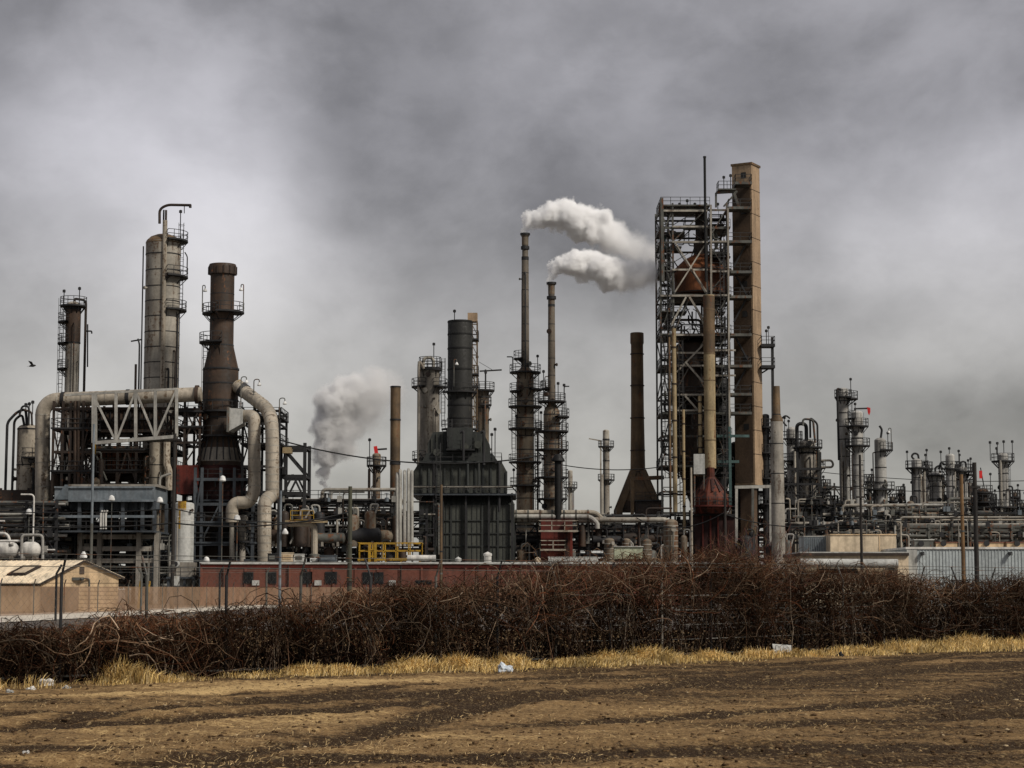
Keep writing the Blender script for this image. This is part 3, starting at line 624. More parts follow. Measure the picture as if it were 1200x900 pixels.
# ------------------------------------------------------------------ dead vine tangle
cpts = np.array([[-300, 760], [0, 746], [150, 733], [250, 723], [330, 713], [420, 704], [500, 695], [560, 681], [640, 668], [720, 664], [800, 663], [870, 660], [930, 667], [965, 681], [1000, 676], [1060, 682], [1120, 680], [1200, 684], [1500, 686]])
def htop(al):
    x = HA.x+HU.x*al; y = HA.y+HU.y*al; px = 600+x/y*2345
    py = np.interp(px, cpts[:, 0], cpts[:, 1]); return (CZ+(690-py)/2345*y)*(1+0.36*(fbm(al, al*0+3.3, 61, 0.9, 4)-0.47))
NV = 5200
def vines(k, m, lmin, lmax, rmin, rmax, droop, stiff, zlo, zhi, spread, pal, out=0.0):
    al = NR.uniform(EXT0, EXT1, k); hs = htop(al)*(0.90+0.2*vnoise(al*1.3, al*0, 8, 1.0)); be = NR.normal(0, spread, k)
    al = al+0.55*np.sin(al*2.3+3*np.sin(al*.7)); z = hs*(zlo+(zhi-zlo)*NR.random(k)); step = NR.uniform(lmin, lmax, k)/m
    d = NR.normal(0, 1, (k, 3)); d[:, 2] = np.abs(d[:, 2])*0.8+0.15; d /= np.linalg.norm(d, axis=1, keepdims=True)
    loc = np.zeros((k, m, 3)); p = np.stack([al, be, z], -1)
    for i in range(m):
        loc[:, i] = p; p = p+d*step[:, None]
        d = d+NR.normal(0, stiff, (k, 3)); d[:, 2] -= droop*(0.3+i/m)
        top = htop(p[:, 0])*1.04; d[:, 2] -= np.where(p[:, 2] > top, 0.8, 0); d[:, 2] += np.where(p[:, 2] < 0.08, 0.9, 0); d[:, 1] -= p[:, 1]*0.18
        d /= np.linalg.norm(d, axis=1, keepdims=True)
    loc[:, :, 2] = np.maximum(loc[:, :, 2], 0.0)
    pts = np.stack([HA.x+HU.x*loc[..., 0]+HN.x*loc[..., 1], HA.y+HU.y*loc[..., 0]+HN.y*loc[..., 1], loc[..., 2]], -1)
    r = NR.uniform(rmin, rmax, k)[:, None]*np.linspace(1, .45, m)[None]
    c = np.array(pal)[NR.choice(len(pal), k)]*NR.uniform(.55, 1.25, (k, 1))
    z0v = loc[:, 0, 2]; tn = fbm(al, z0v*1.6, 31, .75, 3); c = c*np.clip((tn-.22)*2.6, .30, 2.0)[:, None]; gn = np.clip((fbm(al+40, z0v, 33, .5, 2)-.32)*3, 0, 1)[:, None]; c = c*(1-gn*.4)+c.mean(1, keepdims=True)*np.array([1.15, 1.0, .82])*gn*.4; c = c*np.array([1.12, .98, .84]); hz = np.clip(z0v/np.maximum(hs, .1), 0, 1)[:, None]; c = c*(0.17+0.95*hz**1.3)  # last factor puts the shade low in the hedge into strand colour
    return strands(pts, r, c)
PAL1 = [(.13, .082, .055), (.22, .165, .12), (.32, .265, .21), (.10, .05, .03), (.15, .068, .04), (.07, .045, .032)]
PAL2 = [(.17, .088, .052), (.22, .125, .075), (.10, .052, .033), (.28, .20, .14), (.18, .072, .04)]
PAL3 = [(.045, .030, .021), (.03, .02, .015), (.065, .042, .028)]
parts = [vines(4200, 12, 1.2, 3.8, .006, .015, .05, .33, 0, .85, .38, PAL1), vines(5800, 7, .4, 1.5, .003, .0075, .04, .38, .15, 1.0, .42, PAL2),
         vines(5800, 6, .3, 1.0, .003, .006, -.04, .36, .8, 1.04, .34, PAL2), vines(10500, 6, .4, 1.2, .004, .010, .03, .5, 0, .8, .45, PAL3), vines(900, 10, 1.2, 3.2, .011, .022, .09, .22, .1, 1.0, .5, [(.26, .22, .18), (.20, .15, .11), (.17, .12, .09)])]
def stems(k):
    al = NR.uniform(EXT0, EXT1, k); hs = htop(al); be = NR.normal(0, .3, k); m = 7; P_ = np.zeros((k, m, 3)); dx = NR.normal(0, .28, k); ht = hs*NR.uniform(.6, 1.12, k); wb = NR.normal(0, .05, (k, m)); 
    for i in range(m): P_[:, i] = np.stack([al+dx*i/m*ht+wb[:, i], be*(1-.3*i/m), ht*i/(m-1)], -1)
    pts = np.stack([HA.x+HU.x*P_[..., 0]+HN.x*P_[..., 1], HA.y+HU.y*P_[..., 0]+HN.y*P_[..., 1], P_[..., 2]], -1)
    return strands(pts, NR.uniform(.006, .022, k)[:, None]*np.linspace(1, .4, m)[None], np.array([(.10, .07, .05), (.20, .16, .12), (.06, .04, .03), (.14, .08, .05)])[NR.choice(4, k)]*NR.uniform(.5, 1.2, (k, 1)))
parts.append(stems(900))
off = 0; VV, FF, CC = [], [], []
for V, Fc, cl in parts: VV.append(V); FF.append(Fc+off); CC.append(cl); off += len(V)
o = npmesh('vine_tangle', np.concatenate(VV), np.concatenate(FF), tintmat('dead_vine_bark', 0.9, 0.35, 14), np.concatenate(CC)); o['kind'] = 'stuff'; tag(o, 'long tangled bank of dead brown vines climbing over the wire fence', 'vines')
# shrivelled leaves in the tangle, coloured near black for its inner shade
k = 54000; al = NR.uniform(EXT0, EXT1, k); hs = htop(al); zz = hs*NR.random(k)**1.7*0.95; be = 0.12+np.abs(NR.normal(0, .28, k))-.08*(1.1-0.5*zz/np.maximum(hs, .1))
ctr = np.stack([HA.x+HU.x*al+HN.x*be, HA.y+HU.y*al+HN.y*be, zz], -1); e1 = NR.normal(0, 1, (k, 3)); e1 /= np.linalg.norm(e1, axis=1, keepdims=True); e2 = np.cross(e1, NR.normal(0, 1, (k, 3))); e2 /= np.linalg.norm(e2, axis=1, keepdims=True); nn = np.cross(e1, e2)
s_ = NR.uniform(.025, .085, (k, 1)); V = np.stack([ctr-e1*s_, ctr+e2*s_*.6+nn*s_*.3, ctr+e1*s_, ctr-e2*s_*.6+nn*s_*.25], 1).reshape(-1, 3)
lc = np.array([(.012, .008, .005), (.022, .013, .008), (.040, .021, .011), (.085, .038, .016)])[NR.choice(4, k, p=[.4, .32, .2, .08])]*NR.uniform(.7, 1.2, (k, 1))
lc = lc*(0.35+1.0*np.clip(zz/np.maximum(hs, .1), 0, 1))[:, None]  # leaf colour darkened downwards as the shade at the hedge foot
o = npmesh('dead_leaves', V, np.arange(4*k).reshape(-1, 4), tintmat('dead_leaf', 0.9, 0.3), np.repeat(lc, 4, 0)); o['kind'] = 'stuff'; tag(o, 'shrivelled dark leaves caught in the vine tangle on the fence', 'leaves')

# ------------------------------------------------------------------ bare bushes rising out of the vines
def bush(px, Y, ytop, wid, seed, label, pal, zb=0.0, n0=9, thick=1.0):
    q = random.Random(seed); x0 = XX(px, 660, Y); H_ = ZZ(ytop, Y); root = thing('bare_bush', label, 'bush', (x0, Y, zb)); P3, R3, C3 = [], [], []
    tm = MB()
    def grow(p, d, ln, r, lev):
        pts = [p.copy()]; m = 5
        for i in range(m-1):
            d = (d+Vector((q.gauss(0, .16), q.gauss(0, .16), q.gauss(.03, .08)))).normalized(); p = p+d*ln/(m-1); pts.append(p.copy())
        if lev == 0: tm.tube(pts, [r*(1-.1*i) for i in range(m)], 6)
        else: P3.append([v[:] for v in pts]); R3.append([r*(1-.11*i) for i in range(m)]); c = q.choice(pal); C3.append(tuple(v*q.uniform(.7, 1.2) for v in c))
        if lev < 4:
            for _ in range(q.choice((3, 4, 4) if lev < 3 else (2, 3))):
                e = (d+Vector((q.gauss(0, .55), q.gauss(0, .55), q.gauss(.1, .3)))).normalized(); grow(pts[q.choice((2, 3, 4))], e, ln*q.uniform(.5, .72), max(r*.55, .0035*thick), lev+1)
    for i in range(n0):
        a = q.uniform(0, 2*PI); grow(Vector((x0+math.cos(a)*wid*.12, Y+math.sin(a)*.2, zb)), Vector((math.cos(a)*wid/H_*.55, math.sin(a)*.35, 1)).normalized(), (H_-zb)*q.uniform(.38, .52), .03*thick, 0)
    tm.build('stem', M['wooddark'], root)
    V, Fc, cl = strands(np.array(P3), np.array(R3), np.array(C3)); npmesh('twigs', V, Fc, MATS.get('twig') or MATS.setdefault('twig', tintmat('bare_twig', .9, .3)), cl, parent=root).location = -WL[root.name]
bush(893, 60, 601, 2.2, 4, 'tall bare reddish bush standing behind the vines below the leaning grey stack', [(.14, .06, .04), (.10, .05, .035), (.19, .11, .08)], thick=1.2)
bush(845, 64, 612, 1.7, 9, 'bare brown bush behind the vines in front of the red hopper', [(.10, .05, .03), (.07, .04, .028)], thick=1.1)
# ================================================================== LEFT UNIT
YL = 262
# tower with rusty head
tower('distillation_column', 'slim grey column with rust brown head and caged ladder, behind the beige duct', 'column', 83, 280,
      [(357, 8.5), (402, 8.5), (402.1, 8.3), (690, 8.3)], 'clad', bands=[(402, .5, .8), (362, .6, 1.2), (470, .4, .7), (530, .4, .7)],
      plats=[(377, 'L', 9), (402, 'L', 9), (432, 'L', 9), (358, 'A', 7)], ladders=[(70, 350, 600)], masts=[(72.5, 342, 358), (90.5, 339, 357)],
      pipes=[([(84, 355), (84, 350), (97.5, 352), (97.5, 620)], 1.5, 'darkbrown', 0), ([(97, 388), (105, 388), (105, 391)], .9, 'dark', 0), ([(100, 380), (101, 430)], .8, 'dark', 0)])
q = WL['distillation_column']
s = S(380, 280)
MB().lathe([(0.02, ZZ(353, 280)), (4*s, ZZ(354, 280)), (8.75*s, ZZ(358, 280)), (8.75*s, ZZ(401.5, 280))], q.x, 280, 26, cap=False).build('rusty_head', M['rustdark'], bpy.data.objects['distillation_column'])
# stout beige vessel at the edge of the picture
tower('stub_column', 'stout beige insulated vessel at the picture edge with dark arched vapour pipes', 'column', 31, 266, [(502, 12), (690, 12)], 'beige', bands=[(503, .3, .8), (545, .3, .5)],
      pipes=[([(29, 500), (26, 486), (17, 493), (16.5, 576)], 1.5, 'dark', -1), ([(33, 500), (31, 480), (21, 484), (10, 496), (9.5, 610)], 1.6, 'dark', -1.5), ([(36, 500), (36, 478), (28, 477), (25, 488)], 1.2, 'dark', -2), ([(30, 482), (39, 484), (40, 500)], 1.2, 'darkbrown', -2)],
      masts=[(33, 474, 486), (37, 472, 486), (29, 475, 486)], plats=[(536, 'FR', 6)])
# beige duct with elbow
def duct(name, label, pts, rpx, Y, mat, bandpx=None, bends=3.0, n=20, dys=None, collars=()):
    w = [P(a, b, Y) for a, b in pts]
    if dys: w = [Vector((v.x, v.y+d, v.z)) for v, d in zip(w, dys)]
    r = rpx*S(500, Y); root = thing(name, label, 'duct', (w[-1].x, w[-1].y, max(0, min(v.z for v in w))))
    path = fillet(w, r*bends, 7)
    MB().tube(path, r, n).build('shell', M[mat], root)
    acc = 0
    if bandpx:
        for a, b in zip(path, path[1:]):
            d = (b-a); ln = d.length; d.normalize(); u = bandpx*S(500, Y)-acc
            while u < ln: c = a+d*u; MB().tube([c-d*.07, c+d*.07], r*1.025, n).build('seam_band', M['clad'] if mat != 'clad' else M['beige'], root); u += bandpx*S(500, Y)
            acc = (acc+ln) % (bandpx*S(500, Y))
    for a, b, rr, cm in collars:
        k = P(a, b, Y); k2 = P(a+4, b, Y); MB().tube([k, k2], rr*S(500, Y), n).build('flange', M[cm], root)
    return root
duct('flue_duct', 'wide beige duct running level behind the white truss and elbowing down to the roof', [(236, 462), (60, 469), (50, 480), (50, 640)], 8.6, 258, 'beige', 28, 1.6, collars=((72, 468.5, 9.4, 'dark'), (148, 465.4, 9.3, 'dark'), (229, 462.3, 11, 'rustdark')))
# white truss bridge
rt = thing('truss_bridge', 'white steel truss bridge with V bracing below the level beige duct', 'truss', (XX(158, 500, 250), 250, ZZ(517, 250)))
for yy in (250, 254.5):
    m = MB(); T = [(108, 460.5), (136, 459.5), (159, 458.3), (182, 457), (207, 455.8)]; B = [(112, 519), (136, 517.5), (159, 515.5), (182, 513.5), (207, 511.5)]
    A_ = lambda p: P(p[0], p[1], yy)
    m.beam(P(76, 463, yy), A_(T[-1]), .28); m.beam(A_(B[0]), A_(B[-1]), .5, .42)
    for a, b in zip(T, B): m.beam(A_((b[0], a[1])), A_(b), .34)
    m.beam(A_((109, 460)), A_((109, 519)), .30)
    for a, b in ((T[0], B[1]), (B[1], T[2]), (T[2], B[3]), (B[3], T[4])): m.beam(A_((a[0], a[1])), A_((b[0], b[1])), .24)
    m.build('truss_side', M['pale_steel'], rt)
m = MB()
for b in B: m.beam(P(b[0], b[1], 250), P(b[0], b[1], 254.5), .22)
m.build('cross_beam', M['steel'], rt)
MB().box(XX(108, 500, 250), XX(207, 500, 250), 250.3, 254.2, ZZ(515, 250), ZZ(514, 250)).build('walkway', M['dark'], rt)
MB().beam(P(112, 519, 249.6), P(207, 511.5, 249.6), .12, .22).build('toe_plate', M['yellow'], rt) if False else None
# steel tower below truss: yellow post, red-brown posts
fm, X_ = frame('pipe_support', 'open dark red steel frame carrying the beige duct beside the white truss', 'frame', 256, [62, 73, 82, 97, 108], [478, 502, 528, 552, 576], 7, 'darkbrown', .3, braces=[(0, 502, 552, 'X'), (3, 478, 528, '/'), (3, 528, 576, 'X')], decks=[502, 552], top=470)
MB().beam(P(110, 464, 255.4), P(110, 532, 255.4), .42).build('yellow_post', M['yellow'], fm)
for a in (88, 92): MB().tube([P(a, 470, 256), P(a, 640, 256)], .22, 8).build('riser', M['rustdark'], fm)
# grey big column
tower('fractionator_column', 'tall thick grey column with brown dome, cream riser pipe and swan neck beam on top', 'column', 188.5, 272,
      [(284, 20.5), (299, 20.5), (299.1, 20.2), (690, 20.2)], 'clad', bands=[(a, .25, .55) for a in (299, 318, 337, 354, 372, 390, 408, 426, 444, 462, 500, 540)],
      plats=[(324, 'R', 9), (363, 'R', 8), (282, 'R', 8)], ladders=[(210, 262, 362), (207, 364, 600)], masts=[(208.5, 249, 280)],
      pipes=[([(193.5, 630), (193.5, 262)], 2.7, 'beige', -2.4), ([(188, 284), (188, 246)], 1.0, 'dark', 0), ([(191.5, 276), (191.5, 247)], 1.3, 'darkbrown', -.5),
             ([(166.5, 290), (166.5, 600)], .8, 'dark', -1), ([(162, 398), (164, 404), (164, 600)], 1.0, 'dark', -1), ([(160.5, 428), (160.5, 600)], 1.4, 'darkbrown', -1.2), ([(154, 401), (166, 399)], .9, 'dark', -1),
             ([(205, 365), (208, 372), (208, 600)], 1.0, 'dark', -1), ([(215, 297), (218, 302), (218, 322)], .7, 'dark', -1)], dome=False)
rt = bpy.data.objects['fractionator_column']; cx = WL[rt.name].x; s = S(280, 272)
MB().lathe([(0.02, ZZ(274.5, 272)), (8*s, ZZ(275.2, 272)), (15*s, ZZ(278, 272)), (19.3*s, ZZ(282, 272)), (20.7*s, ZZ(285, 272)), (20.7*s, ZZ(286, 272)), (20.2*s, ZZ(286.2, 272))], cx, 272, 28, cap=False).build('dome', M['stackbrown'], rt)
MB().tube(fillet([P(187, 262, 272), P(187, 245, 272), P(196, 240, 272), P(224, 240.5, 272)], 1.2, 5), .19, 8).tube([P(223, 240, 272), P(223, 243.5, 272)], .2, 6).build('davit_beam', M['darkbrown'], rt)
MB().beam(P(216, 241, 272), P(216, 250, 272), .1).build('hoist_chain', M['dark'], rt)
# brown stack with flare
tower('heater_stack', 'dark rusty stack with collared top, flared waist and side platforms above the red heater', 'stack', 258.5, YL,
      [(311, 14), (405, 14), (433, 20.5), (512, 20.5), (512.1, 19), (540, 26), (548, 26), (690, 26)], 'rustdark', detail=4, bands=[(405, .5, .8), (433, .8, 1.0), (450, .4, .8), (470, .6, 1), (490, .4, .8), (345, .2, .4), (375, .2, .4)],
      plats=[(401, 'FL', 12), (365.5, 'FR', 12), (367, 'L', 9), (511, 'A', 7), (482, 'A', 6)], lamps=[(236, 335, 366, 3), (284, 334, 365, -3)], ladders=[(240, 405, 480)], dome=False, openTop=True)
rt = bpy.data.objects['heater_stack']; cx = WL[rt.name].x; s = S(316, YL)
MB().lathe([(14*s, ZZ(322, YL)), (16.2*s, ZZ(322, YL)), (16.2*s, ZZ(312.5, YL)), (15.3*s, ZZ(310, YL)), (13*s, ZZ(310, YL))], cx, YL, 26, cap=False).build('collar', M['rustdark'], rt)
for k in range(14):
    a = 2*PI*k/14; MB().beam((cx+16.4*s*math.cos(a), YL+16.4*s*math.sin(a), ZZ(322, YL)), (cx+16.4*s*math.cos(a), YL+16.4*s*math.sin(a), ZZ(313, YL)), .16).build('collar_lug', M['darkbrown'], rt)
m = MB()
for k in range(20):
    a = 2*PI*k/20; r1, r2 = 19.4*S(512, YL), 26.3*S(540, YL); m.beam((cx+r1*math.cos(a), YL+r1*math.sin(a), ZZ(513, YL)), (cx+r2*math.cos(a), YL+r2*math.sin(a), ZZ(540, YL)), .16)
m.build('cone_rib', M['dark'], rt)
r1, r2 = 19.1*S(512, YL), 26.15*S(540, YL); MB().lathe([(r1, ZZ(513, YL)), (r2, ZZ(540, YL)), (r2, ZZ(541.5, YL))], cx, YL, 26, cap=False).build('cone_jacket', M['concrete'], rt)
# red heater box under the stack
rt = thing('fired_heater', 'dark red fired heater casing ringed with walkways under the rusty stack', 'heater', (cx, YL, 0))
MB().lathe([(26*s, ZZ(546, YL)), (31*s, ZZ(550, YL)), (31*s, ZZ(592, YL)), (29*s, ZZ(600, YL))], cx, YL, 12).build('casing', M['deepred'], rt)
MB().box(XX(207, 560, 258), XX(232, 560, 258), 258, 262, ZZ(579, 258), ZZ(545, 258)).build('burner_box', M['redpaint'], rt)
platform(rt, cx, YL, ZZ(562, YL), 30*s, 37*s, 0, 2*PI, 'bluedark'); platform(rt, cx, YL, ZZ(587, YL), 29*s, 38*s, 0, 2*PI, 'bluedark')
for a in range(8):
    MB().beam((cx+27*s*math.cos(a*PI/4+.2), YL+27*s*math.sin(a*PI/4+.2), 0), (cx+27*s*math.cos(a*PI/4+.2), YL+27*s*math.sin(a*PI/4+.2), ZZ(600, YL)), .5).build('leg', M['bluedark'], rt)
# two ducts coming down from the stack
duct('flue_duct', 'large beige duct slanting from the rusty stack then dropping past the pipe bridge to ground', [(268, 445), (312, 478), (319, 500), (319, 576), (319, 580), (311, 588), (311, 690)], 8.0, 253, 'beige', 8.5, 2.2, dys=(8, 3, 0, 0, 0, -1, -1), collars=())
o = bpy.data.objects['flue_duct.001']; k = P(276, 451, 253); k.y += 7; d = (P(312, 478, 253)-P(268, 445, 253)).normalized(); MB().tube([k-d*.5, k+d*.5], 9*S(470, 253), 18).build('flange', M['dark'], o)
k0 = P(266, 443.5, 253); k0.y += 8; MB().tube([k0, k0+d*1.0], 8.4*S(470, 253), 18).build('rusty_end', M['yellowtan'], o)
duct('flue_duct', 'inner beige duct dropping from the grey breeching box and jogging sideways to a stub', [(284, 487), (298, 487), (298, 577), (292, 589), (272, 589), (272, 612)], 7.4, 255, 'beige', 16, 1.7, dys=(1, 0, 0, 0, 0, 0))
MB().tube([P(271.5, 606, 255), P(271.5, 632, 255), P(271.5, 655, 255.2)], .3, 10).build('lower_pipe', M['clad'], bpy.data.objects['flue_duct.002'])
rt = thing('breeching_box', 'pale grey tapered sheet metal box where the inner duct leaves the rusty stack', 'box', P(278, 493, 256))
m = MB(); a = [P(271, 480, 257), P(271, 507, 257), P(287, 498, 257), P(287, 481, 257)]; m.poly([(v.x, 254.6, v.z) for v in a]); m.poly([(v.x, 258.5, v.z) for v in a])
for i in range(4): b1, b2 = a[i], a[(i+1) % 4]; m.quad((b1.x, 254.6, b1.z), (b2.x, 254.6, b2.z), (b2.x, 258.5, b2.z), (b1.x, 258.5, b1.z))
m.build('casing', M['palegrey'], rt, smooth=False); MB().box(XX(271, 490, 257)-.2, XX(271, 490, 257)+.1, 254.3, 258.8, ZZ(508, 257), ZZ(479, 257)).build('flange', M['steel'], rt)
tower('feed_drum', 'small beige upright drum between the two dropping beige ducts', 'drum', 284, 257, [(606, 6.5), (631, 6.5), (634, 5), (640, 4)], 'concrete', plats=[(634, 'A', 6)], dome=True, n=18)
# steel around the stack
frame('access_structure', 'blue grey steel access frame with stairs around the red heater', 'frame', 256.8, [228, 236, 258, 274, 296], [560, 589, 612, 636, 655], 8, 'bluedark', .34, braces=[(1, 589, 636, '/'), (3, 612, 655, 'X'), (0, 560, 612, 'X')], decks=[636, 612], top=548, deckmat='bluedark')
frame('access_structure', 'slender dark steel frame standing between the truss and the rusty stack', 'frame', 259, [206, 216, 234], [478, 500, 517, 545, 575], 8, 'darkbrown', .3, braces=[(1, 478, 517, 'X'), (1, 517, 545, '/'), (0, 545, 575, '/')], decks=[500, 482], top=470)
fm, X_ = frame('access_structure', 'dark open frame with hook lamps and a landing just past the stack ducts', 'frame', 258, [284, 298, 314, 327], [480, 495, 520, 545, 575, 600], 8, 'dark', .3, braces=[(0, 495, 545, 'X'), (2, 520, 575, '/')], decks=[489, 520], top=478)
for px, a, b in ((282, 441, 489), (297, 444, 489), (327, 466, 490)): hook_lamp(fm, XX(px, a, 257), 257.5, ZZ(b, 257), ZZ(a, 257), .7)
fm, X_ = frame('gantry', 'dark gantry with A shaped bracing and a hanging yellow hoist next to the big duct', 'frame', 262, [329, 357], [522, 556, 576], 6, 'dark', .42, braces=[(0, 524, 556, '\\'), (0, 556, 585, 'A')], top=519)
MB().box(XX(331, 528, 261), XX(341, 528, 261), 261, 263, ZZ(531, 261), ZZ(524, 261)).build('hoist', M['yellowtan'], fm); MB().beam(P(333, 531, 261.5), P(333, 548, 261.5), .14).box(XX(331, 548, 261.5), XX(335, 548, 261.5), 261, 262, ZZ(556, 261), ZZ(547, 261)).build('hoist_block', M['dark'], fm)
# blue-grey air cooler bank over concrete frame
rt = thing('air_cooler', 'long blue grey air cooler bank on a concrete frame below the white truss', 'cooler', (XX(122, 580, 248), 248, 0))
za, zb_ = ZZ(587, 248), ZZ(570, 248)
MB().box(XX(64, 580, 248), XX(180, 580, 248), 248, 258, za, zb_).build('header_box', M['blue'], rt)
MB().box(XX(64, 586, 248), XX(180, 586, 248), 247.7, 248.0, ZZ(588, 248), ZZ(585.5, 248)).build('lower_flange', M['blue'], rt)
MB().box(XX(64, 571, 248), XX(180, 571, 248), 247.8, 248.0, ZZ(572, 248), ZZ(570, 248)).build('upper_flange', M['blue'], rt)
m = MB(); x = XX(60, 566, 248); MB().poly([P(64, 587, 247.7), P(76, 568, 247.7), P(80, 568, 247.7), P(80, 587, 247.7)]).build('end_plate', M['blue'], rt)
MB().box(XX(78, 566, 248), XX(183, 566, 248), 249, 257, zb_, ZZ(567, 248)).build('louvre_bank', M['concrete'], rt)
for i in range(9):
    x0_ = XX(80+i*11.3, 568, 248); MB().lathe([(.9, ZZ(597, 248)), (.9, za)], x0_+.5, 251, 14).build('fan_ring', M['bluedark'], rt)
for px in (66, 92, 118, 143, 166, 180):
    for y in (248.4, 257): MB().beam((XX(px, 620, 248), y, ZZ(622, 248)), (XX(px, 620, 248), y, za), .4).build('post', M['bluedark'], rt)
rect_deck(rt, XX(64, 622, 248), XX(182, 622, 248), 246.6, 258, ZZ(622, 248), 'bluedark', 'F', sp=2.2)
MB().box(XX(64, 605, 248), XX(182, 605, 248), 247.2, 247.4, ZZ(607, 248), ZZ(604, 248)).build('tray', M['blue'], rt)
for px in (93, 116, 162, 183): MB().box(XX(px-2.6, 650, 249), XX(px+2.6, 650, 249), 249, 250.2, 0, ZZ(624, 249)).build('concrete_column', M['concrete'], rt)
for py in (643, 657, 629): MB().box(XX(93, 650, 249), XX(183, 650, 249), 249.3, 250, ZZ(py+2.7, 249), ZZ(py-2.7, 249)).build('concrete_beam', M['concrete'], rt)
for px in (118, 121, 124): MB().tube(fillet([P(px, 620, 246.5), P(px, 602, 246.5), P(px+2, 598, 246.5)], .4, 4), .12, 7).build('white_pipe', M['white'], rt)
# rusty bulk exchangers on the deck below the truss
frame('exchanger_rack', 'dark frame packed with rusty equipment under the truss, above the blue cooler bank', 'frame', 260, [84, 112, 138, 160, 186, 205], [477, 503, 527, 551, 566], 9, 'darkbrown', .34, braces=[(0, 503, 551, 'X'), (4, 477, 527, 'X'), (2, 527, 566, 'A'), (1, 477, 503, '\\')], decks=[551, 527], top=477)
MB_ = None
for i, (a, b, c, d, mt, lb) in enumerate(((88, 110, 477, 522, 'darkbrown', 'dark brown riveted casing in the shadow behind the white truss'), (112, 150, 477, 508, 'rustdark', 'broad rusty casing hung behind the diagonals of the white truss'), (152, 180, 477, 505, 'darkbrown', 'brown box casing behind the last bays of the white truss'), (112, 160, 522, 552, 'rust', 'large rusty ribbed exchanger just under the white truss'))):
    rt = thing('exchanger_casing', lb, 'casing', P((a+b)/2, d, 262)); x0_, x1_, z0_, z1_ = XX(a, d, 261), XX(b, d, 261), ZZ(d, 261), ZZ(c, 261)
    MB().box(x0_, x1_, 261.5, 266, z0_, z1_).build('casing', M[mt], rt); m = MB(); k = int((x1_-x0_)/.6)
    for j in range(k+1): x = x0_+(x1_-x0_)*j/k; m.beam((x, 261.4, z0_), (x, 261.4, z1_), .12)
    m.build('rib', M['dark'], rt); m = MB().beam((x0_-.2, 261.3, z1_-.2), (x1_+.2, 261.3, z1_-.2), .3).beam((x0_-.2, 261.3, (z0_+z1_)/2), (x1_+.2, 261.3, (z0_+z1_)/2), .2); m.build('flange', M['steel'] if i == 3 else M['dark'], rt)
    MB().tube([((x0_+x1_)/2, 262.5, z1_-.1), ((x0_+x1_)/2, 262.5, z1_+.9)], .3, 8).build('nozzle', M['darkbrown'], rt)
tower('lower_column', 'beige insulated column foot seen beneath the truss with a cream pipe alongside', 'column', 183, 259, [(519, 8.8), (575, 8.8), (580, 6), (690, 6)], 'beige', bands=[(545, .3, .5), (560, .3, .5)], pipes=[([(196, 512), (196, 545), (199, 552), (199, 575)], 4.2, 'beige', -1), ([(190, 575), (190, 560), (203, 556)], 1.5, 'pale_steel', -2)], n=20, dome=False)
# white chemical drum with yellow top
rt, x = tower('storage_vessel', 'white upright vessel with yellow stained top on a grey skirt beside the timber pole', 'vessel', 215.5, 240, [(588.5, 4), (589, 9), (590.2, 11.4), (592, 11.7), (658, 11.8)], 'palegrey', detail=1, n=26, dome=False, zb=0)
s = S(600, 240)
for k in (597, 610, 630): MB().lathe([(11.75*s, ZZ(k+.3, 240)), (11.95*s, ZZ(k+.3, 240)), (11.95*s, ZZ(k-.3, 240)), (11.75*s, ZZ(k-.3, 240))], x, 240, 26, cap=False).build('seam_band', M['white'], rt)
MB().lathe([(11.85*s, ZZ(598, 240)), (11.85*s, ZZ(587.8, 240))], x, 240, 8, -2.05, -1.2, cap=False).lathe([(11.8*s, ZZ(620, 240)), (11.8*s, ZZ(598, 240))], x, 240, 4, -1.95, -1.75, cap=False).build('yellow_stain', M['yellow'], rt)
MB().box(x-14*s, x+13*s, 238.6, 242, ZZ(676, 240), ZZ(659, 240)).build('skirt', M['concrete'], rt)
MB().tube([(x-6*s, 238.6, ZZ(661, 240)), (x-6*s, 238.1, ZZ(661, 240))], 4.4*s, 16).build('manway', M['palegrey'], rt); MB().tube([(x-6*s, 238.15, ZZ(661, 240)), (x-6*s, 238.05, ZZ(661, 240))], 2.8*s, 16).build('manway_cover', M['dark'], rt)
rect_deck(rt, x-16*s, x+17*s, 237.8, 243, ZZ(676, 240), 'bluedark', 'FLR'); 
for dx in (-14, -5, 5, 15): MB().beam((x+dx*s, 238.2, 0), (x+dx*s, 238.2, ZZ(677, 240)), .3).build('leg', M['bluedark'], rt)
# two white horizontal tanks
for i, (a, b, lb) in enumerate(((-8, 22, 'white horizontal tank cut by the picture edge, beside its twin'), (23, 48, 'white horizontal tank with domed ends and a pale pipe hoop over the tan shed'))):
    Y = 236; zc = ZZ(644.5, Y); r = 9.6*S(644, Y); x0_, x1_ = XX(a, 644, Y), XX(b, 644, Y); rt = thing('propane_tank', lb, 'tank', ((x0_+x1_)/2, Y, 0))
    MB().tube([(x0_+.02, Y, zc), (x0_+.12*r, Y, zc), (x0_+.35*r, Y, zc), (x0_+.75*r, Y, zc), (x1_-.75*r, Y, zc), (x1_-.35*r, Y, zc), (x1_-.12*r, Y, zc), (x1_-.02, Y, zc)], [.1*r, .5*r, .8*r, r, r, .8*r, .5*r, .1*r], 22).build('shell', M['white'], rt)
    for u in (.25, .75): xx = x0_+(x1_-x0_)*u; MB().box(xx-.2, xx+.2, Y-r*.7, Y+r*.7, 0, zc-.6*r).build('saddle', M['concrete'], rt)
    MB().tube([((x0_+x1_)/2, Y, zc+r*.9), ((x0_+x1_)/2, Y, zc+r*1.3)], .2, 8).build('nozzle', M['steel'], rt)
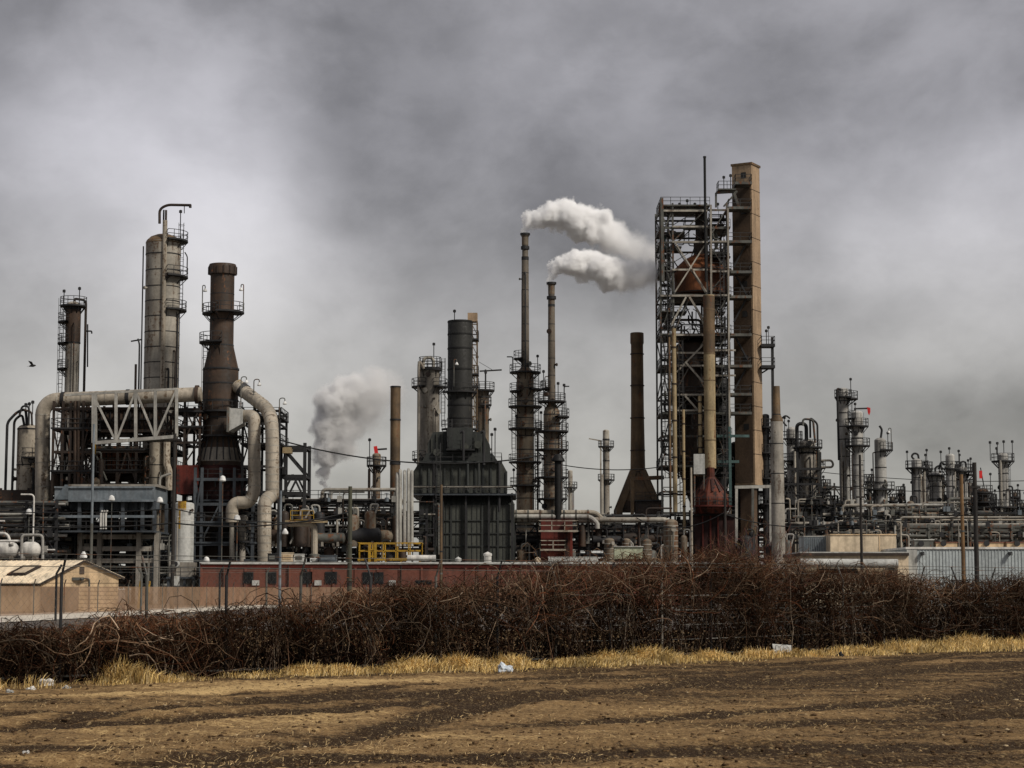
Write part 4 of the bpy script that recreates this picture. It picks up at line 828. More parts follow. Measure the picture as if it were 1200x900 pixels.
rt = thing('pipe_hoop', 'pale goalpost shaped pipe hoop in front of the white tanks', 'pipe', P(38, 660, 233)); MB().tube(fillet([P(25.5, 668, 233), P(25.5, 627, 233), P(50, 627, 233), P(50, 660, 233)], .5, 4), .17, 8).build('hoop', M['pale_steel'], rt); MB().tube([P(25.5, 634, 233.3), P(0, 634, 233.3)], .14, 8).build('branch', M['white'], rt); MB().lathe([(.4, 0), (.4, .2), (.17, .25)], WL[rt.name].x-1.2, 233, 10).build('base_flange', M['steel'], rt)
rt = thing('pipe_hoop', 'low white pipe bend at the picture edge above the white tank', 'pipe', P(5, 640, 234)); MB().tube(fillet([P(-20, 625, 234), P(9, 625, 234), P(13, 640, 234)], .6, 4), .17, 8).build('bend', M['white'], rt); MB().tube([P(12.6, 637, 234), P(13.2, 640.5, 234)], .3, 8).build('flange', M['pale_steel'], rt)
# pipe racks, left
prow('pipe_rack', 'low pipe rack behind the white tanks near the picture edge', 'pipe rack', 246, -110, 66, 586, [592, 604, 616, 630, 648], 6, 8, 36, 'dark', 3, 16, ('dark', 'darkbrown', 'steel', 'pale_steel', 'white'), clutter=22)
prow('pipe_rack', 'rust brown pipe bridge with a solid parapet along the left roofline', 'pipe rack', 262, -100, 66, 572, [580, 598], 5, 7, 32, 'darkbrown', 5, 6, ('darkbrown', 'rustdark', 'steel'), clutter=8)
rt = bpy.data.objects['pipe_rack.001']; MB().box(XX(-100, 580, 261), XX(60, 580, 261), 261, 261.3, ZZ(588, 261), ZZ(574, 261)).build('parapet', M['darkbrown'], rt)
rt['label'] = 'rust brown pipe bridge with a solid parapet below the stout beige vessel'
prow('pipe_rack', 'dense dark pipe rack under the blue cooler bank', 'pipe rack', 253, 66, 206, 626, [632, 645, 660, 674], 6, 9, 30, 'dark', 7, 22, ('dark', 'steel', 'pale_steel', 'blue', 'bluedark'), clutter=40)
prow('pipe_rack', 'shadowed pipe rack behind the white vessel and the red heater legs', 'pipe rack', 268, 180, 330, 594, [606, 622, 640, 658], 6, 9, 34, 'dark', 9, 20, ('dark', 'steel', 'bluedark', 'darkbrown', 'clad'), clutter=36)
prow('pipe_rack', 'pipe rack with a steam vent and a railed top beside the pale hooked pipe', 'pipe rack', 264, 328, 462, 585, [589, 603, 617, 631, 647], 7, 9, 30, 'dark', 12, 22, ('dark', 'steel', 'darkbrown', 'clad', 'pale_steel'), rail=True, clutter=46)
prow('pipe_rack', 'rear pipe rack full of dark lines behind the steam plume', 'pipe rack', 283, 300, 500, 596, [604, 620, 640], 7, 9, 40, 'dark', 14, 10, ('dark', 'darkbrown'), clutter=20)
prow('pipe_rack', 'rear pipe rack deep in shadow behind the cooler bank', 'pipe rack', 284, -130, 300, 590, [598, 615, 635, 655], 8, 9, 36, 'dark', 15, 16, ('dark', 'darkbrown', 'bluedark'), clutter=40)
g_ = ('dark horizontal process drums tucked among the pipe racks', 'slim dark process vessels tucked among the pipe racks')
equip(('weathered horizontal drum on concrete saddles tucked among the pipe racks', 'slim weathered process vessel with a side outlet pipe standing in the pipework'), ('drum', 'vessel'), 258, [(0, 70, 620, 596, 7), (70, 200, 690, 640, 12), (70, 200, 625, 590, 12), (210, 330, 690, 640, 10), (210, 330, 640, 605, 9), (330, 480, 690, 640, 14), (330, 480, 640, 600, 12), (112, 205, 566, 530, 7), (60, 110, 576, 545, 4)], 31, g_)
# beige hooked pipe, yellow platform, valves
rt = thing('hook_pipe', 'pale beige pipe that runs level then hooks down at the pipe rack', 'pipe', P(368, 650, 258)); MB().tube(fillet([P(338, 613.5, 258), P(364, 613.5, 258), P(368.5, 618, 258), P(368.5, 652, 258)], .9, 5), .42, 10).build('bend', M['beige'], rt); MB().lathe([(.75, ZZ(653, 258)), (.75, ZZ(650, 258)), (.45, ZZ(649, 258))], P(368.5, 650, 258).x, 258, 12).build('flange', M['steel'], rt)
rt = thing('service_platform', 'bright yellow railed service platform by the foot of the white pipes', 'platform', (XX(455, 650, 252), 252, 0))
d = rect_deck(rt, XX(419, 655, 252), XX(494, 655, 252), 252, 256, ZZ(654, 252), 'yellow', 'FBLR', 'yellow', .3, 1.9, .14, sp=1.5)
for px in (421, 436, 452, 470, 492): MB().beam((XX(px, 660, 252), 252.2, 0), (XX(px, 660, 252), 252.2, ZZ(655, 252)), .24).build('leg', M['yellow'], rt)
MB().beam(P(433, 636, 251.8), P(433, 662, 251.8), .3).beam(P(440, 636, 251.8), P(440, 662, 251.8), .3).beam(P(433, 644, 251.8), P(440, 644, 251.8), .2).beam(P(433, 652, 251.8), P(440, 652, 251.8), .2).build('gate', M['yellow'], rt)
rt = thing('beam_walkway', 'short yellow walkway beam over the hooked pipe', 'walkway', P(350, 612, 257)); MB().box(XX(334, 610, 257), XX(383, 610, 257), 257, 258.2, ZZ(612.5, 257), ZZ(609.5, 257)).build('beam', M['yellowtan'], rt); rect_deck(rt, XX(340, 606, 257), XX(368, 606, 257), 257, 258, ZZ(609, 257), 'yellow', 'F', 'yellow', .15)
# brown slender stack, small column with red windsock, white risers
tower('slender_stack', 'plain rusty brown pipe stack beside the white steam plume', 'stack', 463, 285, [(452.5, 6), (690, 5.7)], 'stackbrown', detail=0, bands=[(492, .5, .9), (543, .5, 1.6), (453.5, .3, .8)], dome=False, n=18, openTop=True)
fm, x = tower('small_column', 'small beige column with round platform and a red topped pole by the steam plume', 'column', 441, 290, [(533, 5), (541, 5), (541.1, 4.6), (690, 5)], 'colbase', plats=[(545, 'A', 7)], pipes=[([(433, 550), (433, 620)], 1.6, 'darkbrown', -1)], masts=[(433, 516, 545)], n=16)
MB().beam((x, 290, ZZ(533, 290)), (x-.2, 290, ZZ(523, 290)), .5).build('mast', M['signal'], fm); MB().beam((x-.3, 290, ZZ(527, 290)), (x+1.5, 290, ZZ(526, 290)), .25).build('arm', M['dark'], fm)
for i, px in enumerate((465.5, 469, 474, 478.5, 482.5)):
    h = (556, 552, 553, 551, 553)[i]
    if i == 0: rt = thing('riser_bank', 'bank of five tall white pipes looped at the top beside the dark heater', 'pipes', P(474, 650, 256))
    MB().tube(fillet([P(px, 640, 256), P(px, h, 256), P(px+.3, h-1, 259), P(px+.3, 640, 259)], .6, 5), .2, 8).build('white_pipe', M['pale_steel'], rt)
MB().box(XX(462, 600, 257), XX(486, 600, 257), 257.2, 258.2, ZZ(601, 257), ZZ(599.5, 257)).build('support', M['steel'], rt)

# ================================================================== DARK HEATER BLOCK
YH = 286
fm = thing('heater_block', 'huge dark green grey heater with ribbed walls, shouldered hood and fat dark stack', 'heater', (XX(541, 600, YH), YH, 0))
DP = 15
def hbox(a, b, c, d, y0, y1, nm, mt): return MB().box(XX(a, d, YH), XX(b, d, YH), y0, y1, max(0, ZZ(d, YH)), ZZ(c, YH)).build(nm, M[mt], fm)
hbox(492, 602, 592, 720, YH, YH+DP, 'lower_wall', 'heater2')

x0_, x1_ = XX(492, 590, YH), XX(602, 590, YH); z0_, z1_ = ZZ(592, YH), ZZ(580, YH); i0, i1 = XX(497, 580, YH), XX(596, 580, YH)
m = MB(); m.quad((x0_, YH, z0_), (x1_, YH, z0_), (i1, YH+1.6, z1_), (i0, YH+1.6, z1_)); m.quad((x1_, YH, z0_), (x1_, YH+DP, z0_), (i1, YH+DP-1, z1_), (i1, YH+1.6, z1_)); m.quad((x0_, YH, z0_), (x0_, YH+DP, z0_), (i0, YH+DP-1, z1_), (i0, YH+1.6, z1_))
m.build('shoulder_plate', M['heater2'], fm, smooth=False)
m = MB()
for k in range(19):
    px = 492+110*k/18; xx = XX(px, 620, YH); wd2 = .26 if k % 3 == 0 else .10
    m.box(xx-wd2/2, xx+wd2/2, YH-wd2*.7, YH-.003, 0, ZZ(592, YH)); 
    xi = XX(497+99*k/18, 580, YH); m.beam((xx, YH-.05, ZZ(592, YH)), (xi, YH+1.5, ZZ(580, YH)), wd2)
m.build('wall_rib', M['heater'], fm)
m = MB()
for py in (610, 625, 640): m.box(XX(492, py, YH), XX(602, py, YH), YH-.18, YH-.01, ZZ(py+.5, YH), ZZ(py-.5, YH))
m.build('seam', M['heater'], fm)
for k, px in enumerate((519, 546, 573, 600)): MB().box(XX(px-1.1, 620, YH), XX(px+1.1, 620, YH), YH-.7, YH-.3, 0, ZZ(578, YH)).build('buckstay', M['dark'], fm)
m = MB()
for k in range(13):
    px = 484.5+109*k/12; xx = XX(px, 560, YH); m.box(xx-.13, xx+.13, YH+.8, YH+.995, ZZ(577, YH), ZZ(552 if k in (0, 12) else 542, YH))
m.build('wall_rib', M['heater'], fm)
rect_deck(fm, XX(483, 578, YH), XX(605, 578, YH), YH-1.3, YH+DP+.5, ZZ(579, YH), 'bluedark', 'FLR', sp=2.4); rect_deck(fm, XX(491, 540, YH)+.1, XX(588, 540, YH), YH+.2, YH+DP+.2, ZZ(540, YH), 'heater', 'FLR', sp=2.2)
rect_deck(fm, XX(484, 608, YH), XX(500, 618, YH), YH-1.6, YH-.9, ZZ(613, YH), 'bluedark', 'F', sp=2)
# shouldered hood: three stepped ducts
def prism(pts, y0, y1, nm, mt):
    m = MB(); a = [P(u, v, YH) for u, v in pts]; n = len(a)
    m.poly([(v.x, y0, v.z) for v in a]); m.poly([(v.x, y1, v.z) for v in a][::-1])
    for i in range(n): b1, b2 = a[i], a[(i+1) % n]; m.quad((b1.x, y0, b1.z), (b1.x, y1, b1.z), (b2.x, y1, b2.z), (b2.x, y0, b2.z))
    return m.build(nm, M[mt], fm, smooth=False)
prism([(484, 577.5), (484, 552), (491, 541.2), (588, 541.2), (594, 552), (594, 577.5)], YH+1, YH+DP, 'upper_wall', 'heater2')
prism([(493, 540.5), (499, 530), (577, 530), (584, 540.5)], YH+2.4, YH+13, 'hood_base', 'heater')
prism([(500, 539), (500, 519), (506, 505), (524, 503), (524, 539)], YH+3, YH+12, 'hood_duct', 'heater')
prism([(552, 539), (552, 503), (566, 505), (573.5, 519), (573.5, 539)], YH+3.4, YH+12.2, 'hood_duct', 'heater')
prism([(523, 539), (523, 500), (553, 500), (553, 539)], YH+2, YH+12.5, 'stack_base', 'heater')
m = MB()
for px in (506, 512, 518, 558, 564, 569): m.beam(P(px, 508 if 510 < px < 560 else 514, YH+2.9), P(px, 539, YH+2.9), .2)
m.build('hood_rib', M['heater2'], fm)
cx = XX(537.5, 440, YH); s = S(440, YH); cy = YH+7
MB().lathe([(12.6*s, ZZ(374, YH)), (14.6*s, ZZ(368.5, YH)), (14.8*s, ZZ(369, YH)), (14.6*s, ZZ(500, YH))], cx, cy, 28, cap=False).lathe([(0.02, ZZ(380, YH)), (13*s, ZZ(380, YH))], cx, cy, 28, cap=False).build('stack', M['soot'], fm)
ringband(fm, cx, cy, [[(14.5*s, ZZ(py+.9, YH)), (15.2*s, ZZ(py+.9, YH)), (15.2*s, ZZ(py-.9, YH)), (14.5*s, ZZ(py-.9, YH))] for py in (370, 385, 402, 427, 470, 486)], 28, 'black', 'stack_band')
for py, a, b in ((571, 484, 600), (603, 492, 510)): MB().tube([P(a, py, YH-1.0), P(b, py, YH-1.0)], .13, 7).build('front_pipe', M['clad'], fm)
for px, a, b, mt in ((543, 505, 540, 'dark'), (548, 541, 577, 'heater'), (561, 541, 577, 'heater'), (585, 541, 600, 'dark'), (508, 541, 650, 'dark'), (514, 590, 650, 'steel'), (567, 505, 545, 'dark')): MB().tube(fillet([P(px-4, a+2, YH-.5), P(px, a, YH-.6), P(px, b, YH-.9)], .5, 4), .2, 8).build('riser', M[mt], fm)
for px, py in ((545, 524), (560, 521), (512, 530)): MB().tube([P(px, py, YH+2.8), P(px, py, YH+1.9)], .55, 12).build('manway', M['heater2'], fm)
rect_deck(fm, XX(523, 524, YH), XX(556, 524, YH), YH-.2, YH+2, ZZ(526, YH), 'dark', 'FLR')
platform(fm, cx, cy, ZZ(453.5, YH), 14.6*s, 21*s, -PI, .35, 'dark'); platform(fm, cx, cy, ZZ(498, YH), 14.6*s, 22*s, -PI, .3, 'dark')
ladder(fm, XX(527, 520, YH), YH+1.4, ZZ(540, YH), ZZ(490, YH)); ladder(fm, XX(514, 610, YH), YH-1.5, ZZ(640, YH), ZZ(520, YH))
hook_lamp(fm, XX(531, 425, YH), cy-2.6, ZZ(425, YH)-3, ZZ(417, YH), .4); mast(fm, XX(531, 362, YH), cy, ZZ(370, YH), ZZ(357, YH)); mast(fm, XX(580, 505, YH), YH+2, ZZ(540, YH), ZZ(502, YH)); mast(fm, XX(576, 505, YH), YH+4, ZZ(540, YH), ZZ(507, YH))
# stair tower of the heater stack with tan cap
fm2 = thing('stair_tower', 'narrow ladder tower with tan cap clinging to the fat dark stack', 'ladder tower', (XX(554, 500, YH+11), YH+11, 0))
MB().box(XX(548, 370, YH+10), XX(559.5, 370, YH+10), YH+10, YH+12, ZZ(376.5, YH+10), ZZ(366.5, YH+10)).build('cap', M['tan'], fm2)
m = MB()
for px in (553, 559):
    for y in (YH+10, YH+12): m.beam((XX(px, 440, YH+10), y, ZZ(540, YH+10)), (XX(px, 440, YH+10), y, ZZ(376, YH+10)), .2)
for k, py in enumerate(range(380, 500, 12)): m.beam(P(553, py, YH+10), P(559, py, YH+10), .15); m.beam(P(553, py, YH+10), P(559, py+12, YH+10), .1)
m.build('frame', M['stackbrown'], fm2)
for py in (397, 438, 452): rect_deck(fm2, XX(550, py, YH+10), XX(561, py, YH+10), YH+9.4, YH+12.3, ZZ(py, YH+10), 'dark', 'FLR')
tower('grey_column', 'stout grey column with railed crown half hidden behind the dark heater hood', 'column', 503.5, 305, [(431, 12), (432, 11.5), (690, 11.5)], 'concrete', bands=[(433, .3, 1)], plats=[(453, 'L', 10), (453, 'R', 9), (433, 'A', 3), (538, 'L', 9)],
      pipes=[([(497, 434), (491.5, 424), (491, 434), (491, 560)], 1.7, 'clad', -2)], masts=[(508, 404, 420), (513, 470, 500)], ladders=[(519, 420, 500)], n=24, dome=False)
rt = bpy.data.objects['grey_column']; x = WL[rt.name].x; s = S(430, 305); platform(rt, x, 305, ZZ(431, 305), 2*s, 13*s, 0, 2*PI, 'dark', rh=1.6); MB().tube(fillet([(x-8*s, 305, ZZ(431, 305)), (x-8*s, 305, ZZ(419, 305)), (x+4*s, 305, ZZ(419, 305)), (x+4*s, 305, ZZ(431, 305))], 1, 5), .25, 8).build('overhead_pipe', M['clad'], rt)
tower('rear_column', 'brownish column with a jutting crane arm close behind the fat dark stack', 'column', 565, 310, [(459, 8.5), (461, 8), (690, 8)], 'colbase', bands=[(466, .3, .6), (478, .4, .7)], plats=[(457, 'A', 6), (474, 'FR', 3)], masts=[(559, 419, 455), (569, 437, 457)], n=20, dome=False,
      pipes=[([(556, 430), (556, 500)], 1.1, 'clad', -1.5)])
rt = bpy.data.objects['rear_column']; MB().beam(P(562, 435, 310), P(588, 433.5, 310), .22).beam(P(569, 456, 310), P(569, 433, 310), .25).beam(P(561, 424, 310), P(577, 433.5, 310), .06).build('crane_arm', M['dark'], rt)

# ================================================================== TALL STACKS WITH PLUMES
YS = 318
tower('tall_stack', 'tallest slim stack on a banded tan column, upper white plume streaming off it', 'stack', 615.5, YS, [(274, 4.6), (277, 4.6), (277.1, 3.4), (300, 3.4), (301, 4), (430, 4.6), (436, 9.8), (447, 10.2), (690, 10.6)], 'colbase',
      bands=[(274.5, 1.2, 1.1), (290.5, 1.6, 1.8), (303, .3, 2), (320, .2, .4), (340, .2, .4), (360, .2, .4), (380, .2, .4), (400, .2, .5), (455, .3, .5), (470, .3, .4), (490, .3, .5), (511, .3, .5), (527, .3, .5), (556, .3, .5), (584, .3, .5)],
      plats=[(420, 'L', 9), (436, 'A', 8.5), (458, 'L', 8), (456, 'R', 10), (476, 'A', 9.5), (502, 'A', 9.5), (541, 'A', 9), (568.5, 'A', 7.5)], masts=[(630, 418, 436), (605, 488, 502), (634, 484, 502), (602, 551, 568), (632, 588, 560)],
      ladders=[(629, 436, 600), (602, 458, 541)], pipes=[([(594, 419), (601, 419), (601, 436)], .7, 'dark', -1), ([(628, 505), (630, 512), (630, 600)], 1.1, 'darkbrown', -1)], dome=False, n=22, openTop=True)
tower('tall_stack', 'shorter slim stack on a rusty banded column, lower white plume streaming off it', 'stack', 646.5, 306, [(331, 4.6), (334, 4.6), (334.1, 3.6), (349, 3.6), (352, 3.8), (470, 4.4), (473, 4.8), (482, 9.3), (488, 9.6), (690, 9.8)], 'colbase',
      bands=[(332, 1.2, 1.2), (349, 1.9, 1.8), (358, .3, 1.5), (380, .2, .4), (400, .2, .4), (420, .2, .4), (440, .2, .5), (486, .3, .6), (500, .3, .5), (520, .3, .5), (545, .3, .5), (565, .3, .5), (584, .3, .5)],
      plats=[(455, 'L', 8), (470, 'A', 12), (488, 'R', 11), (505, 'A', 10), (526.5, 'A', 10), (559, 'A', 9.5), (584, 'A', 8.5)], masts=[(637, 436, 470), (654, 450, 470), (661, 452, 488), (636, 538, 559)],
      ladders=[(661, 470, 600)], pipes=[([(661, 470), (661, 453.5), (667, 453.5)], .7, 'dark', -1), ([(655, 505), (657.5, 512), (657.5, 610)], 1.0, 'rustdark', -1)], dome=False, n=22, openTop=True)
for nm in ('tall_stack', 'tall_stack.001'):
    rt = bpy.data.objects[nm]; x = WL[nm].x; yb = WL[nm].y; q = random.Random(3)
    sp = [(274, 4.75), (277, 4.75), (277.1, 3.5), (300, 3.5), (301, 4.1), (430, 4.75)] if nm == 'tall_stack' else [(331, 4.75), (334, 4.75), (334.1, 3.75), (349, 3.75), (352, 3.95), (470, 4.55)]
    MB().lathe([(hw*S(py, yb), ZZ(py, yb)) for py, hw in sp], x, yb, 22, cap=False).build('upper_shaft', M['stackgrey'], rt)
    for py, sg in ((463, 1), (471, 1), (497, -1), (536, 1), (550, -1)): a = q.uniform(-2.6, -.6); r = 10.3*S(py, yb); d = Vector((math.cos(a), math.sin(a), 0)); k = Vector((x, yb, ZZ(py, yb))); MB().tube([k+d*(r*.95), k+d*(r*.95+.5)], .38, 12).build('manway', M['rustdark'], rt)
tower('small_stack', 'black pipe stack with flat cap rising from a dark red box near the tall stacks', 'stack', 654, 292, [(538, 4), (690, 4.2)], 'black', detail=0, n=14, dome=False); rt = bpy.data.objects['small_stack']; x = WL[rt.name].x; s = S(540, 292); MB().lathe([(0.02, ZZ(532, 292)), (3.5*s, ZZ(532.5, 292)), (8*s, ZZ(539, 292)), (8*s, ZZ(540.5, 292)), (4*s, ZZ(541.5, 292))], x, 292, 14).build('rain_cap', M['black'], rt)
rt = thing('incinerator_box', 'dark red equipment box with two pale railed landings under the black stack', 'box', (XX(652, 640, 289), 289, 0))
MB().box(XX(634, 640, 289), XX(671, 640, 289), 289, 295, 0, ZZ(609, 289)).build('casing', M['redpaint'], rt); MB().box(XX(661, 640, 289), XX(668, 640, 289), 288.3, 288.99, 0, ZZ(612, 289)).build('side_duct', M['hopper'], rt)
rect_deck(rt, XX(631, 621, 288), XX(677, 621, 288), 286.8, 288.2, ZZ(621.5, 288), 'beige', 'FLR', 'beige', .25, 1.35, .13); rect_deck(rt, XX(633, 643, 288), XX(663, 643, 288), 286.8, 288.2, ZZ(643.5, 288), 'beige', 'FLR', 'beige', .25, 1.2, .12)
ladder(rt, XX(652, 632, 287), 287.6, ZZ(643, 287), ZZ(622, 287), .6, 'hopper', False)
tower('far_column', 'pale slim column with one round platform far off between the stacks and the coker', 'column', 710.5, 430, [(505, 3.8), (510, 3.8), (518, 3.8), (690, 4.1)], 'clad', plats=[(523, 'A', 5.5), (562, 'A', 6)], bands=[(515, .4, .7), (540, .3, .6)], pipes=[([(704.5, 557), (704.5, 620)], 2.1, 'clad', -3)], n=16)
tower('far_column', 'very small pale column with one platform just past the black stack', 'column', 668.5, 440, [(552, 2.6), (600, 2.8), (690, 2.8)], 'clad', plats=[(571, 'A', 5.5)], n=14)
rt = thing('crane_boom', 'faint thin crane boom far away behind the slim columns', 'crane', P(695, 600, 520)); MB().beam(P(690, 514, 520), P(704, 516.5, 520), .3).beam(P(704, 600, 520), P(704, 516, 520), .4).build('boom', M['clad'], rt)
# brown stack on splayed base
rt = thing('splayed_stack', 'brown weathered stack standing on a splayed four legged skirt', 'stack', (XX(747, 480, 312), 312, 0)); x = WL[rt.name].x; s = S(480, 312)
MB().lathe([(0.02, ZZ(395, 312)), (6.6*s, ZZ(394, 312)), (7.0*s, ZZ(390, 312)), (7.9*s, ZZ(390.5, 312)), (8*s, ZZ(402, 312)), (7.2*s, ZZ(404, 312)), (7.6*s, ZZ(480, 312)), (8.8*s, ZZ(556, 312)), (9.2*s, ZZ(562, 312))], x, 312, 22, cap=False).build('shaft', M['stackbrown'], rt)
ringband(rt, x, 312, [[(7*s, ZZ(py+.6, 312)), ((8.1+(py-415)/140)*s, ZZ(py+.6, 312)), ((8.1+(py-415)/140)*s, ZZ(py-.6, 312)), (7*s, ZZ(py-.6, 312))] for py in (415, 452, 490, 528, 553)], 22, 'darkbrown')
for a in (PI*.25, PI*.75, PI*1.25, PI*1.75): 
    m = MB(); m.tube([(x+8*s*math.cos(a), 312+8*s*math.sin(a), ZZ(553, 312)), (x+33*s*math.cos(a), 312+33*s*math.sin(a), ZZ(598, 312)), (x+33*s*math.cos(a), 312+33*s*math.sin(a), 0)], [5.4*s, 5.4*s, 5*s], 4); m.build('leg', M['stackbrown'], rt)
MB().lathe([(10*s, ZZ(553, 312)), (27*s, ZZ(587, 312)), (27*s, ZZ(590, 312))], x, 312, 4, PI/4, PI/4+2*PI, cap=False).build('skirt_plate', M['stackbrown'], rt, smooth=False)
MB().box(x-20*s, x+12*s, 309, 315, ZZ(600, 312), ZZ(588, 312)).build('flue_box', M['rustdark'], rt)
rt = thing('flue_portal', 'pale steel goalpost frame and dark rusty flue box between the splayed stack and the coker', 'frame', P(757, 600, 304)); MB().beam(P(740, 561, 304), P(778, 559.5, 304), .6).beam(P(741, 561, 304), P(741, 610, 304), .5).build('goalpost', M['stackbrown'], rt); MB().box(XX(746, 590, 304), XX(778, 590, 304), 304.5, 309, ZZ(602, 304), ZZ(586, 304)).build('flue_box', M['darkbrown'], rt); rect_deck(rt, XX(745, 586, 304), XX(778, 586, 304), 304.2, 309, ZZ(585.5, 304), 'dark', 'F')
# ================================================================== COKER STRUCTURE
YC = 300
cols = [775, 790, 830, 854]
fm, X_ = frame('coker_structure', 'towering open steel structure of crossed braces and floors around the rusty drum', 'structure', YC, cols, [245, 266, 283, 346, 391, 428, 462, 483, 510, 545, 575, 600, 630], 9, 'steel', .27,
    braces=[(1, 284, 346, 'X'), (1, 347, 391, 'A'), (1, 391, 462, 'X'), (1, 463, 483, 'A'), (0, 245, 283, 'X'), (0, 283, 346, '\\'), (0, 346, 391, '/'), (0, 391, 462, 'X'), (2, 245, 283, '/'), (2, 283, 318, '\\'), (2, 318, 346, '/'), (2, 346, 391, 'X'), (2, 391, 428, '/'), (2, 428, 483, 'X'), (0, 483, 545, '/'), (2, 483, 545, '\\'), (1, 245, 283, '/')], top=238)
def cdeck(px0, px1, py, y0=YC-.2, y1=YC+9, rail='FL', mt='steel', nm='floor'): return rect_deck(fm, XX(px0, py, YC), XX(px1, py, YC), y0, y1, ZZ(py, YC)+.15, mt, rail, name=nm)
cdeck(774, 832, 241, rail='FLB'); cdeck(774, 806, 266, YC+5, YC+9, 'L'); cdeck(774, 802, 283, YC+5, rail='L'); cdeck(788, 830, 346, rail=''); cdeck(774, 832, 392); cdeck(774, 856, 428, YC+1); cdeck(788, 856, 463); cdeck(774, 856, 484, YC+2); cdeck(830, 858, 512, rail='F', mt='teal'); cdeck(830, 860, 546, rail='F', mt='teal'); cdeck(774, 830, 546, YC+1)
cdeck(830, 857, 265, YC+1, rail='F'); cdeck(830, 857, 318, rail='F'); cdeck(830, 857, 391, rail='F'); cdeck(830, 857, 410, YC+1, rail='F'); cdeck(830, 857, 346, rail='F'); cdeck(834, 852, 295, YC+2, rail='F'); cdeck(774, 790, 318, rail='FL'); cdeck(774, 790, 365, rail='FL')
# light front beams and posts that catch the eye
m = MB()
for a, b, py in ((774, 829, 247), (788, 829, 265.5), (788, 829, 283.5), (774, 829, 346.5), (790, 829, 392.5), (790, 829, 413.5), (790, 829, 428.5), (790, 829, 462.5), (832, 862, 410.5), (832, 862, 440), (790, 829, 481), (788, 829, 316), (832, 854, 283), (832, 854, 318), (832, 854, 346)): m.beam(P(a, py, YC-.35), P(b, py, YC-.35), .16, .27)
m.beam(P(833, 240, YC-.4), P(833.5, 352, YC-.4), .28); m.beam(P(853, 244, YC-.4), P(855, 500, YC-.4), .26)
m.beam(P(791, 284, YC-.5), P(828, 342, YC-.5), .2); m.beam(P(791, 342, YC-.6), P(828, 284, YC-.6), .2)
m.beam(P(808, 348, YC-.5), P(826, 378, YC-.5), .3); m.beam(P(804, 348, YC-.5), P(786, 382, YC-.5), .26); m.beam(P(793, 436, YC-.5), P(824, 404, YC-.5), .24); m.beam(P(803, 424, YC-.6), P(824, 448, YC-.6), .26); m.beam(P(803, 464, YC-.5), P(819, 482, YC-.5), .26)
m.build('front_brace', M['clad'], fm)
m = MB().beam(P(855, 500, YC-.4), P(856, 592, YC-.4), .4).beam(P(841, 541, YC-.4), P(866, 541, YC-.4), .3, .4).beam(P(840, 511, YC-.3), P(878, 511, YC-.3), .3, .4); m.build('lower_post', M['teal'], fm)
MB().beam(P(775.5, 232, YC-.3), P(777, 330, YC-.3), .45).build('corner_post', M['steel'], fm)
for px, a, b in ((776, 395, 560), (783, 280, 560), (826, 350, 520), (845, 285, 440), (848, 430, 560), (797, 400, 600)): ladder(fm, XX(px, a, YC), YC-.7, ZZ(b, YC), ZZ(a, YC), .5)
for px, py in ((797, 240), (806, 236), (815, 240), (842, 240)): mast(fm, XX(px, py, YC), YC+1, ZZ(245, YC), ZZ(py-2, YC))
# crossing pipes inside the structure
q = random.Random(44)
for i in range(60):
    a, b = q.uniform(776, 830), q.uniform(360, 560); d = q.uniform(12, 40); e = q.uniform(18, 60); r = q.choice((.07, .09, .13, .2)); y = YC+q.uniform(0, 8)
    MB().tube(fillet([P(a, b, y), P(a, b+e*.4, y), P(min(a+d, 856), b+e*.4, y), P(min(a+d, 856), b+e, y)], .7, 4), r, 7).build('pipe', M[q.choice(('dark', 'darkbrown', 'steel', 'stackbrown', 'dark', 'rustdark'))], fm)
for i in range(14):
    a, b = q.uniform(831, 850), q.uniform(262, 540); e = q.uniform(20, 50); y = YC+q.uniform(0, 7)
    MB().tube(fillet([P(a, b, y), P(a, b+e*.5, y), P(a+q.uniform(-10, 10), b+e*.5, y), P(a+q.uniform(-4, 4), b+e, y)], .6, 4), q.choice((.12, .2, .28)), 7).build('pipe', M[q.choice(('dark', 'steel', 'pale_steel', 'darkbrown'))], fm)
for y in (YC+3, YC+6.5):
  m = MB().beam(P(775, 250, y), P(776, 590, y), .12).beam(P(789, 250, y), P(790, 590, y), .12).beam(P(831, 250, y), P(832, 590, y), .12).beam(P(853, 250, y), P(855, 590, y), .12)
  m.beam(P(775, 353, y), P(855, 353, y), .12)
  for k, py in enumerate(range(252, 590, 11)):
        m.beam(P(775, py, y), P(790, py, y), .12); m.beam(P(831, py, y), P(854, py, y), .12)
        if k % 2: m.beam(P(775, py, y), P(790, py+11, y), .1); m.beam(P(831, py+11, y), P(854, py, y), .1)
        elif not 296 < py < 350: m.beam(P(790, py+11, y), P(808, py, y), .1); m.beam(P(812, py, y), P(830, py+11, y), .1)
  m.build('secondary_steel', M['steel'], fm)
for k, py in enumerate((255, 274, 300, 332, 356, 374, 402, 420, 440, 472, 495, 522)): rect_deck(fm, XX(775 if k % 2 else 832, py, YC), XX(789 if k % 2 else 853, py, YC), YC+.3, YC+2.6, ZZ(py, YC), 'dark', 'FLR', th=.14, t=.06, name='grating')
q = random.Random(91)
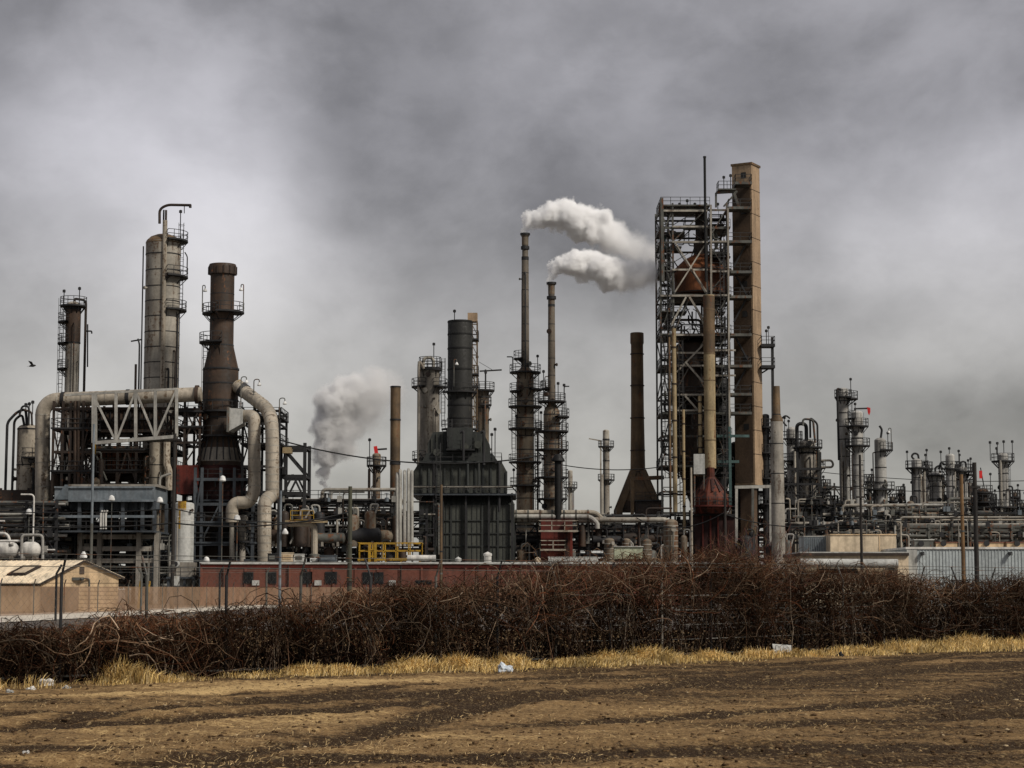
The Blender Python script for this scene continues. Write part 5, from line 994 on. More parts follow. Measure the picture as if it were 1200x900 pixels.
for i in range(46):
    a = q.choice((q.uniform(775, 789), q.uniform(832, 855), q.uniform(776, 855))); b = q.uniform(244, 372); e = q.uniform(12, 40); y = YC+q.uniform(.5, 9)
    if 788 < a < 832 and 292 < b+e and b < 350: y = YC+9.2
    MB().tube(fillet([P(a, b, y), P(a, b+e*.6, y), P(a+q.uniform(-9, 9), b+e*.6, y), P(a+q.uniform(-3, 3), b+e, y)], .4, 4), q.choice((.06, .09, .14)), 6).build('pipe', M[q.choice(('dark', 'steel', 'darkbrown', 'steel', 'teal'))], fm)
for k, (a, b, py) in enumerate(((806, 830, 257), (834, 853, 256), (775, 789, 292), (833, 853, 304), (776, 789, 306), (834, 853, 333), (775, 789, 340), (790, 808, 360), (833, 854, 360), (776, 800, 378), (833, 854, 376))): rect_deck(fm, XX(a, py, YC), XX(b, py, YC), YC+4.5, YC+8.5, ZZ(py, YC), 'dark', 'FLR', th=.16, t=.07, name='grating')
# rusty drum in the head of the structure
def lath(label, name, cat, px, Y, prof, mat, n=26, part='shell', smooth=True):
    x = XX(px, prof[len(prof)//2][1], Y); root = thing(name, label, cat, (x, Y, max(0, ZZ(prof[-1][1], Y))))
    MB().lathe([(max(.02, hw*S(py, Y)), max(0, ZZ(py, Y))) for hw, py in prof], x, Y, n).build(part, M[mat], root, smooth=smooth); return root, x
rt, x = lath('big rusty orange brown drum with conical shoulders high in the coker structure', 'coke_drum', 'drum', 821.5, YC+4.6, [(0, 299), (9, 299), (20, 305), (31, 315.5), (31.5, 319), (31.5, 345), (30, 346)], 'rust')
MB().lathe([(8.5*S(275, YC+4.6), ZZ(300, YC+4.6)), (8.5*S(275, YC+4.6), ZZ(283, YC+4.6)), (6*S(275, YC+4.6), ZZ(280, YC+4.6)), (6*S(275, YC+4.6), ZZ(250, YC+4.6))], x, YC+4.6, 18).build('neck', M['darkbrown'], rt)
ringband(rt, x, YC+4.6, [[(31*S(py, YC+4.6), ZZ(py+.7, YC+4.6)), (32.3*S(py, YC+4.6), ZZ(py+.7, YC+4.6)), (32.3*S(py, YC+4.6), ZZ(py-.7, YC+4.6)), (31*S(py, YC+4.6), ZZ(py-.7, YC+4.6))] for py in (319, 345)], 26, 'darkbrown')
rt, x = lath('dark fill drum inside the coker structure below the rusty drum', 'coke_drum', 'drum', 815, YC+5, [(0, 396), (10, 397), (22, 404), (24, 410), (24, 540), (14, 575), (8, 590)], 'darkbrown'); MB().lathe([(24.4*S(470, YC+5), ZZ(471, YC+5)), (24.9*S(470, YC+5), ZZ(470, YC+5)), (24.4*S(470, YC+5), ZZ(469, YC+5))], x, YC+5, 26, cap=False).build('band', M['rustdark'], rt)  # added as dark fill so the core of the structure reads dark
rt, x = lath('narrow dark vessel inside the coker structure next to the tan shaft', 'inner_vessel', 'vessel', 845, YC+6, [(0, 440), (6, 441), (9, 446), (9, 560), (5, 580)], 'dark'); MB().tube([(x, YC+6, ZZ(441, YC+6)), (x, YC+6, ZZ(425, YC+6))], .3, 8).build('nozzle', M['steel'], rt)
# black vent pole
rt, x = lath('thin black vent pole, highest point of the coker structure', 'vent_pole', 'pole', 827, YC-1, [(1.5, 183), (1.5, 310), (1.3, 330)], 'black', 10, 'tube'); MB().lathe([(1.5*S(190, YC), ZZ(183, YC-1)), (1.9*S(190, YC), ZZ(183.2, YC-1)), (1.9*S(190, YC), ZZ(185, YC-1)), (1.5*S(190, YC), ZZ(185.2, YC-1))], x, YC-1, 10, cap=False).build('lip', M['dark'], rt)
# tan lift shaft
rt = thing('lift_shaft', 'tall square tan lift shaft with stepped landings beside the coker structure', 'lift shaft', (XX(876, 380, YC+5), YC+5, 0))
cx, cy = XX(876, 380, YC+5), YC+5; hw = 1.63; ry = math.radians(-29.5)
MB().box(cx-hw, cx+hw, cy-hw, cy+hw, ZZ(568, YC+3), ZZ(196, YC+5), ry).build('shaft', M['tan'], rt)
MB().box(cx-hw-.14, cx+hw+.14, cy-hw-.14, cy+hw+.14, ZZ(196, YC+5), ZZ(193.5, YC+5), ry).build('cap', M['stackbrown'], rt)
for py in range(225, 560, 28): MB().box(cx-hw-.03, cx+hw+.03, cy-hw-.03, cy+hw+.03, ZZ(py+.35, YC+5), ZZ(py-.35, YC+5), ry).build('panel_joint', M['tandark'], rt)
# shade on the side facing the structure, painted as a darker tan sheet
c_, s_ = math.cos(ry), math.sin(ry)
def loc(u, v): return (cx+u*c_-v*s_, cy+u*s_+v*c_)
p1, p2 = loc(-hw+.02, -hw-.06), loc(hw-.25, -hw-.06)
MB().quad((*p1, ZZ(566, YC+4)), (*p2, ZZ(566, YC+4)), (*p2, ZZ(216, YC+4)), (*p1, ZZ(216, YC+4))).build('shade_side', M['tandark'], rt)
for py in (203, 245, 330, 365, 417, 497):
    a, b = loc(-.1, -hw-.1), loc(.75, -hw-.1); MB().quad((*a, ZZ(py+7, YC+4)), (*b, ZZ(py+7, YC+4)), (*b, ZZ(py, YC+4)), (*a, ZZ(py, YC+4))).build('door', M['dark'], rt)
for py, e in ((214, 0), (243, 1), (282.5, 1), (318, 1), (347, 1), (391.5, 1), (428, 1), (461, 1), (483, 1)):
    x0_ = XX(853 if e else 861, py, YC+1); rect_deck(rt, x0_, XX(880.5, py, YC+1), YC+.2, YC+3.0, ZZ(py, YC+1), 'steel', 'FLR', name='landing', th=.4)
for i, py in enumerate((282.5, 318, 347, 391.5, 428)):
    a, b = (860, 876) if i % 2 else (876, 860); MB().beam(P(a, py, YC+1.8), P(b, py+30, YC+1.8), .5, .25).build('stair_flight', M['dark'], rt)
m = MB().beam(P(839, 226, YC+1), P(864, 224.5, YC+1), .35).beam(P(839, 226, YC+1), P(839, 243, YC+1), .3).beam(P(864, 224, YC+1), P(848, 242, YC+1), .25).beam(P(860, 226, YC+1), P(866, 243, YC+1), .4); m.build('jib_frame', M['steel'], rt)
rect_deck(rt, XX(841, 221, YC+1), XX(862, 221, YC+1), YC+.2, YC+3, ZZ(222, YC+1), 'steel', 'FLR', name='landing'); mast(rt, XX(849, 207, YC), YC+1, ZZ(222, YC+1), ZZ(208, YC+1)); mast(rt, XX(857, 207, YC), YC+1, ZZ(222, YC+1), ZZ(206, YC+1))
MB().box(cx-1.1, cx+.9, cy-.6, cy+1.2, 0, ZZ(568.5, YC+3), ry).build('foot', M['tandark'], rt)
rt = thing('corner_post', 'pale tan post rising the full height of the lift shaft edge', 'post', (0, 0, 0)) if False else None
tower('inner_column', 'dark column squeezed between the tan lift shaft and the tapered stack', 'column', 898, 306, [(487, 4.5), (690, 4.5)], 'dark', plats=[(500, 'A', 4), (530, 'A', 4), (560, 'A', 4), (590, 'A', 4)], bands=[(515, .4, .6), (545, .4, .6)], n=16)
tower('inner_column', 'shadowed column behind the foot of the tan lift shaft', 'column', 863, 309, [(520, 6), (690, 6)], 'darkbrown', plats=[(540, 'A', 4), (585, 'A', 4)], bands=[(560, .4, .6)], n=16)
frame('backing_structure', 'dark decked steel behind the portal at the foot of the tan lift shaft', 'structure', 307, [856, 872, 888, 906], [556, 575, 592, 608, 622], 8, 'dark', .34, braces=[(0, 575, 608, 'X'), (2, 592, 622, 'X')], decks=[592, 608], top=540)
# side bracket landings
rt = thing('side_landing', 'dark bracketed landings on a pole sticking out past the tan lift shaft', 'landing', (XX(900, 440, YC+5), YC+5, 0)); MB().beam(P(905, 395, YC+5), P(906, 520, YC+5), .4).beam(P(893, 437, YC+5), P(904, 430, YC+5), .22).build('pole', M['dark'], rt)
for py in (404, 429): rect_deck(rt, XX(891, py, YC+5), XX(907, py, YC+5), YC+3.6, YC+6, ZZ(py, YC+5), 'dark', 'FLR', th=.45)
mast(rt, XX(898, 385, YC+5), YC+5, ZZ(404, YC+5), ZZ(388, YC+5)); mast(rt, XX(900.5, 385, YC+5), YC+5, ZZ(404, YC+5), ZZ(384, YC+5), .05)
# yellow-tan risers
YF = YC-2.2
rt, x = lath('fat yellow tan vertical pipe in front of the coker structure ending at the red hopper', 'standpipe', 'pipe', 830.5, YF, [(6.6, 346), (6.7, 348), (6.7, 549)], 'yellowtan', 20, 'tube')
MB().lathe([(6.85*S(380, YF), ZZ(414, YF)), (6.85*S(380, YF), ZZ(347, YF))], x, YF, 20, cap=False).build('brown_upper_jacket', M['stackbrown'], rt)
ringband(rt, x, YF, [[(6.9*S(py, YF), ZZ(py+.5, YF)), (7.05*S(py, YF), ZZ(py, YF)), (6.9*S(py, YF), ZZ(py-.5, YF))] for py in (363, 388, 415, 446, 481, 516)], 20, 'stackbrown', 'seam_band')
for px, a, b, hw, mt, lb in ((790.5, 385, 600, 2.6, 'yellowtan', 'slim yellow tan riser next to the ladders of the coker structure'), (801.5, 480, 642, 1.7, 'yellowtan', 'thin yellow brown riser reaching down to ground in front of the coker'), (820.5, 464, 531, 2.3, 'yellowtan', 'short yellow tan riser beside the fat standpipe'), (785, 395, 600, 1.3, 'stackbrown', 'thin brown riser at the edge of the coker structure')):
    rt, x = lath(lb, 'riser_pipe', 'pipe', px, YF+.5, [(hw, a), (hw, (a+b)/2), (hw, b)], mt, 12, 'tube'); 
    for k in range(5): py = a+(b-a)*(k+.5)/5; MB().lathe([(hw*S(py, YF), ZZ(py+.8, YF)), (hw*1.25*S(py, YF), ZZ(py+.8, YF)), (hw*1.25*S(py, YF), ZZ(py-.8, YF)), (hw*S(py, YF), ZZ(py-.8, YF))], x, YF+.5, 12, cap=False).build('clamp', M['darkbrown'], rt)
# red hopper and base
rt, x = lath('red brown conical hopper hanging under the fat standpipe', 'hopper', 'hopper', 833, YF-1, [(4.5, 548), (5, 559), (7.5, 562), (18, 577), (21, 585), (21, 597), (17, 602)], 'hopper', 10, smooth=False)
m = MB()
for k in range(12):
    a = 2*PI*k/12; m.beam((x+7.6*S(562, YF)*math.cos(a), YF-1+7.6*S(562, YF)*math.sin(a), ZZ(562, YF-1)), (x+18.3*S(577, YF)*math.cos(a), YF-1+18.3*S(577, YF)*math.sin(a), ZZ(577, YF-1)), .18)
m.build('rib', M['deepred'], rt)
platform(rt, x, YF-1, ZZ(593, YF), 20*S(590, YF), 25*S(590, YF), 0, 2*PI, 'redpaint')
rt = thing('base_casing', 'deep red plated casing below the hopper', 'casing', (XX(836, 630, YF), YF, 0)); MB().box(XX(815, 630, YF), XX(862, 630, YF), YF+.5, YF+8, 0, ZZ(602, YF)).build('casing', M['deepred'], rt); m = MB()
for px in (824, 833, 842, 851): m.box(XX(px, 630, YF)-.12, XX(px, 630, YF)+.12, YF+.25, YF+.497, 0, ZZ(603, YF))
m.build('rib', M['redpaint'], rt); rect_deck(rt, XX(813, 603, YF), XX(864, 603, YF), YF, YF+8, ZZ(602.5, YF), 'dark', 'F')
rt = thing('notice_panel', 'blank pale grey panel board fixed in front of the standpipe foot', 'panel', P(820, 556, YF-3)); MB().box(XX(813, 545, YF-3), XX(826, 545, YF-3), YF-3, YF-2.8, ZZ(555.5, YF-3), ZZ(532, YF-3)).build('board', M['palegrey'], rt); MB().beam(P(814, 600, YF-2.7), P(814, 533, YF-2.7), .2).beam(P(825, 600, YF-2.7), P(825, 533, YF-2.7), .2).build('post', M['steel'], rt)
rt = thing('portal', 'pale steel portal over the lift shaft foot beside the leaning grey stack', 'frame', P(884, 600, YF-4)); MB().beam(P(861, 571, YF-4), P(906, 570, YF-4), .45).build('crossbeam', M['pale_steel'], rt)
for px in (863, 882, 903): MB().beam(P(px, 571, YF-4), P(px, 640, YF-4), .38).build('post', M['pale_steel'] if px != 882 else M['steel'], rt)
# concrete stack
tower('tapered_stack', 'grey tapering stack with a thin brown tip standing in front of the right hand units', 'stack', 911, 284, [(453, 3.8), (486, 4.4), (492, 7.2), (690, 8.3)], 'concrete', detail=0, bands=[(486, .4, .8), (520, .2, .5), (555, .2, .5), (590, .2, .5)], dome=False, n=20, openTop=True)
o = bpy.data.objects['tapered_stack']; o['label'] = 'grey tapering stack with a thin brown tip just past the tan lift shaft'; x = WL[o.name].x
MB().lathe([(4.0*S(453, 284), ZZ(452.6, 284)), (4.6*S(486, 284), ZZ(486, 284)), (7.35*S(492, 284), ZZ(492, 284)), (7.3*S(492, 284), ZZ(494, 284))], x, 284, 20, cap=False).build('brown_tip', M['stackbrown'], o)

# racks and equipment below the stacks and coker
prow('pipe_rack', 'pipe rack with two fat pale pipes on top running under the tall stacks', 'pipe rack', 294, 600, 780, 605, [612, 625, 638, 652], 6, 8, 30, 'dark', 21, 22, ('dark', 'darkbrown', 'steel', 'pale_steel'), clutter=44)
rt = bpy.data.objects['pipe_rack.007'] if 'pipe_rack.007' in bpy.data.objects else None
for py, yy, mt, x1 in ((600.5, 293, 'beige', 706), (605.5, 292, 'pale_steel', 700), (609, 292.5, 'clad', 790)):
    r2 = thing('header_pipe', {600.5: 'upper fat pale header pipe passing behind the black stack', 605.5: 'lower pale header pipe passing in front of the tall stack feet', 609: 'long grey header pipe running on to the splayed stack'}[py], 'pipe', P(650, py, yy))
    MB().tube(fillet([P(598, py, yy), P(x1-8, py, yy), P(x1, py+8, yy), P(x1, py+14, yy)], 1, 4), .36, 10).build('tube', M[mt], r2); m = MB()
    for k in range(7): a = P(604+k*14, py, yy); MB().tube([a, a+Vector((.25, 0, 0))], .42, 10).build('clamp', M['steel'], r2)
prow('pipe_rack', 'rear pipe rack crowded with dark lines between the stacks and the coker', 'pipe rack', 320, 596, 800, 612, [622, 640], 7, 8, 40, 'dark', 23, 8, ('dark', 'darkbrown'), clutter=20)
prow('pipe_rack', 'dark pipe rack threading beneath the coker structure', 'pipe rack', 308, 770, 925, 598, [612, 628, 645], 6, 9, 36, 'dark', 25, 10, ('dark', 'darkbrown', 'steel'), clutter=24)
for i, (px, hw, a, lb) in enumerate(((786, 8.5, 612, 'ribbed pale grey upright drum left of the thin risers'), (714, 6, 633, 'first short concrete grey drum behind the pale green tank'), (734, 5, 633, 'middle short grey drum behind the pale green tank'), (757, 6.5, 634, 'last short brown grey drum behind the pale green tank'))):
    lb = lb.replace(' left of the thin risers', ' at the foot of the coker risers')
    tower('upright_drum', lb, 'drum', px, 278, [(a, hw), (690, hw)], 'colbase', detail=1, bands=[(a+4+k*6, .25, .5) for k in range(5)], bandmat='clad', n=18)
rt = thing('flat_tank', 'pale green rectangular tank low among the dark pipework', 'tank', (XX(736, 650, 272), 272, 0)); MB().box(XX(720, 650, 272), XX(753, 650, 272), 272, 274, ZZ(655, 272), ZZ(641, 272)).build('body', M['palegreen'], rt); MB().box(XX(719, 650, 272), XX(754, 650, 272), 271.8, 274.2, ZZ(641, 272), ZZ(640, 272)).build('lid', M['palegrey'], rt); MB().box(XX(722, 650, 272), XX(751, 650, 272), 272.2, 273.8, 0, ZZ(655, 272)).build('stand', M['dark'], rt)
equip(('weathered horizontal drum on concrete saddles low between the heater and the coker', 'slim weathered vessel with outlet pipe low between the heater and the coker'), ('drum', 'vessel'), 290, [(605, 790, 690, 640, 18), (605, 640, 640, 612, 3), (680, 780, 640, 612, 8), (862, 925, 690, 625, 7), (775, 815, 690, 620, 5)], 37, ('horizontal drums low between heater and coker', 'slim vessels low between heater and coker'))

# ================================================================== RIGHT-HAND UNITS
YR = 330
fm, x = tower('reactor_column', 'squat grey reactor with pale domed head and looping black pipes beside the tapered stack', 'reactor', 947, YR, [(519, 9.5), (530, 9.5), (690, 9.5)], 'concrete', bands=[(531, .5, 1), (560, .3, .6)], plats=[(524, 'A', 8), (560, 'A', 6), (590, 'A', 6)],
      pipes=[([(945, 516), (945, 497), (934, 497), (934, 520), (936, 560), (936, 620)], 2.2, 'dark', -1), ([(949, 514), (949, 490), (957.5, 497), (957.5, 560)], 1.2, 'dark', -1.5), ([(940, 500), (940, 492), (952, 493), (954, 520)], 1.3, 'steel', -2), ([(930, 530), (930, 600)], 1.4, 'clad', -2), ([(961, 540), (974, 540), (976, 545), (974, 548), (961, 548)], 1.3, 'clad', -1), ([(957, 530), (957, 590), (951, 596)], 1.5, 'steel', -3)], masts=[(925, 494, 520)], n=20)
MB().tube([P(949, 519, YR-3.2), P(949, 519, YR-1)], 3.0*S(519, YR), 14).build('manway', M['dark'], fm)
tower('reactor_column', 'grey twin reactor column tucked against the looping black pipes', 'reactor', 929, YR+3, [(503, 6.5), (690, 6.5)], 'silver', bands=[(520, .3, .6), (545, .3, .6)], plats=[(514, 'LR', 6), (540, 'LR', 6), (570, 'A', 6)], pipes=[([(922, 500), (915, 492), (921, 487), (926, 491)], 1.0, 'dark', -1), ([(918, 540), (916, 548), (916, 620)], 1.2, 'clad', -2)], masts=[(920, 490, 512)], ladders=[(937, 505, 600)], n=18)
tower('regenerator_column', 'brownish vessel with a side loop pipe behind the looping black pipes', 'vessel', 956, YR+8, [(530, 7), (690, 7)], 'colbase', plats=[(548, 'A', 5), (580, 'A', 5)], n=18)
tower('absorber_column', 'tall pale slender column with dark crown and rungs, next to the flagged tower', 'column', 989.5, YR, [(457, 6.2), (520, 6), (560, 6), (690, 6.2)], 'silver', bands=[(a, .3, .5) for a in (470, 484, 500, 515, 535)], plats=[(465, 'A', 4), (467, 'R', 11)], ladders=[(997, 460, 600)], masts=[(998, 445, 460)], pipes=[([(986, 458), (981, 456), (981, 468), (981.5, 540)], 1.3, 'dark', -1.5), ([(984, 520), (984, 635)], .8, 'clad', -2)], n=20)
fm, x = tower('absorber_column', 'grey column with three railed landings flying a red pennant', 'column', 1005.5, YR-3, [(484, 7), (492, 7), (528, 6.6), (690, 6)], 'silver', bands=[(a, .3, .5) for a in (500, 514, 545, 570)], plats=[(499, 'A', 6.5), (522, 'A', 8), (490, 'L', 4)], ladders=[(1010, 484, 600)], masts=[(1003, 474, 487)], n=18)
MB().beam(P(1001, 479, YR-3), P(1019, 478.5, YR-3), .25).beam(P(1002, 478, YR-3), P(1002, 488, YR-3), .3).build('flag_arm', M['dark'], fm)
MB().poly([P(1016, 477, YR-3.2), P(1020, 478, YR-3.2), P(1020, 483, YR-3.2), P(1018.5, 487, YR-3.2), P(1017, 484, YR-3.2)]).build('pennant', M['signal'], fm, smooth=False)
tower('stripper_column', 'grey column with swan neck top pipe and one wide platform past the pennant tower', 'column', 1032.5, YR, [(516, 6.8), (562, 6.8), (566, 7.5), (690, 7.5)], 'silver', bands=[(530, .3, .5), (548, .3, .5), (566, .4, .8)], plats=[(527, 'FR', 8), (573, 'A', 8.5)], pipes=[([(1033, 516), (1035, 503), (1032, 499)], 1.3, 'dark', 0), ([(1024, 575), (1024, 640)], 1.2, 'dark', -1)], lamps=[(1045, 502, 527, -3)], masts=[(1041, 508, 527)], n=18)
tower('stripper_column', 'grey column with a curled pipe crown, first past the swan neck column', 'column', 1075.5, YR+10, [(540, 6), (690, 5.8)], 'silver', plats=[(548, 'A', 7.5)], pipes=[([(1074, 540), (1069, 535), (1072, 531), (1077, 532), (1078, 540)], 1.2, 'dark', 0), ([(1068.5, 548), (1068.5, 600)], 1.2, 'dark', -1), ([(1083, 550), (1083, 600)], 1.6, 'clad', -.5)], masts=[(1063.5, 530, 548), (1086.5, 528, 548)], bands=[(560, .3, .5), (575, .3, .5)], n=16)
tower('stripper_column', 'short thick grey column with a flat platform cap among the far cluster', 'column', 1097, YR+12, [(556, 7.2), (690, 6.8)], 'silver', plats=[(557, 'A', 3.5)], bands=[(570, .3, .5), (585, .3, .5)], ladders=[(1092, 556, 600)], pipes=[([(1097, 553), (1097, 548), (1103, 545), (1106, 550)], 1.2, 'dark', 0)], n=16)
tower('stripper_column', 'tallest pale plain column in the far cluster, beside the brown timber pole', 'column', 1114.5, YR+9, [(534, 5.4), (690, 5.2)], 'silver', plats=[(549, 'LR', 6)], masts=[(1103, 530, 548), (1124, 529, 548), (1113, 526, 534)], pipes=[([(1108, 545), (1104, 541), (1101, 550)], 1.3, 'dark', 0)], bands=[(550, .3, .5), (570, .3, .5)], n=16)
tower('stripper_column', 'dark crowned column partly hidden by the brown timber pole', 'column', 1129, YR+14, [(549, 5.5), (690, 5.5)], 'silver', plats=[(552, 'A', 6), (556, 'R', 8)], masts=[(1135, 540, 552), (1138, 538, 556)], pipes=[([(1127, 548), (1127, 541), (1133, 541), (1133, 560)], 1.1, 'dark', 0)], n=16)
tower('stripper_column', 'dark brown short column with a small red sign behind the black timber pole', 'column', 1152, YR+9, [(575, 7), (690, 7)], 'rustdark', plats=[(577, 'A', 5), (588, 'A', 6)], masts=[(1161, 556, 577)], n=16)
rt = bpy.data.objects['stripper_column.005']; x = WL[rt.name].x; MB().box(XX(1146, 556, YR+9), XX(1149.5, 556, YR+9), YR+8, YR+8.1, ZZ(561, YR+9), ZZ(552, YR+9)).build('sign', M['signal'], rt); MB().beam(P(1149, 548, YR+9), P(1154, 575, YR+9), .15).build('sign_stay', M['dark'], rt)
tower('stripper_column', 'lone pale column topped by a wide railed platform with four masts at the far edge', 'column', 1176.5, YR-6, [(533, 5.8), (690, 5.2)], 'silver', plats=[(540, 'A', 7.5), (594, 'A', 9)], masts=[(1161, 519, 540), (1187, 518, 540), (1169.5, 520, 540), (1177, 518, 540), (1168.5, 526, 533)], pipes=[([(1171, 540), (1171, 600)], 1.5, 'clad', -1.5)], ladders=[(1181, 540, 600)], bands=[(555, .3, .5), (575, .3, .5)], n=16)
for i, (px, tp, hw, yy, mt, lb) in enumerate(((922, 560, 2.6, 334, 'silver', 'thin pale column peeping out between the tapered stack and the grey reactors'), (968, 566, 3.0, 340, 'silver', 'thin grey column under the side loop pipe'), (976, 585, 3.6, 336, 'colbase', 'short brownish column at the foot of the pale slender column'), (1019, 560, 2.8, 338, 'silver', 'thin pale column between the pennant tower and the swan neck column'), (1046, 583, 3.4, 340, 'colbase', 'short brownish column next to the swan neck column'), (1056, 574, 2.4, 346, 'concrete', 'very thin grey column before the far cluster'), (1088, 545, 2.6, 350, 'silver', 'very thin pale column behind the curled pipe crown'), (1105, 560, 2.8, 344, 'colbase', 'thin brown column between the thick cap column and the tall plain one'), (1122, 545, 2.5, 352, 'silver', 'thin grey column just behind the brown timber pole'), (1137, 566, 3.0, 346, 'silver', 'thin pale column between the two timber poles'), (1163, 583, 2.6, 344, 'concrete', 'thin short column between the red sign and the lone pale column'), (1190, 578, 3.2, 345, 'colbase', 'short brown column past the lone pale column'), (1198, 590, 3.0, 342, 'concrete', 'last short column at the picture edge'))):
    q = random.Random(i+70); tower('thin_column', lb, 'column', px, yy, [(tp, hw), (690, hw)], mt, bands=[(tp+12, .3, .5), (tp+27, .3, .5)], plats=[(tp+4, 'A', 3.5), (tp+q.uniform(16, 26), q.choice(('L', 'R', 'A')), 4)], masts=[(px+q.choice((-3, 3)), tp-q.uniform(5, 12), tp+4)], ladders=[(px+hw, tp, 620)],
          pipes=[([(px, tp), (px, tp-4), (px+q.choice((-1, 1))*(hw+2), tp-4), (px+q.choice((-1, 1))*(hw+2), tp+30)], .8, 'dark', -.3)], n=14)
for a, b, yt, lv, yy, sd, lb, mt in ((915, 1000, 586, [592, 606, 622], 326, 51, 'dense dark pipe rack between the grey reactors and the pennant tower', 'dark'), (975, 1062, 598, [604, 614, 626], 322, 52, 'pipe rack at the feet of the pennant tower and swan neck column', 'dark'), (1040, 1130, 594, [600, 612, 624, 636], 324, 53, 'tall pipe rack at the feet of the far column cluster', 'steel'),
                                (1120, 1330, 598, [604, 614, 624, 636], 322, 54, 'pipe rack with level grey pipes behind the black timber pole', 'dark'), (1040, 1330, 614, [618, 630], 312, 55, 'low pipe rack of pale level pipes just over the pale blue building', 'steel'), (925, 1050, 612, [616, 632], 312, 56, 'low pipe rack behind the cream rooftop box', 'dark')):
    prow('pipe_rack', lb, 'pipe rack', yy, a, b, yt, lv, 6, 8, 24, mt, sd, 14, ('steel', 'steel', 'pale_steel', 'clad', 'beige'), clutter=26, rail=False)
frame('process_structure', 'open grey frame with decks behind the far column cluster', 'frame', 342, [1045, 1068, 1092, 1118, 1140], [590, 602, 616], 8, 'steel', .26, braces=[(0, 590, 616, 'X'), (2, 590, 616, 'X')], decks=[602], top=582, deckmat='steel')
frame('process_structure', 'dark decked frame joining the short dark column to the lone pale column', 'frame', 338, [1142, 1160, 1188], [594, 606, 620], 8, 'steel', .28, braces=[(1, 594, 620, 'X')], decks=[594], top=588)
frame('process_structure', 'dark decked frame wrapped around the grey reactors', 'frame', 326, [917, 935, 962], [548, 566, 585, 605], 10, 'dark', .32, braces=[(0, 548, 585, 'X'), (1, 566, 605, 'X')], decks=[585], top=530)
frame('process_structure', 'dark frame with a yellow box behind the pale slender column', 'frame', 336, [962, 978, 1000, 1020], [570, 586, 604], 8, 'steel', .26, braces=[(1, 570, 604, 'X')], top=566)
rt = bpy.data.objects['process_structure.003']; MB().box(XX(966, 590, 334), XX(974, 590, 334), 334, 335, ZZ(596, 334), ZZ(587, 334)).build('yellow_box', M['yellow'], rt)
equip(('weathered horizontal drum on saddles in the far racks past the tapered stack', 'slim weathered vessel with outlet pipe in the far racks past the tapered stack'), ('drum', 'vessel'), 326, [(920, 1050, 690, 625, 14), (920, 1040, 612, 585, 9), (1045, 1200, 690, 625, 14), (1045, 1200, 616, 588, 12)], 41, ('horizontal drums in the far racks past the tapered stack', 'slim vessels in the far racks past the tapered stack'))
# ================================================================== LOW BUILDINGS IN FRONT
# red block building
YB = 236
rt = thing('red_block_building', 'long low red painted block building with small dark windows and a flat pale edged roof', 'building', (XX(520, 680, YB), YB, 0))
x0, x1, zt = XX(236, 680, YB), XX(830, 680, YB), ZZ(660, YB)
MB().box(x0, x1, YB, YB+12, 0, zt-.5).build('wall', M['brick'], rt)
MB().box(x0-.15, x1+.15, YB-.15, YB+12.15, zt-.5, zt).build('fascia', M['brickband'], rt)
MB().box(x0-.22, x1+.22, YB-.22, YB+12.2, zt, zt+.14).build('roof', M['palegrey'], rt)
for k in range(24): x = x0+(x1-x0)*k/23; MB().box(x-.12, x+.12, YB-.12, YB-.003, 0, zt-.5).build('pilaster', M['brick'], rt)
for a, b, c, d in ((285.5, 297, 670, 684), (312.5, 324, 670, 684), (352.5, 366, 670, 684), (381, 395, 670, 684), (425, 437, 670.5, 684), (438.5, 449.5, 670.5, 684), (487, 506, 680, 684), (640, 652, 670, 684), (700, 712, 670, 684)):
    f = MB().box(XX(a, 677, YB), XX(b, 677, YB), YB-.12, YB+.05, ZZ(d, YB), ZZ(c, YB)).build('window', M['dark'], rt)
    w_ = XX(b, 677, YB)-XX(a, 677, YB); e = .1
    MB().box(XX(a, 677, YB)+e, XX(a, 677, YB)+w_/2-.03, YB-.16, YB-.123, ZZ(d, YB)+e, ZZ(c, YB)-e).box(XX(a, 677, YB)+w_/2+.03, XX(b, 677, YB)-e, YB-.16, YB-.123, ZZ(d, YB)+e, ZZ(c, YB)-e).build('pane', M['glass'], f)
for px in (262, 338, 410, 470, 560, 610): MB().tube([(XX(px, 677, YB), YB-.2, 0), (XX(px, 677, YB), YB-.2, zt-.3)], .07, 7).build('downpipe', M['darkbrown'], rt)
MB().tube([(x0, YB-.28, zt-.06), (x1, YB-.28, zt-.06)], .1, 8).build('gutter', M['palegrey'], rt)
for px in (336, 531): 
    d = MB().box(XX(px, 677, YB)-.55, XX(px, 677, YB)+.55, YB-.1, YB+.02, 0, 2.2).build('door', M['redpaint'], rt); MB().tube([(XX(px, 677, YB)+.4, YB-.16, 1.0), (XX(px, 677, YB)+.4, YB-.16, 1.2)], .03, 6).build('handle', M['steel'], d)
for px in (300, 373, 460): MB().box(XX(px, 677, YB)-.4, XX(px, 677, YB)+.4, YB-.45, YB-.003, 2.3, 2.9).build('air_conditioner', M['palegrey'], rt)
zr = zt+.14
def roofthing(name, label, cat, px, y, fn): r = thing(name, label, cat, (XX(px, 655, y), y, zr)); fn(r, XX(px, 655, y), y); return r
u = S(655, YB)
def vent(mat, r, h, cap):
    def f(rt, x, y):
        MB().lathe([(r, zr), (r, zr+h)], x, y, 14).build('body', M[mat], rt); MB().lathe([(.02, zr+h+.35), (r*cap, zr+h+.1), (r*cap, zr+h-.15), (r*.9, zr+h-.15)], x, y, 14).build('cap', M[mat], rt)
    return f
roofthing('roof_vent', 'white cylinder roof vent in front of the dark heater on the red building', 'vent', 571.5, YB+4, vent('white', .45, .95, 1.15))
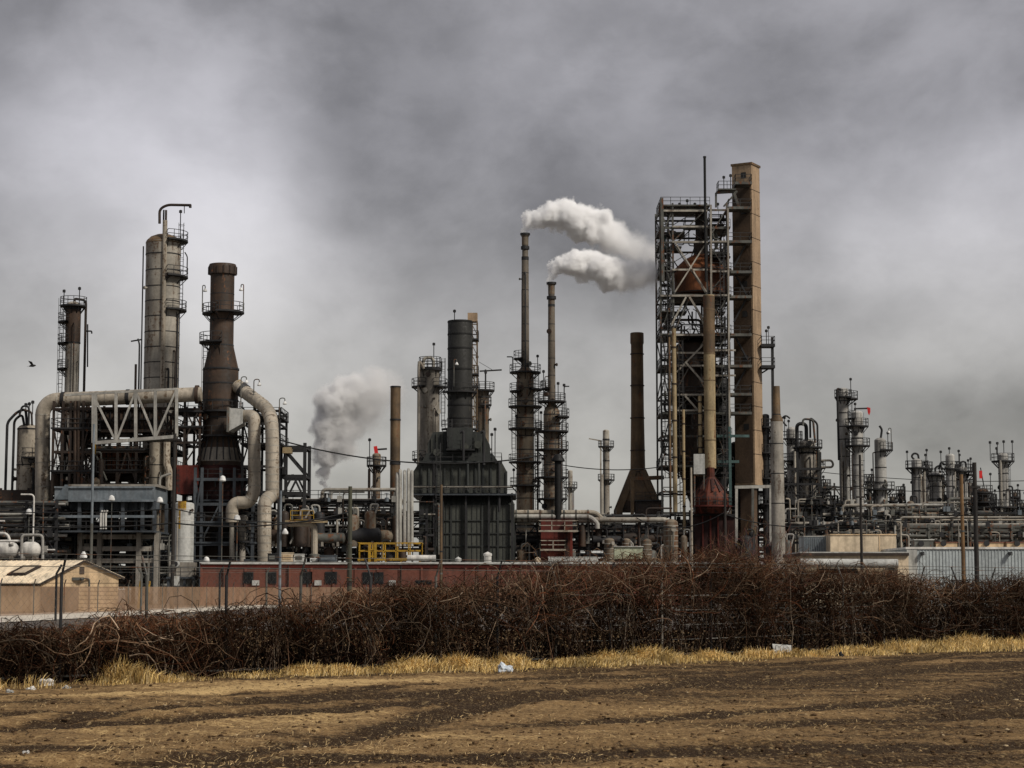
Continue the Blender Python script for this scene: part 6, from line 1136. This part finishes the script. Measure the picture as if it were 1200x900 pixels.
roofthing('roof_vent', 'small pale roof cowl between the white pipe and the white vent', 'vent', 537, YB+4, vent('palegrey', .28, .35, 1.4))
roofthing('roof_vent', 'small pale mushroom cowl on the red roof by the hooked pipe foot', 'vent', 369, YB+5, vent('palegrey', .35, .3, 1.5))
roofthing('roof_vent', 'small cream stub vent on the red roof before the tall stacks', 'vent', 630, YB+5, vent('cream', .3, .35, 1.2))
def rpipe(rt, x, y): MB().tube([(x-1.7, y, zr+.55), (x+1.7, y, zr+.55)], .34, 12).build('tube', M['white'], rt); MB().box(x-1.2, x-1, y-.2, y+.2, zr, zr+.3).build('saddle', M['steel'], rt); MB().box(x+1, x+1.2, y-.2, y+.2, zr, zr+.3).build('saddle', M['steel'], rt)
roofthing('roof_pipe', 'white capped pipe length lying on the red roof by the yellow platform', 'pipe', 494, YB+4, rpipe)
def rbox(w_, h, mt, mt2):
    def f(rt, x, y): MB().box(x-w_/2, x+w_/2, y, y+1.6, zr+.1, zr+h).build('casing', M[mt], rt); MB().box(x-w_/2+.15, x+w_/2-.15, y-.06, y-.003, zr+.35, zr+h-.2).build('grille', M[mt2], rt); MB().box(x-w_/2-.05, x+w_/2+.05, y-.05, y+1.65, zr+h, zr+h+.08).build('lid', M[mt], rt)
    return f
roofthing('rooftop_unit', 'cream cooling unit on the red roof beside the grey lamp pole', 'unit', 336, YB+3, rbox(1.3, 1.1, 'cream', 'shedwall')); roofthing('rooftop_unit', 'dark caged cooling unit on the red roof at the big duct foot', 'unit', 318.5, YB+3, rbox(1.0, 1.0, 'dark', 'steel')); roofthing('rooftop_unit', 'blue grey low unit on the red roof between cream unit and mushroom cowl', 'unit', 384, YB+4, rbox(2.0, .8, 'bluedark', 'blue')); roofthing('rooftop_unit', 'shiny pale unit on the red roof next to the cream unit', 'unit', 350, YB+4, rbox(1.1, .95, 'palegrey', 'steel'))
roofthing('rooftop_unit', 'long pale flat unit on the red roof in front of the red incinerator box', 'unit', 672, YB+4, rbox(6.0, .6, 'palegrey', 'white')); roofthing('rooftop_unit', 'small pale grey unit on the red roof under the notice panel', 'unit', 826, YB+4, rbox(1.4, .8, 'palegrey', 'white')) if False else None
# tan shed
YD = 166
rt = thing('garden_shed', 'tan gabled shed with cream ribbed roof and roof hatch behind the tan screen fence', 'shed', (XX(90, 690, YD), YD, 0))
xr, xl = XX(139, 690, YD), XX(-60, 690, YD); gx = XX(48, 680, YD)
# gable end faces the viewer's right: ridge runs away to the left
g0, g1, g2 = (XX(48, 683, YD), YD), (XX(139, 680, YD+4), YD+4), None
A0 = Vector((XX(48, 683, YD), YD, 0)); A1 = Vector((XX(139, 676, YD+3), YD+3, 0)); back = Vector((-11.0, 13.0*.35, 0))
ze0 = ZZ(682.5, YD); zr0 = ZZ(656.5, YD+1.5); ze1 = ZZ(676, YD+3); mid = A0.lerp(A1, .52)
V3 = lambda v, z: Vector((v.x, v.y, z))
w_ = MB(); w_.poly([V3(A0, 0), V3(A1, 0), V3(A1, ze1), V3(mid, zr0-.12), V3(A0, ze0)]); w_.quad(V3(A0+back, 0), V3(A0, 0), V3(A0, ze0), V3(A0+back, ze0)); w_.quad(V3(A1, 0), V3(A1+back, 0), V3(A1+back, ze1), V3(A1, ze1)); w_.poly([V3(A0+back, 0), V3(A1+back, 0), V3(A1+back, ze1), V3(mid+back, zr0-.12), V3(A0+back, ze0)])
w_.build('wall', M['shedwall'], rt, smooth=False)
ov = (A0-A1).normalized()*.3; fw = -back.normalized()*.25; dn = .07
def roofslab(e, ze, r, zr_, nm):
    a, b, c, d = V3(e+fw, ze), V3(r+fw, zr_), V3(r+back-fw, zr_), V3(e+back-fw, ze); m = MB(); up = Vector((0, 0, .12))
    m.quad(a+up, b+up, c+up, d+up); m.quad(a, b, c, d)
    for p, q2 in ((a, b), (b, c), (c, d), (d, a)): m.quad(p, q2, q2+up, p+up)
    return m.build(nm, M['shedroof'], rt, smooth=False)
r1 = roofslab(A0+ov, ze0-.15, mid, zr0-.08, 'roof_slope'); r2 = roofslab(A1-ov, ze1-.15, mid, zr0-.08, 'roof_slope')
m = MB()
for k in range(1, 22):
    p = back*(k/22); m.beam(V3(A0+ov+p, ze0-.02), V3(mid+p, zr0+.05), .05)
m.build('roof_rib', M['shedroof'], r1)
m = MB(); m.beam(V3(A0+ov+fw, ze0-.16), V3(mid+fw, zr0-.06), .1, .16).beam(V3(A1-ov+fw, ze1-.16), V3(mid+fw, zr0-.06), .1, .16).beam(V3(A0+ov+fw, ze0-.18), V3(A0+ov+back, ze0-.18), .1, .14).beam(V3(mid+fw, zr0+.06), V3(mid+back, zr0+.06), .14, .06); m.build('trim', M['darkbrown'], rt)
h0 = A0.lerp(mid, .45)+back*.30; hz = ze0+(zr0-ze0)*.45+.12; t1 = (V3(mid, zr0)-V3(A0, ze0)).normalized(); t2 = back.normalized(); c0 = V3(h0, hz+.06)
f = MB().poly([c0-t1*.75-t2*.9, c0+t1*.75-t2*.9, c0+t1*.75+t2*.9, c0-t1*.75+t2*.9]).beam(c0-t1*.75-t2*.9, c0+t1*.75-t2*.9, .14).beam(c0+t1*.75-t2*.9, c0+t1*.75+t2*.9, .14).beam(c0+t1*.75+t2*.9, c0-t1*.75+t2*.9, .14).beam(c0-t1*.75+t2*.9, c0-t1*.75-t2*.9, .14).build('roof_hatch', M['darkbrown'], rt); MB().poly([c0-t1*.5-t2*.6+Vector((0, 0, .05)), c0+t1*.5-t2*.6+Vector((0, 0, .05)), c0+t1*.5+t2*.6+Vector((0, 0, .05)), c0-t1*.5+t2*.6+Vector((0, 0, .05))]).build('pane', M['cream'], f)
gd = (A1-A0).normalized(); gn = Vector((gd.y, -gd.x, 0))
def gbox(u, z0, z1, w2, nm, mt): c = A0+gd*u; a = c-gd*w2/2+gn*.05; b = c+gd*w2/2+gn*.05; return MB().quad(V3(a, z0), V3(b, z0), V3(b, z1), V3(a, z1)).build(nm, M[mt], rt)
gl = (A1-A0).length; gbox(gl*.52, zr0-1.15, zr0-.55, .4, 'louvre', 'tandark'); gbox(gl*.12, 0, ze0-.35, 1.6, 'door', 'darkbrown'); gbox(gl*.34, 0, 2.0, 1.9, 'door', 'tandark')
m = MB()
for k in range(1, 11):
    z = k*.34
    m.beam(V3(A0+gn*.02, z), V3(A1+gn*.02, z), .02) if z < ze0 else None
m.build('siding_seam', M['tandark'], rt)
c = A0+gd*gl*.62+gn*.05; MB().tube(fillet([V3(c, 0), V3(c, 2.75), V3(c+gn*.5-gd*.9, 2.75)], .3, 4), .07, 6).box(c.x-1.3, c.x-.4, c.y-.7, c.y-.3, 2.6, 2.85).build('lamp', M['steel'], rt)
# tan screen fence behind the road
def Gp(px, py): g_ = G(px, py); return Vector((g_[0], g_[1], 0))
fl = [(-150, 724.5), (0, 722.6), (75, 719.6), (150, 716.6), (225, 713.2), (300, 709.6)]; fp = [Gp(*a) for a in fl]; fp.append(Vector((XX(620, 690, fp[-1].y+4), fp[-1].y+4, 0)))
rt = thing('screen_fence', 'tan fabric screened fence along the pale road in front of the shed', 'fence', fp[2])
mm, t = nt('screen_fabric'); tcn = N(t, 'ShaderNodeTexCoord'); nz = N(t, 'ShaderNodeTexNoise'); nz.inputs['Scale'].default_value = .5; nz.inputs['Detail'].default_value = 5; L(t, tcn.outputs['Object'], nz.inputs['Vector'])
cl_ = mixc(t, ramp(t, nz.outputs[0], .35, .65), (.25, .165, .105), (.33, .225, .15)); bs = N(t, 'ShaderNodeBsdfDiffuse'); L(t, cl_, bs.inputs[0]); tr = N(t, 'ShaderNodeBsdfTransparent'); ms = N(t, 'ShaderNodeMixShader'); ms.inputs[0].default_value = .64; L(t, tr.outputs[0], ms.inputs[1]); L(t, bs.outputs[0], ms.inputs[2]); oo = N(t, 'ShaderNodeOutputMaterial'); L(t, ms.outputs[0], oo.inputs[0]); M['screen'] = mm
for a, b in zip(fp, fp[1:]): MB().quad((a.x, a.y, .05), (b.x, b.y, .05), (b.x, b.y, 2.08), (a.x, a.y, 2.08)).build('screen_panel', M['screen'], rt, smooth=False)
for a, b in zip(fp, fp[1:]):
    n = max(2, int((b-a).length/6)); n = min(n, 9)
    for k in range(n): p = a.lerp(b, k/n); MB().tube([(p.x, p.y-.1, 0), (p.x, p.y-.1, 2.2), (p.x+.18, p.y-.35, 2.6)], .045, 6).build('post', M['steel'], rt)
# barbed security fence on the near side of the road
pts = [(65, 727.5), (165, 720), (257, 713.5), (312, 711), (360, 709), (428, 705.5), (505, 702), (545, 701)]
rt = thing('security_fence', 'wire fence of dark cranked posts between the vines and the pale road', 'fence', Gp(132, 722)); tops = []
for i, (px, py) in enumerate(pts):
    p = Gp(px, py); sg = 1 if i % 3 != 1 else -1; zt2 = ZZ(672, p.y); a = (p.x, p.y, 0); b = (p.x, p.y, zt2); c = (p.x+sg*.32, p.y-.1, zt2+.42+.0008*p.y)
    MB().tube([a, b, c], .00042*p.y+.025, 6).build('post', M['dark'] if i in (0, 2, 4, 6) else M['steel'], rt); tops.append((Vector(b), Vector(c)))
for f_ in (.15, .55, .95):
    for (b, c), (b2, c2) in zip(tops, tops[1:]): MB().tube([b.lerp(c, f_), b2.lerp(c2, f_)], .012, 3).build('barbed_wire', M['steel'], rt)
# right: pale blue building, cream wing and rooftop boxes
YW = 205
rt = thing('metal_warehouse', 'long pale blue grey metal sided warehouse behind the timber poles', 'building', (XX(1150, 670, YW), YW, 0)); x0, x1, zt = XX(1063, 665, YW), XX(1290, 665, YW), ZZ(643.5, YW)
MB().box(x0, x1, YW, YW+16, 0, zt).build('wall', M['bluewall'], rt); MB().box(x0-.12, x1+.12, YW-.14, YW+16.1, zt, zt+.22).build('roof', M['white'], rt); m = MB()
for k in range(60): x = x0+(x1-x0)*k/59; m.box(x-.03, x+.03, YW-.05, YW-.003, 0, zt)
m.build('siding_rib', M['bluewall'], rt); MB().box(x0, XX(1075, 665, YW), YW-.09, YW-.055, 0, zt-.05).build('corner_panel', M['palegrey'], rt)
for px in (1081, 1184): k = P(px, 648.5, YW-.35); MB().box(k.x-.16, k.x+.16, YW-.6, YW-.05, k.z-.1, k.z+.15).lathe([(.22, k.z-.2), (.1, k.z+.1)], k.x, YW-.5, 8).build('wall_lamp', M['dark'], rt)
rt = thing('cream_wing', 'low cream building with dark flat roof edge and grey awning pipe', 'building', (XX(1000, 660, YW-3), YW-3, 0)); x0, x1, zt = XX(938, 660, YW), XX(1062.5, 660, YW), ZZ(648, YW)
MB().box(x0, x1, YW-1, YW+12, 0, zt-.3).build('wall', M['cream'], rt); MB().box(x0-.2, x1, YW-1.3, YW+12, zt-.3, zt-.02).build('fascia', M['darkbrown'], rt); MB().box(x0-.2, x1, YW-1.25, YW+12, zt-.02, zt+.1).build('roof', M['palegrey'], rt)
MB().tube([P(938, 660, YW-2), P(1052, 660.5, YW-2)], .46, 14).build('awning_pipe', M['palegrey'], rt); MB().box(XX(1042, 668, YW-1.4), XX(1052, 668, YW-1.4), YW-1.4, YW-1.02, 0, ZZ(663, YW)).build('door', M['tandark'], rt); MB().box(XX(960, 668, YW-1.2), XX(1005, 668, YW-1.2), YW-1.1, YW-1.02, ZZ(672, YW), ZZ(666, YW)).build('window', M['dark'], rt)
rt = thing('rooftop_house', 'cream box house standing above the dark roof edge', 'box', (XX(1012, 640, YW+14), YW+14, 0)); MB().box(XX(973, 635, YW+13), XX(1050, 635, YW+13), YW+13, YW+18, 0, ZZ(627, YW+13)).build('wall', M['cream'], rt); MB().box(XX(972.5, 627, YW+13), XX(1050.5, 627, YW+13), YW+12.9, YW+18.1, ZZ(627, YW+13), ZZ(625.8, YW+13)).build('roof', M['shedwall'], rt); MB().box(XX(1030, 635, YW+13), XX(1030.8, 635, YW+13), YW+12.95, YW+12.99, 0, ZZ(627, YW+13)).build('seam', M['shedwall'], rt)
rt = thing('container_unit', 'blue grey container beside the cream box house', 'container', (XX(958, 640, YW+16), YW+16, 0)); MB().box(XX(942, 636, YW+16), XX(972, 636, YW+16), YW+16, YW+20, 0, ZZ(629, YW+16)).build('body', M['bluewall'], rt); m = MB()
for k in range(12): x = XX(943+k*2.5, 636, YW+16); m.box(x-.06, x+.06, YW+15.9, YW+15.99, 0, ZZ(630, YW+16))
m.build('rib', M['blue'], rt); MB().box(XX(941.5, 629, YW+16), XX(972, 629, YW+16), YW+15.9, YW+20.1, ZZ(629, YW+16), ZZ(628, YW+16)).build('roof', M['palegrey'], rt)
for a, b, c, d, lb, mt in ((1097, 1122, 635, 645, 'tan roof plant box in front of the brown timber pole', 'shedwall'), (1146, 1176, 635, 645, 'tan roof plant box past the black timber pole', 'shedwall'), (1180, 1215, 635, 645, 'tan roof plant box at the picture edge on the pale warehouse', 'shedwall'), (1072, 1094, 632, 646, 'grey shiny roof plant unit over the warehouse corner', 'steel')):
    lb = lb.replace('in front of', 'behind'); rt = thing('roof_plant', lb, 'box', (XX((a+b)/2, d, YW+6), YW+6, zt)); zb2 = ZZ(643.5, YW)+.2; MB().box(XX(a, d, YW+6), XX(b, d, YW+6), YW+6, YW+8, zb2, ZZ(c+1, YW+6)).build('casing', M[mt], rt); MB().box(XX(a, d, YW+6)-.1, XX(b, d, YW+6)+.1, YW+5.9, YW+8.1, ZZ(c+1, YW+6), ZZ(c, YW+6)).build('lid', M['brick'] if mt == 'shedwall' else M['palegrey'], rt)
    MB().tube([(XX((a*2+b)/3, d, YW+6), YW+5.95, zb2+.5), (XX((a*2+b)/3, d, YW+6), YW+5.7, zb2+.5)], .3, 10).build('fan', M['dark'], rt)
# ================================================================== POLES AND WIRES
def pole(name, label, cat, px, ytop, Y, rpx, mat, parts=()):
    x = XX(px, (ytop+690)/2, Y); r = rpx*S(600, Y); zt = ZZ(ytop, Y); rt = thing(name, label, cat, (x, Y, 0))
    MB().tube([(x, Y, -.1), (x, Y, zt*.5), (x, Y, zt)], [r*1.12, r, r*.88], 10).build('shaft', M[mat], rt)
    for p in parts:
        k = p[0]
        if k == 'arm': MB().beam((x-p[2]/2, Y-.15, zt-p[1]), (x+p[2]/2, Y-.15, zt-p[1]), .16).build('crossarm', M['wooddark'], rt)
        if k == 'lamp': m = MB().tube(fillet([(x, Y, zt-p[1]), (x+p[2], Y-.3, zt-p[1]+.4)], .3, 4), .06, 6).build('lamp_arm', M['steel'], rt); MB().lathe([(.1, zt-p[1]+.4), (.32, zt-p[1]), (.3, zt-p[1]-.15), (.02, zt-p[1]-.18)], x+p[2], Y-.3, 10).build('lamp_head', M['lamp'], m)
        if k == 'sign': MB().box(x+r, x+r+.5, Y-.1, Y-.05, p[1], p[1]+.9).build('sign', M['palegrey'], rt)
        if k == 'can': MB().lathe([(.02, zt-p[1]+.6), (.3, zt-p[1]+.55), (.3, zt-p[1]-.5), (.02, zt-p[1]-.55)], x+p[2], Y, 12).build('transformer', M['steel'], rt); MB().beam((x, Y, zt-p[1]), (x+p[2], Y, zt-p[1]), .12).build('bracket', M['dark'], rt)
        if k == 'band': MB().tube([(x, Y, p[1]), (x, Y, p[1]+p[2])], r*1.15, 10).build('band', M[p[3]], rt)
    return rt, x, zt
pole('lamp_post', 'slim blue grey steel post standing beside the tan shed', 'post', 108, 497, 175, 1.5, 'blue', (('lamp', 11.6, -.6), ('band', 3.4, 4.2, 'steel')))
pole('utility_pole', 'tall dark timber pole in front of the white vessel with a small pale notice', 'pole', 203.5, 508, 190, 2.1, 'wooddark', (('sign', 2.2), ('arm', .6, 1.2), ('band', 4, .2, 'steel')))
pole('lamp_post', 'pale blue grey steel post in front of the big dropping duct', 'post', 328.5, 575, 200, 1.5, 'blue', (('band', 3.0, .25, 'steel'), ('lamp', 4.2, .5)))
pole('utility_pole', 'greenish timber pole standing before the hooked pipe and pipe rack', 'pole', 410, 570, 205, 2.6, 'woodgreen', (('band', 2.2, .5, 'wooddark'), ('band', 6.5, .2, 'steel')))
pole('utility_pole', 'thin dark pole in front of the cream wing roof', 'pole', 1009, 533, 188, 1.6, 'wooddark', (('arm', 4.0, .9), ('band', 2.5, .3, 'steel')))
pole('utility_pole', 'brown weathered timber pole before the pale warehouse', 'pole', 1128, 556, 180, 2.2, 'woodbrown', (('band', 2.3, .3, 'darkbrown'), ('band', 7, .15, 'steel')))
pole('utility_pole', 'thick black timber pole before the pale warehouse', 'pole', 1143.5, 542, 176, 2.7, 'wooddark', (('arm', 2.2, .9), ('band', 2.2, .4, 'steel')))
pole('marker_post', 'pale thin pipe post in front of the notice panel and hopper', 'post', 810.5, 548, 215, 1.3, 'beige', (('band', 3.2, .2, 'steel'), ('band', 8, .15, 'steel')))
pole('utility_pole', 'thin dark timber pole in front of the red hopper', 'pole', 850, 548, 180, 1.5, 'wooddark', (('band', 2.5, .2, 'steel'), ('arm', .5, .7)))
pole('marker_post', 'ochre stained thin post against the dark heater wall', 'post', 517, 568, 225, 1.6, 'stackbrown', (('band', 3.5, .2, 'steel'), ('band', 6, .15, 'dark')))
for i, (px, py, lb) in enumerate(((131, 585, 'small white floodlight on the cooler bank nearest the blue post'), (187.5, 587, 'small white floodlight between the cooler bank and the dark timber pole'), (261, 562, 'small white floodlight on the red heater walkway'), (34, 601, 'small white floodlight above the white tanks'), (278, 608, 'small white floodlight by the stub of the inner duct'), (242, 657, 'small white floodlight at the corner of the red roof'))):
    k = P(px, py, 244); rt = thing('floodlight', lb, 'floodlight', (k.x, 244, 0)); MB().beam((k.x, 244.1, 0), (k.x, 244.1, k.z), .09).build('stem', M['steel'], rt); MB().lathe([(.05, k.z+.5), (.3, k.z+.35), (.42, k.z-.1), (.36, k.z-.2), (.02, k.z-.25)], k.x, 243.9, 10).build('head', M['lamp'], rt)
for i, (px, py, lb) in enumerate(((163, 690, 'first leaning yellow guard post beside the shed'), (173, 690, 'second leaning yellow guard post nearer the timber pole'))):
    a = Vector((XX(px-1.5, 715, 176+i*2), 176+i*2, 0)); b = P(px+2, 681, 176+i*2); rt = thing('guard_post', lb, 'post', a); MB().tube([a, b], .12, 8).build('tube', M['yellow'], rt); MB().lathe([(.02, .2), (.3, .18), (.3, 0)], a.x, a.y, 8).build('footing', M['concrete'], rt)
def wire(label, p, q_, sag, r=.035):
    p, q_ = P(*p), P(*q_); pts = []
    for i in range(25): u = i/24; v = p.lerp(q_, u); v.z -= sag*4*u*(1-u); pts.append(v)
    o = MB().tube(pts, r, 4).build('overhead_wire', M['black']); tag(o, label, 'wire')
wire('upper overhead wire crossing from the picture edge to the dark timber pole', (-60, 596, 190), (203.5, 596, 190), .4, .05); wire('lower overhead wire crossing from the picture edge past the white tanks', (-60, 611, 188), (203.5, 613, 190), .5, .07)
wire('overhead wire sagging from the dark timber pole to the greenish pole, upper run', (203.5, 596, 190), (410, 606, 205), .9, .05); wire('overhead wire sagging from the dark timber pole to the greenish pole, lower run', (203.5, 613, 190), (410, 600, 205), .8, .07)
wire('long dark wire running from the gantry across the steam plume to the stacks', (329, 516, 258), (640, 533, 270), 2.0, .09); wire('thin far wire from the stacks to the coker structure', (640, 541, 300), (776, 547, 295), .8, .07); wire('black cable looping across the red hopper to the leaning grey stack', (746, 607, 200), (850, 600, 180), 1.2, .05)
wire('black cable sagging from the hopper pole past the tapered stack', (850, 603, 180), (1009, 606, 188), 1.0, .05); wire('black cable from the thin pole to the black timber pole', (1009, 603, 188), (1143, 600, 176), .7, .04); wire('thin pale wire crossing behind the far column cluster', (960, 553, 290), (1240, 562, 290), .7, .05); wire('second thin wire crossing behind the far column cluster', (960, 568, 290), (1240, 572, 290), .8, .05)
# ================================================================== LITTER AND BIRD
def litter(label, name, px, py, w_, h, mt, seed, cat='litter'):
    q = random.Random(seed); Y = CZ*(F*ct-(450-py)*st)/-(F*st+(450-py)*ct); x = XX(px, py, Y); z0 = zground(x, Y)-.01; u_ = S(py, Y); bm = bmesh.new(); bmesh.ops.create_icosphere(bm, subdivisions=3, radius=1)
    for v in bm.verts:
        n_ = v.co.copy(); k = 1+.28*math.sin(n_.x*5+seed)+.22*math.sin(n_.y*7+seed*2)*math.cos(n_.z*6)+q.uniform(-.1, .1); v.co = Vector((n_.x*w_*u_/2*k, n_.y*w_*u_/3*k, max(0, n_.z*k+.55)*h*u_/1.5))+Vector((x, Y, z0))
    me = bpy.data.meshes.new(name); bm.to_mesh(me); bm.free(); me.materials.append(M[mt]); o = bpy.data.objects.new(name, me); C.objects.link(o); tag(o, label, cat); return o
M['bag'] = weathered('pale_blue_plastic_film', (.62, .68, .74), (.45, .50, .55), (.30, .16, .12), .2, scale=3, rough=.4)
litter('crumpled pale blue plastic bag lying on the edge of the dry grass', 'plastic_bag', 590, 787, 17, 10, 'bag', 3, 'bag')
litter('crumpled white bag at the far end of the litter under the vines', 'plastic_bag', 55, 804, 15, 8, 'white', 5, 'bag'); litter('small white paper scrap lying on the soil below the vine fence', 'paper_scrap', 37, 809, 11, 4, 'white', 7, 'scrap'); litter('flattened grey white scrap next to the yellow grass tuft', 'paper_scrap', 78, 806, 10, 4, 'palegrey', 8, 'scrap'); litter('pale scrap at the picture edge under the vines', 'paper_scrap', 10, 812, 9, 4, 'palegrey', 9, 'scrap'); litter('tiny white scrap out on the bare brown field', 'paper_scrap', 31, 887, 8, 4, 'white', 12, 'scrap')
litter('small dark clod like rag in the grass past the white carton', 'rag', 985, 769, 8, 5, 'dark', 14, 'rag')
Y = 58; k = P(917, 766, 57.2); rt = thing('carton', 'whitish torn carton leaning in the dry grass under the pale fence post', 'carton', (k.x, 57.2, 0)); w2 = 11*S(760, 57); m = MB(); m.quad((k.x-w2, 57.0, 0), (k.x+w2*.9, 57.1, 0.02), (k.x+w2, 57.3, .3), (k.x-w2*1.05, 57.25, .34)); m.quad((k.x-w2*1.05, 57.25, .34), (k.x+w2, 57.3, .3), (k.x+w2, 57.6, .26), (k.x-w2, 57.6, .28)); m.quad((k.x+w2*.9, 57.1, .02), (k.x+w2*.9, 57.6, 0), (k.x+w2, 57.6, .26), (k.x+w2, 57.3, .3)); m.build('body', M['palegrey'], rt, smooth=False); MB().quad((k.x-w2, 56.99, .0), (k.x-w2*.3, 56.85, .01), (k.x-w2*.3, 56.95, .13), (k.x-w2*.9, 57.05, .15)).build('flap', M['white'], rt, smooth=False)
k = P(38, 429, 150); m = MB(); m.tube([k+Vector((-.28, 0, -.02)), k+Vector((-.12, 0, .02)), k+Vector((.05, 0, .03)), k+Vector((.2, 0, .05)), k+Vector((.27, 0, .04))], [.02, .08, .1, .06, .015], 8); m.poly([k+Vector((-.08, 0, .06)), k+Vector((.1, 0, .06)), k+Vector((.02, -.25, .3)), k+Vector((-.22, -.5, .36)), k+Vector((-.15, -.2, .18))]); m.poly([k+Vector((-.08, 0, .06)), k+Vector((.1, 0, .06)), k+Vector((.05, .3, .16)), k+Vector((-.2, .6, .1)), k+Vector((-.14, .25, .1))]); m.poly([k+Vector((-.26, 0, 0)), k+Vector((-.42, -.07, -.03)), k+Vector((-.42, .07, -.03))])
o = m.build('bird', M['black']); tag(o, 'small dark bird flying against the pale clouds', 'bird')

# ================================================================== STEAM PLUMES
def plume(label, Y, puffs, dens, amp, nscale, col=(1, 1, 1), edge=.30, step=.25, aniso=0.0):
    """puffs: (photo x, photo y, radius in photo px, density factor, edge softness)"""
    c3 = [(P(a, b, Y+d), r*1.2*S(b, Y), k, e*.8) for a, b, r, k, e, d in puffs]
    m, t = nt('steam'); tc = N(t, 'ShaderNodeTexCoord'); p0 = tc.outputs['Object']
    nA = N(t, 'ShaderNodeTexNoise'); nA.inputs['Scale'].default_value = nscale; nA.inputs['Detail'].default_value = 7; nA.inputs['Roughness'].default_value = .62; L(t, p0, nA.inputs['Vector'])
    s_ = N(t, 'ShaderNodeVectorMath', operation='SUBTRACT'); L(t, nA.outputs['Color'], s_.inputs[0]); s_.inputs[1].default_value = (.5, .5, .5)
    ma = N(t, 'ShaderNodeVectorMath', operation='MULTIPLY_ADD'); L(t, s_.outputs[0], ma.inputs[0]); ma.inputs[1].default_value = (amp,)*3; L(t, p0, ma.inputs[2])
    org = c3[0][0]; f = None
    for c, r, k, e in c3:
        d = N(t, 'ShaderNodeVectorMath', operation='DISTANCE'); L(t, ma.outputs[0], d.inputs[0]); d.inputs[1].default_value = c-org
        g_ = math_(t, 'MULTIPLY', ramp(t, d.outputs['Value'], r, r*(1-e), 0, 1), k)
        f = g_ if f is None else math_(t, 'MAXIMUM', f, g_)
    f = math_(t, 'MULTIPLY', f, dens)
    v = N(t, 'ShaderNodeVolumePrincipled'); v.inputs['Color'].default_value = c4(col); v.inputs['Anisotropy'].default_value = aniso; L(t, f, v.inputs['Density'])
    o_ = N(t, 'ShaderNodeOutputMaterial'); L(t, v.outputs[0], o_.inputs['Volume'])
    m.cycles.volume_step_rate = step; m.cycles.homogeneous_volume = False
    try: m.volume_intersection_method = 'ACCURATE'
    except Exception: pass
    bm = bmesh.new()
    for c, r, k, e in c3: bmesh.ops.create_icosphere(bm, subdivisions=2, radius=r+amp*.35, matrix=Matrix.Translation(c-org))
    rr = bmesh.ops.convex_hull(bm, input=bm.verts); dead = [v_ for v_ in bm.verts if not v_.link_faces]; bmesh.ops.delete(bm, geom=dead, context='VERTS')
    bm2 = bmesh.new(); hv = set(x_ for x_ in rr['geom'] if isinstance(x_, bmesh.types.BMFace)); mp_ = {}
    for fc in hv:
        bm2.faces.new([mp_.setdefault(v_, bm2.verts.new(v_.co)) if v_ not in mp_ else mp_[v_] for v_ in fc.verts])
    bmesh.ops.delete(bm2, geom=[v_ for v_ in bm2.verts if not v_.link_faces], context='VERTS'); bmesh.ops.recalc_face_normals(bm2, faces=bm2.faces)
    me = bpy.data.meshes.new('steam_plume'); bm2.to_mesh(me); bm.free(); bm2.free(); me.materials.append(m)
    o = bpy.data.objects.new('steam_plume', me); C.objects.link(o); o.location = org; WL[o.name] = org; tag(o, label, 'steam'); return o
plume('upper white steam plume blowing off the tallest stack toward the coker', YS, [(616, 267, 5, 1, .6, 0), (622, 259, 10, 1, .5, 0), (634, 257, 12, 1, .5, 0), (647, 252, 14, 1, .5, 0), (662, 252, 18, 1, .5, 0), (672, 247, 12, 1, .5, 0), (680, 260, 20, 1, .5, 0), (698, 266, 20, 1, .55, 0), (714, 276, 20, .5, .9, 0), (728, 284, 20, .3, 1.1, 0), (742, 290, 20, .17, 1.2, 0), (757, 296, 20, .10, 1.2, 0), (772, 302, 20, .06, 1.2, 3)], 3.6, 5.2, .40)
plume('lower white steam plume blowing off the shorter stack toward the coker', 306, [(646, 325, 5, 1, .6, 0), (650, 316, 8, 1, .5, 0), (660, 311, 11, 1, .5, 0), (672, 309, 14, 1, .5, 0), (686, 311, 16, 1, .5, 0), (700, 313, 17, 1, .5, 0), (714, 319, 19, 1, .55, 0), (730, 324, 19, .7, .8, 0), (746, 325, 19, .4, 1, 0), (760, 322, 18, .28, 1.1, 2), (775, 318, 16, .16, 1.2, 4)], 3.6, 5.0, .40)
plume('grey steam cloud boiling up from the pipe rack vent beside the brown pipe stack', 294, [(378.5, 578, 3, 1, .6, 0), (379, 567, 5.5, 1, .6, 0), (380, 553, 9, 1, .6, 0), (382, 537, 13, 1, .6, 0), (385, 520, 17, 1, .6, 0), (389, 500, 22, 1, .6, 0), (395, 478, 25, 1, .6, 0), (405, 466, 22, 1, .6, 0), (400, 520, 20, .5, .9, 0), (420, 460, 24, .6, .8, 0), (436, 455, 25, .35, 1, 0), (455, 458, 24, .16, 1, 0), (412, 500, 20, .28, 1, 0), (428, 480, 26, .25, 1, 0)], 2.8, 5.2, .34, (.935, .935, .935))
rt = thing('steam_vent', 'stubby steam vent behind the railed pipe rack under the grey steam cloud', 'vent', P(379, 586, 294)); k = WL['steam_vent']; MB().lathe([(.7, 0), (.7, k.z-1), (.45, k.z-.3), (.45, k.z+.9), (.38, k.z+.9), (.38, k.z-.1)], k.x, 294, 14).build('body', M['darkbrown'], rt); MB().lathe([(.5, k.z+.2), (.65, k.z+.2), (.65, k.z+.35), (.5, k.z+.35)], k.x, 294, 14, cap=False).build('flange', M['steel'], rt)
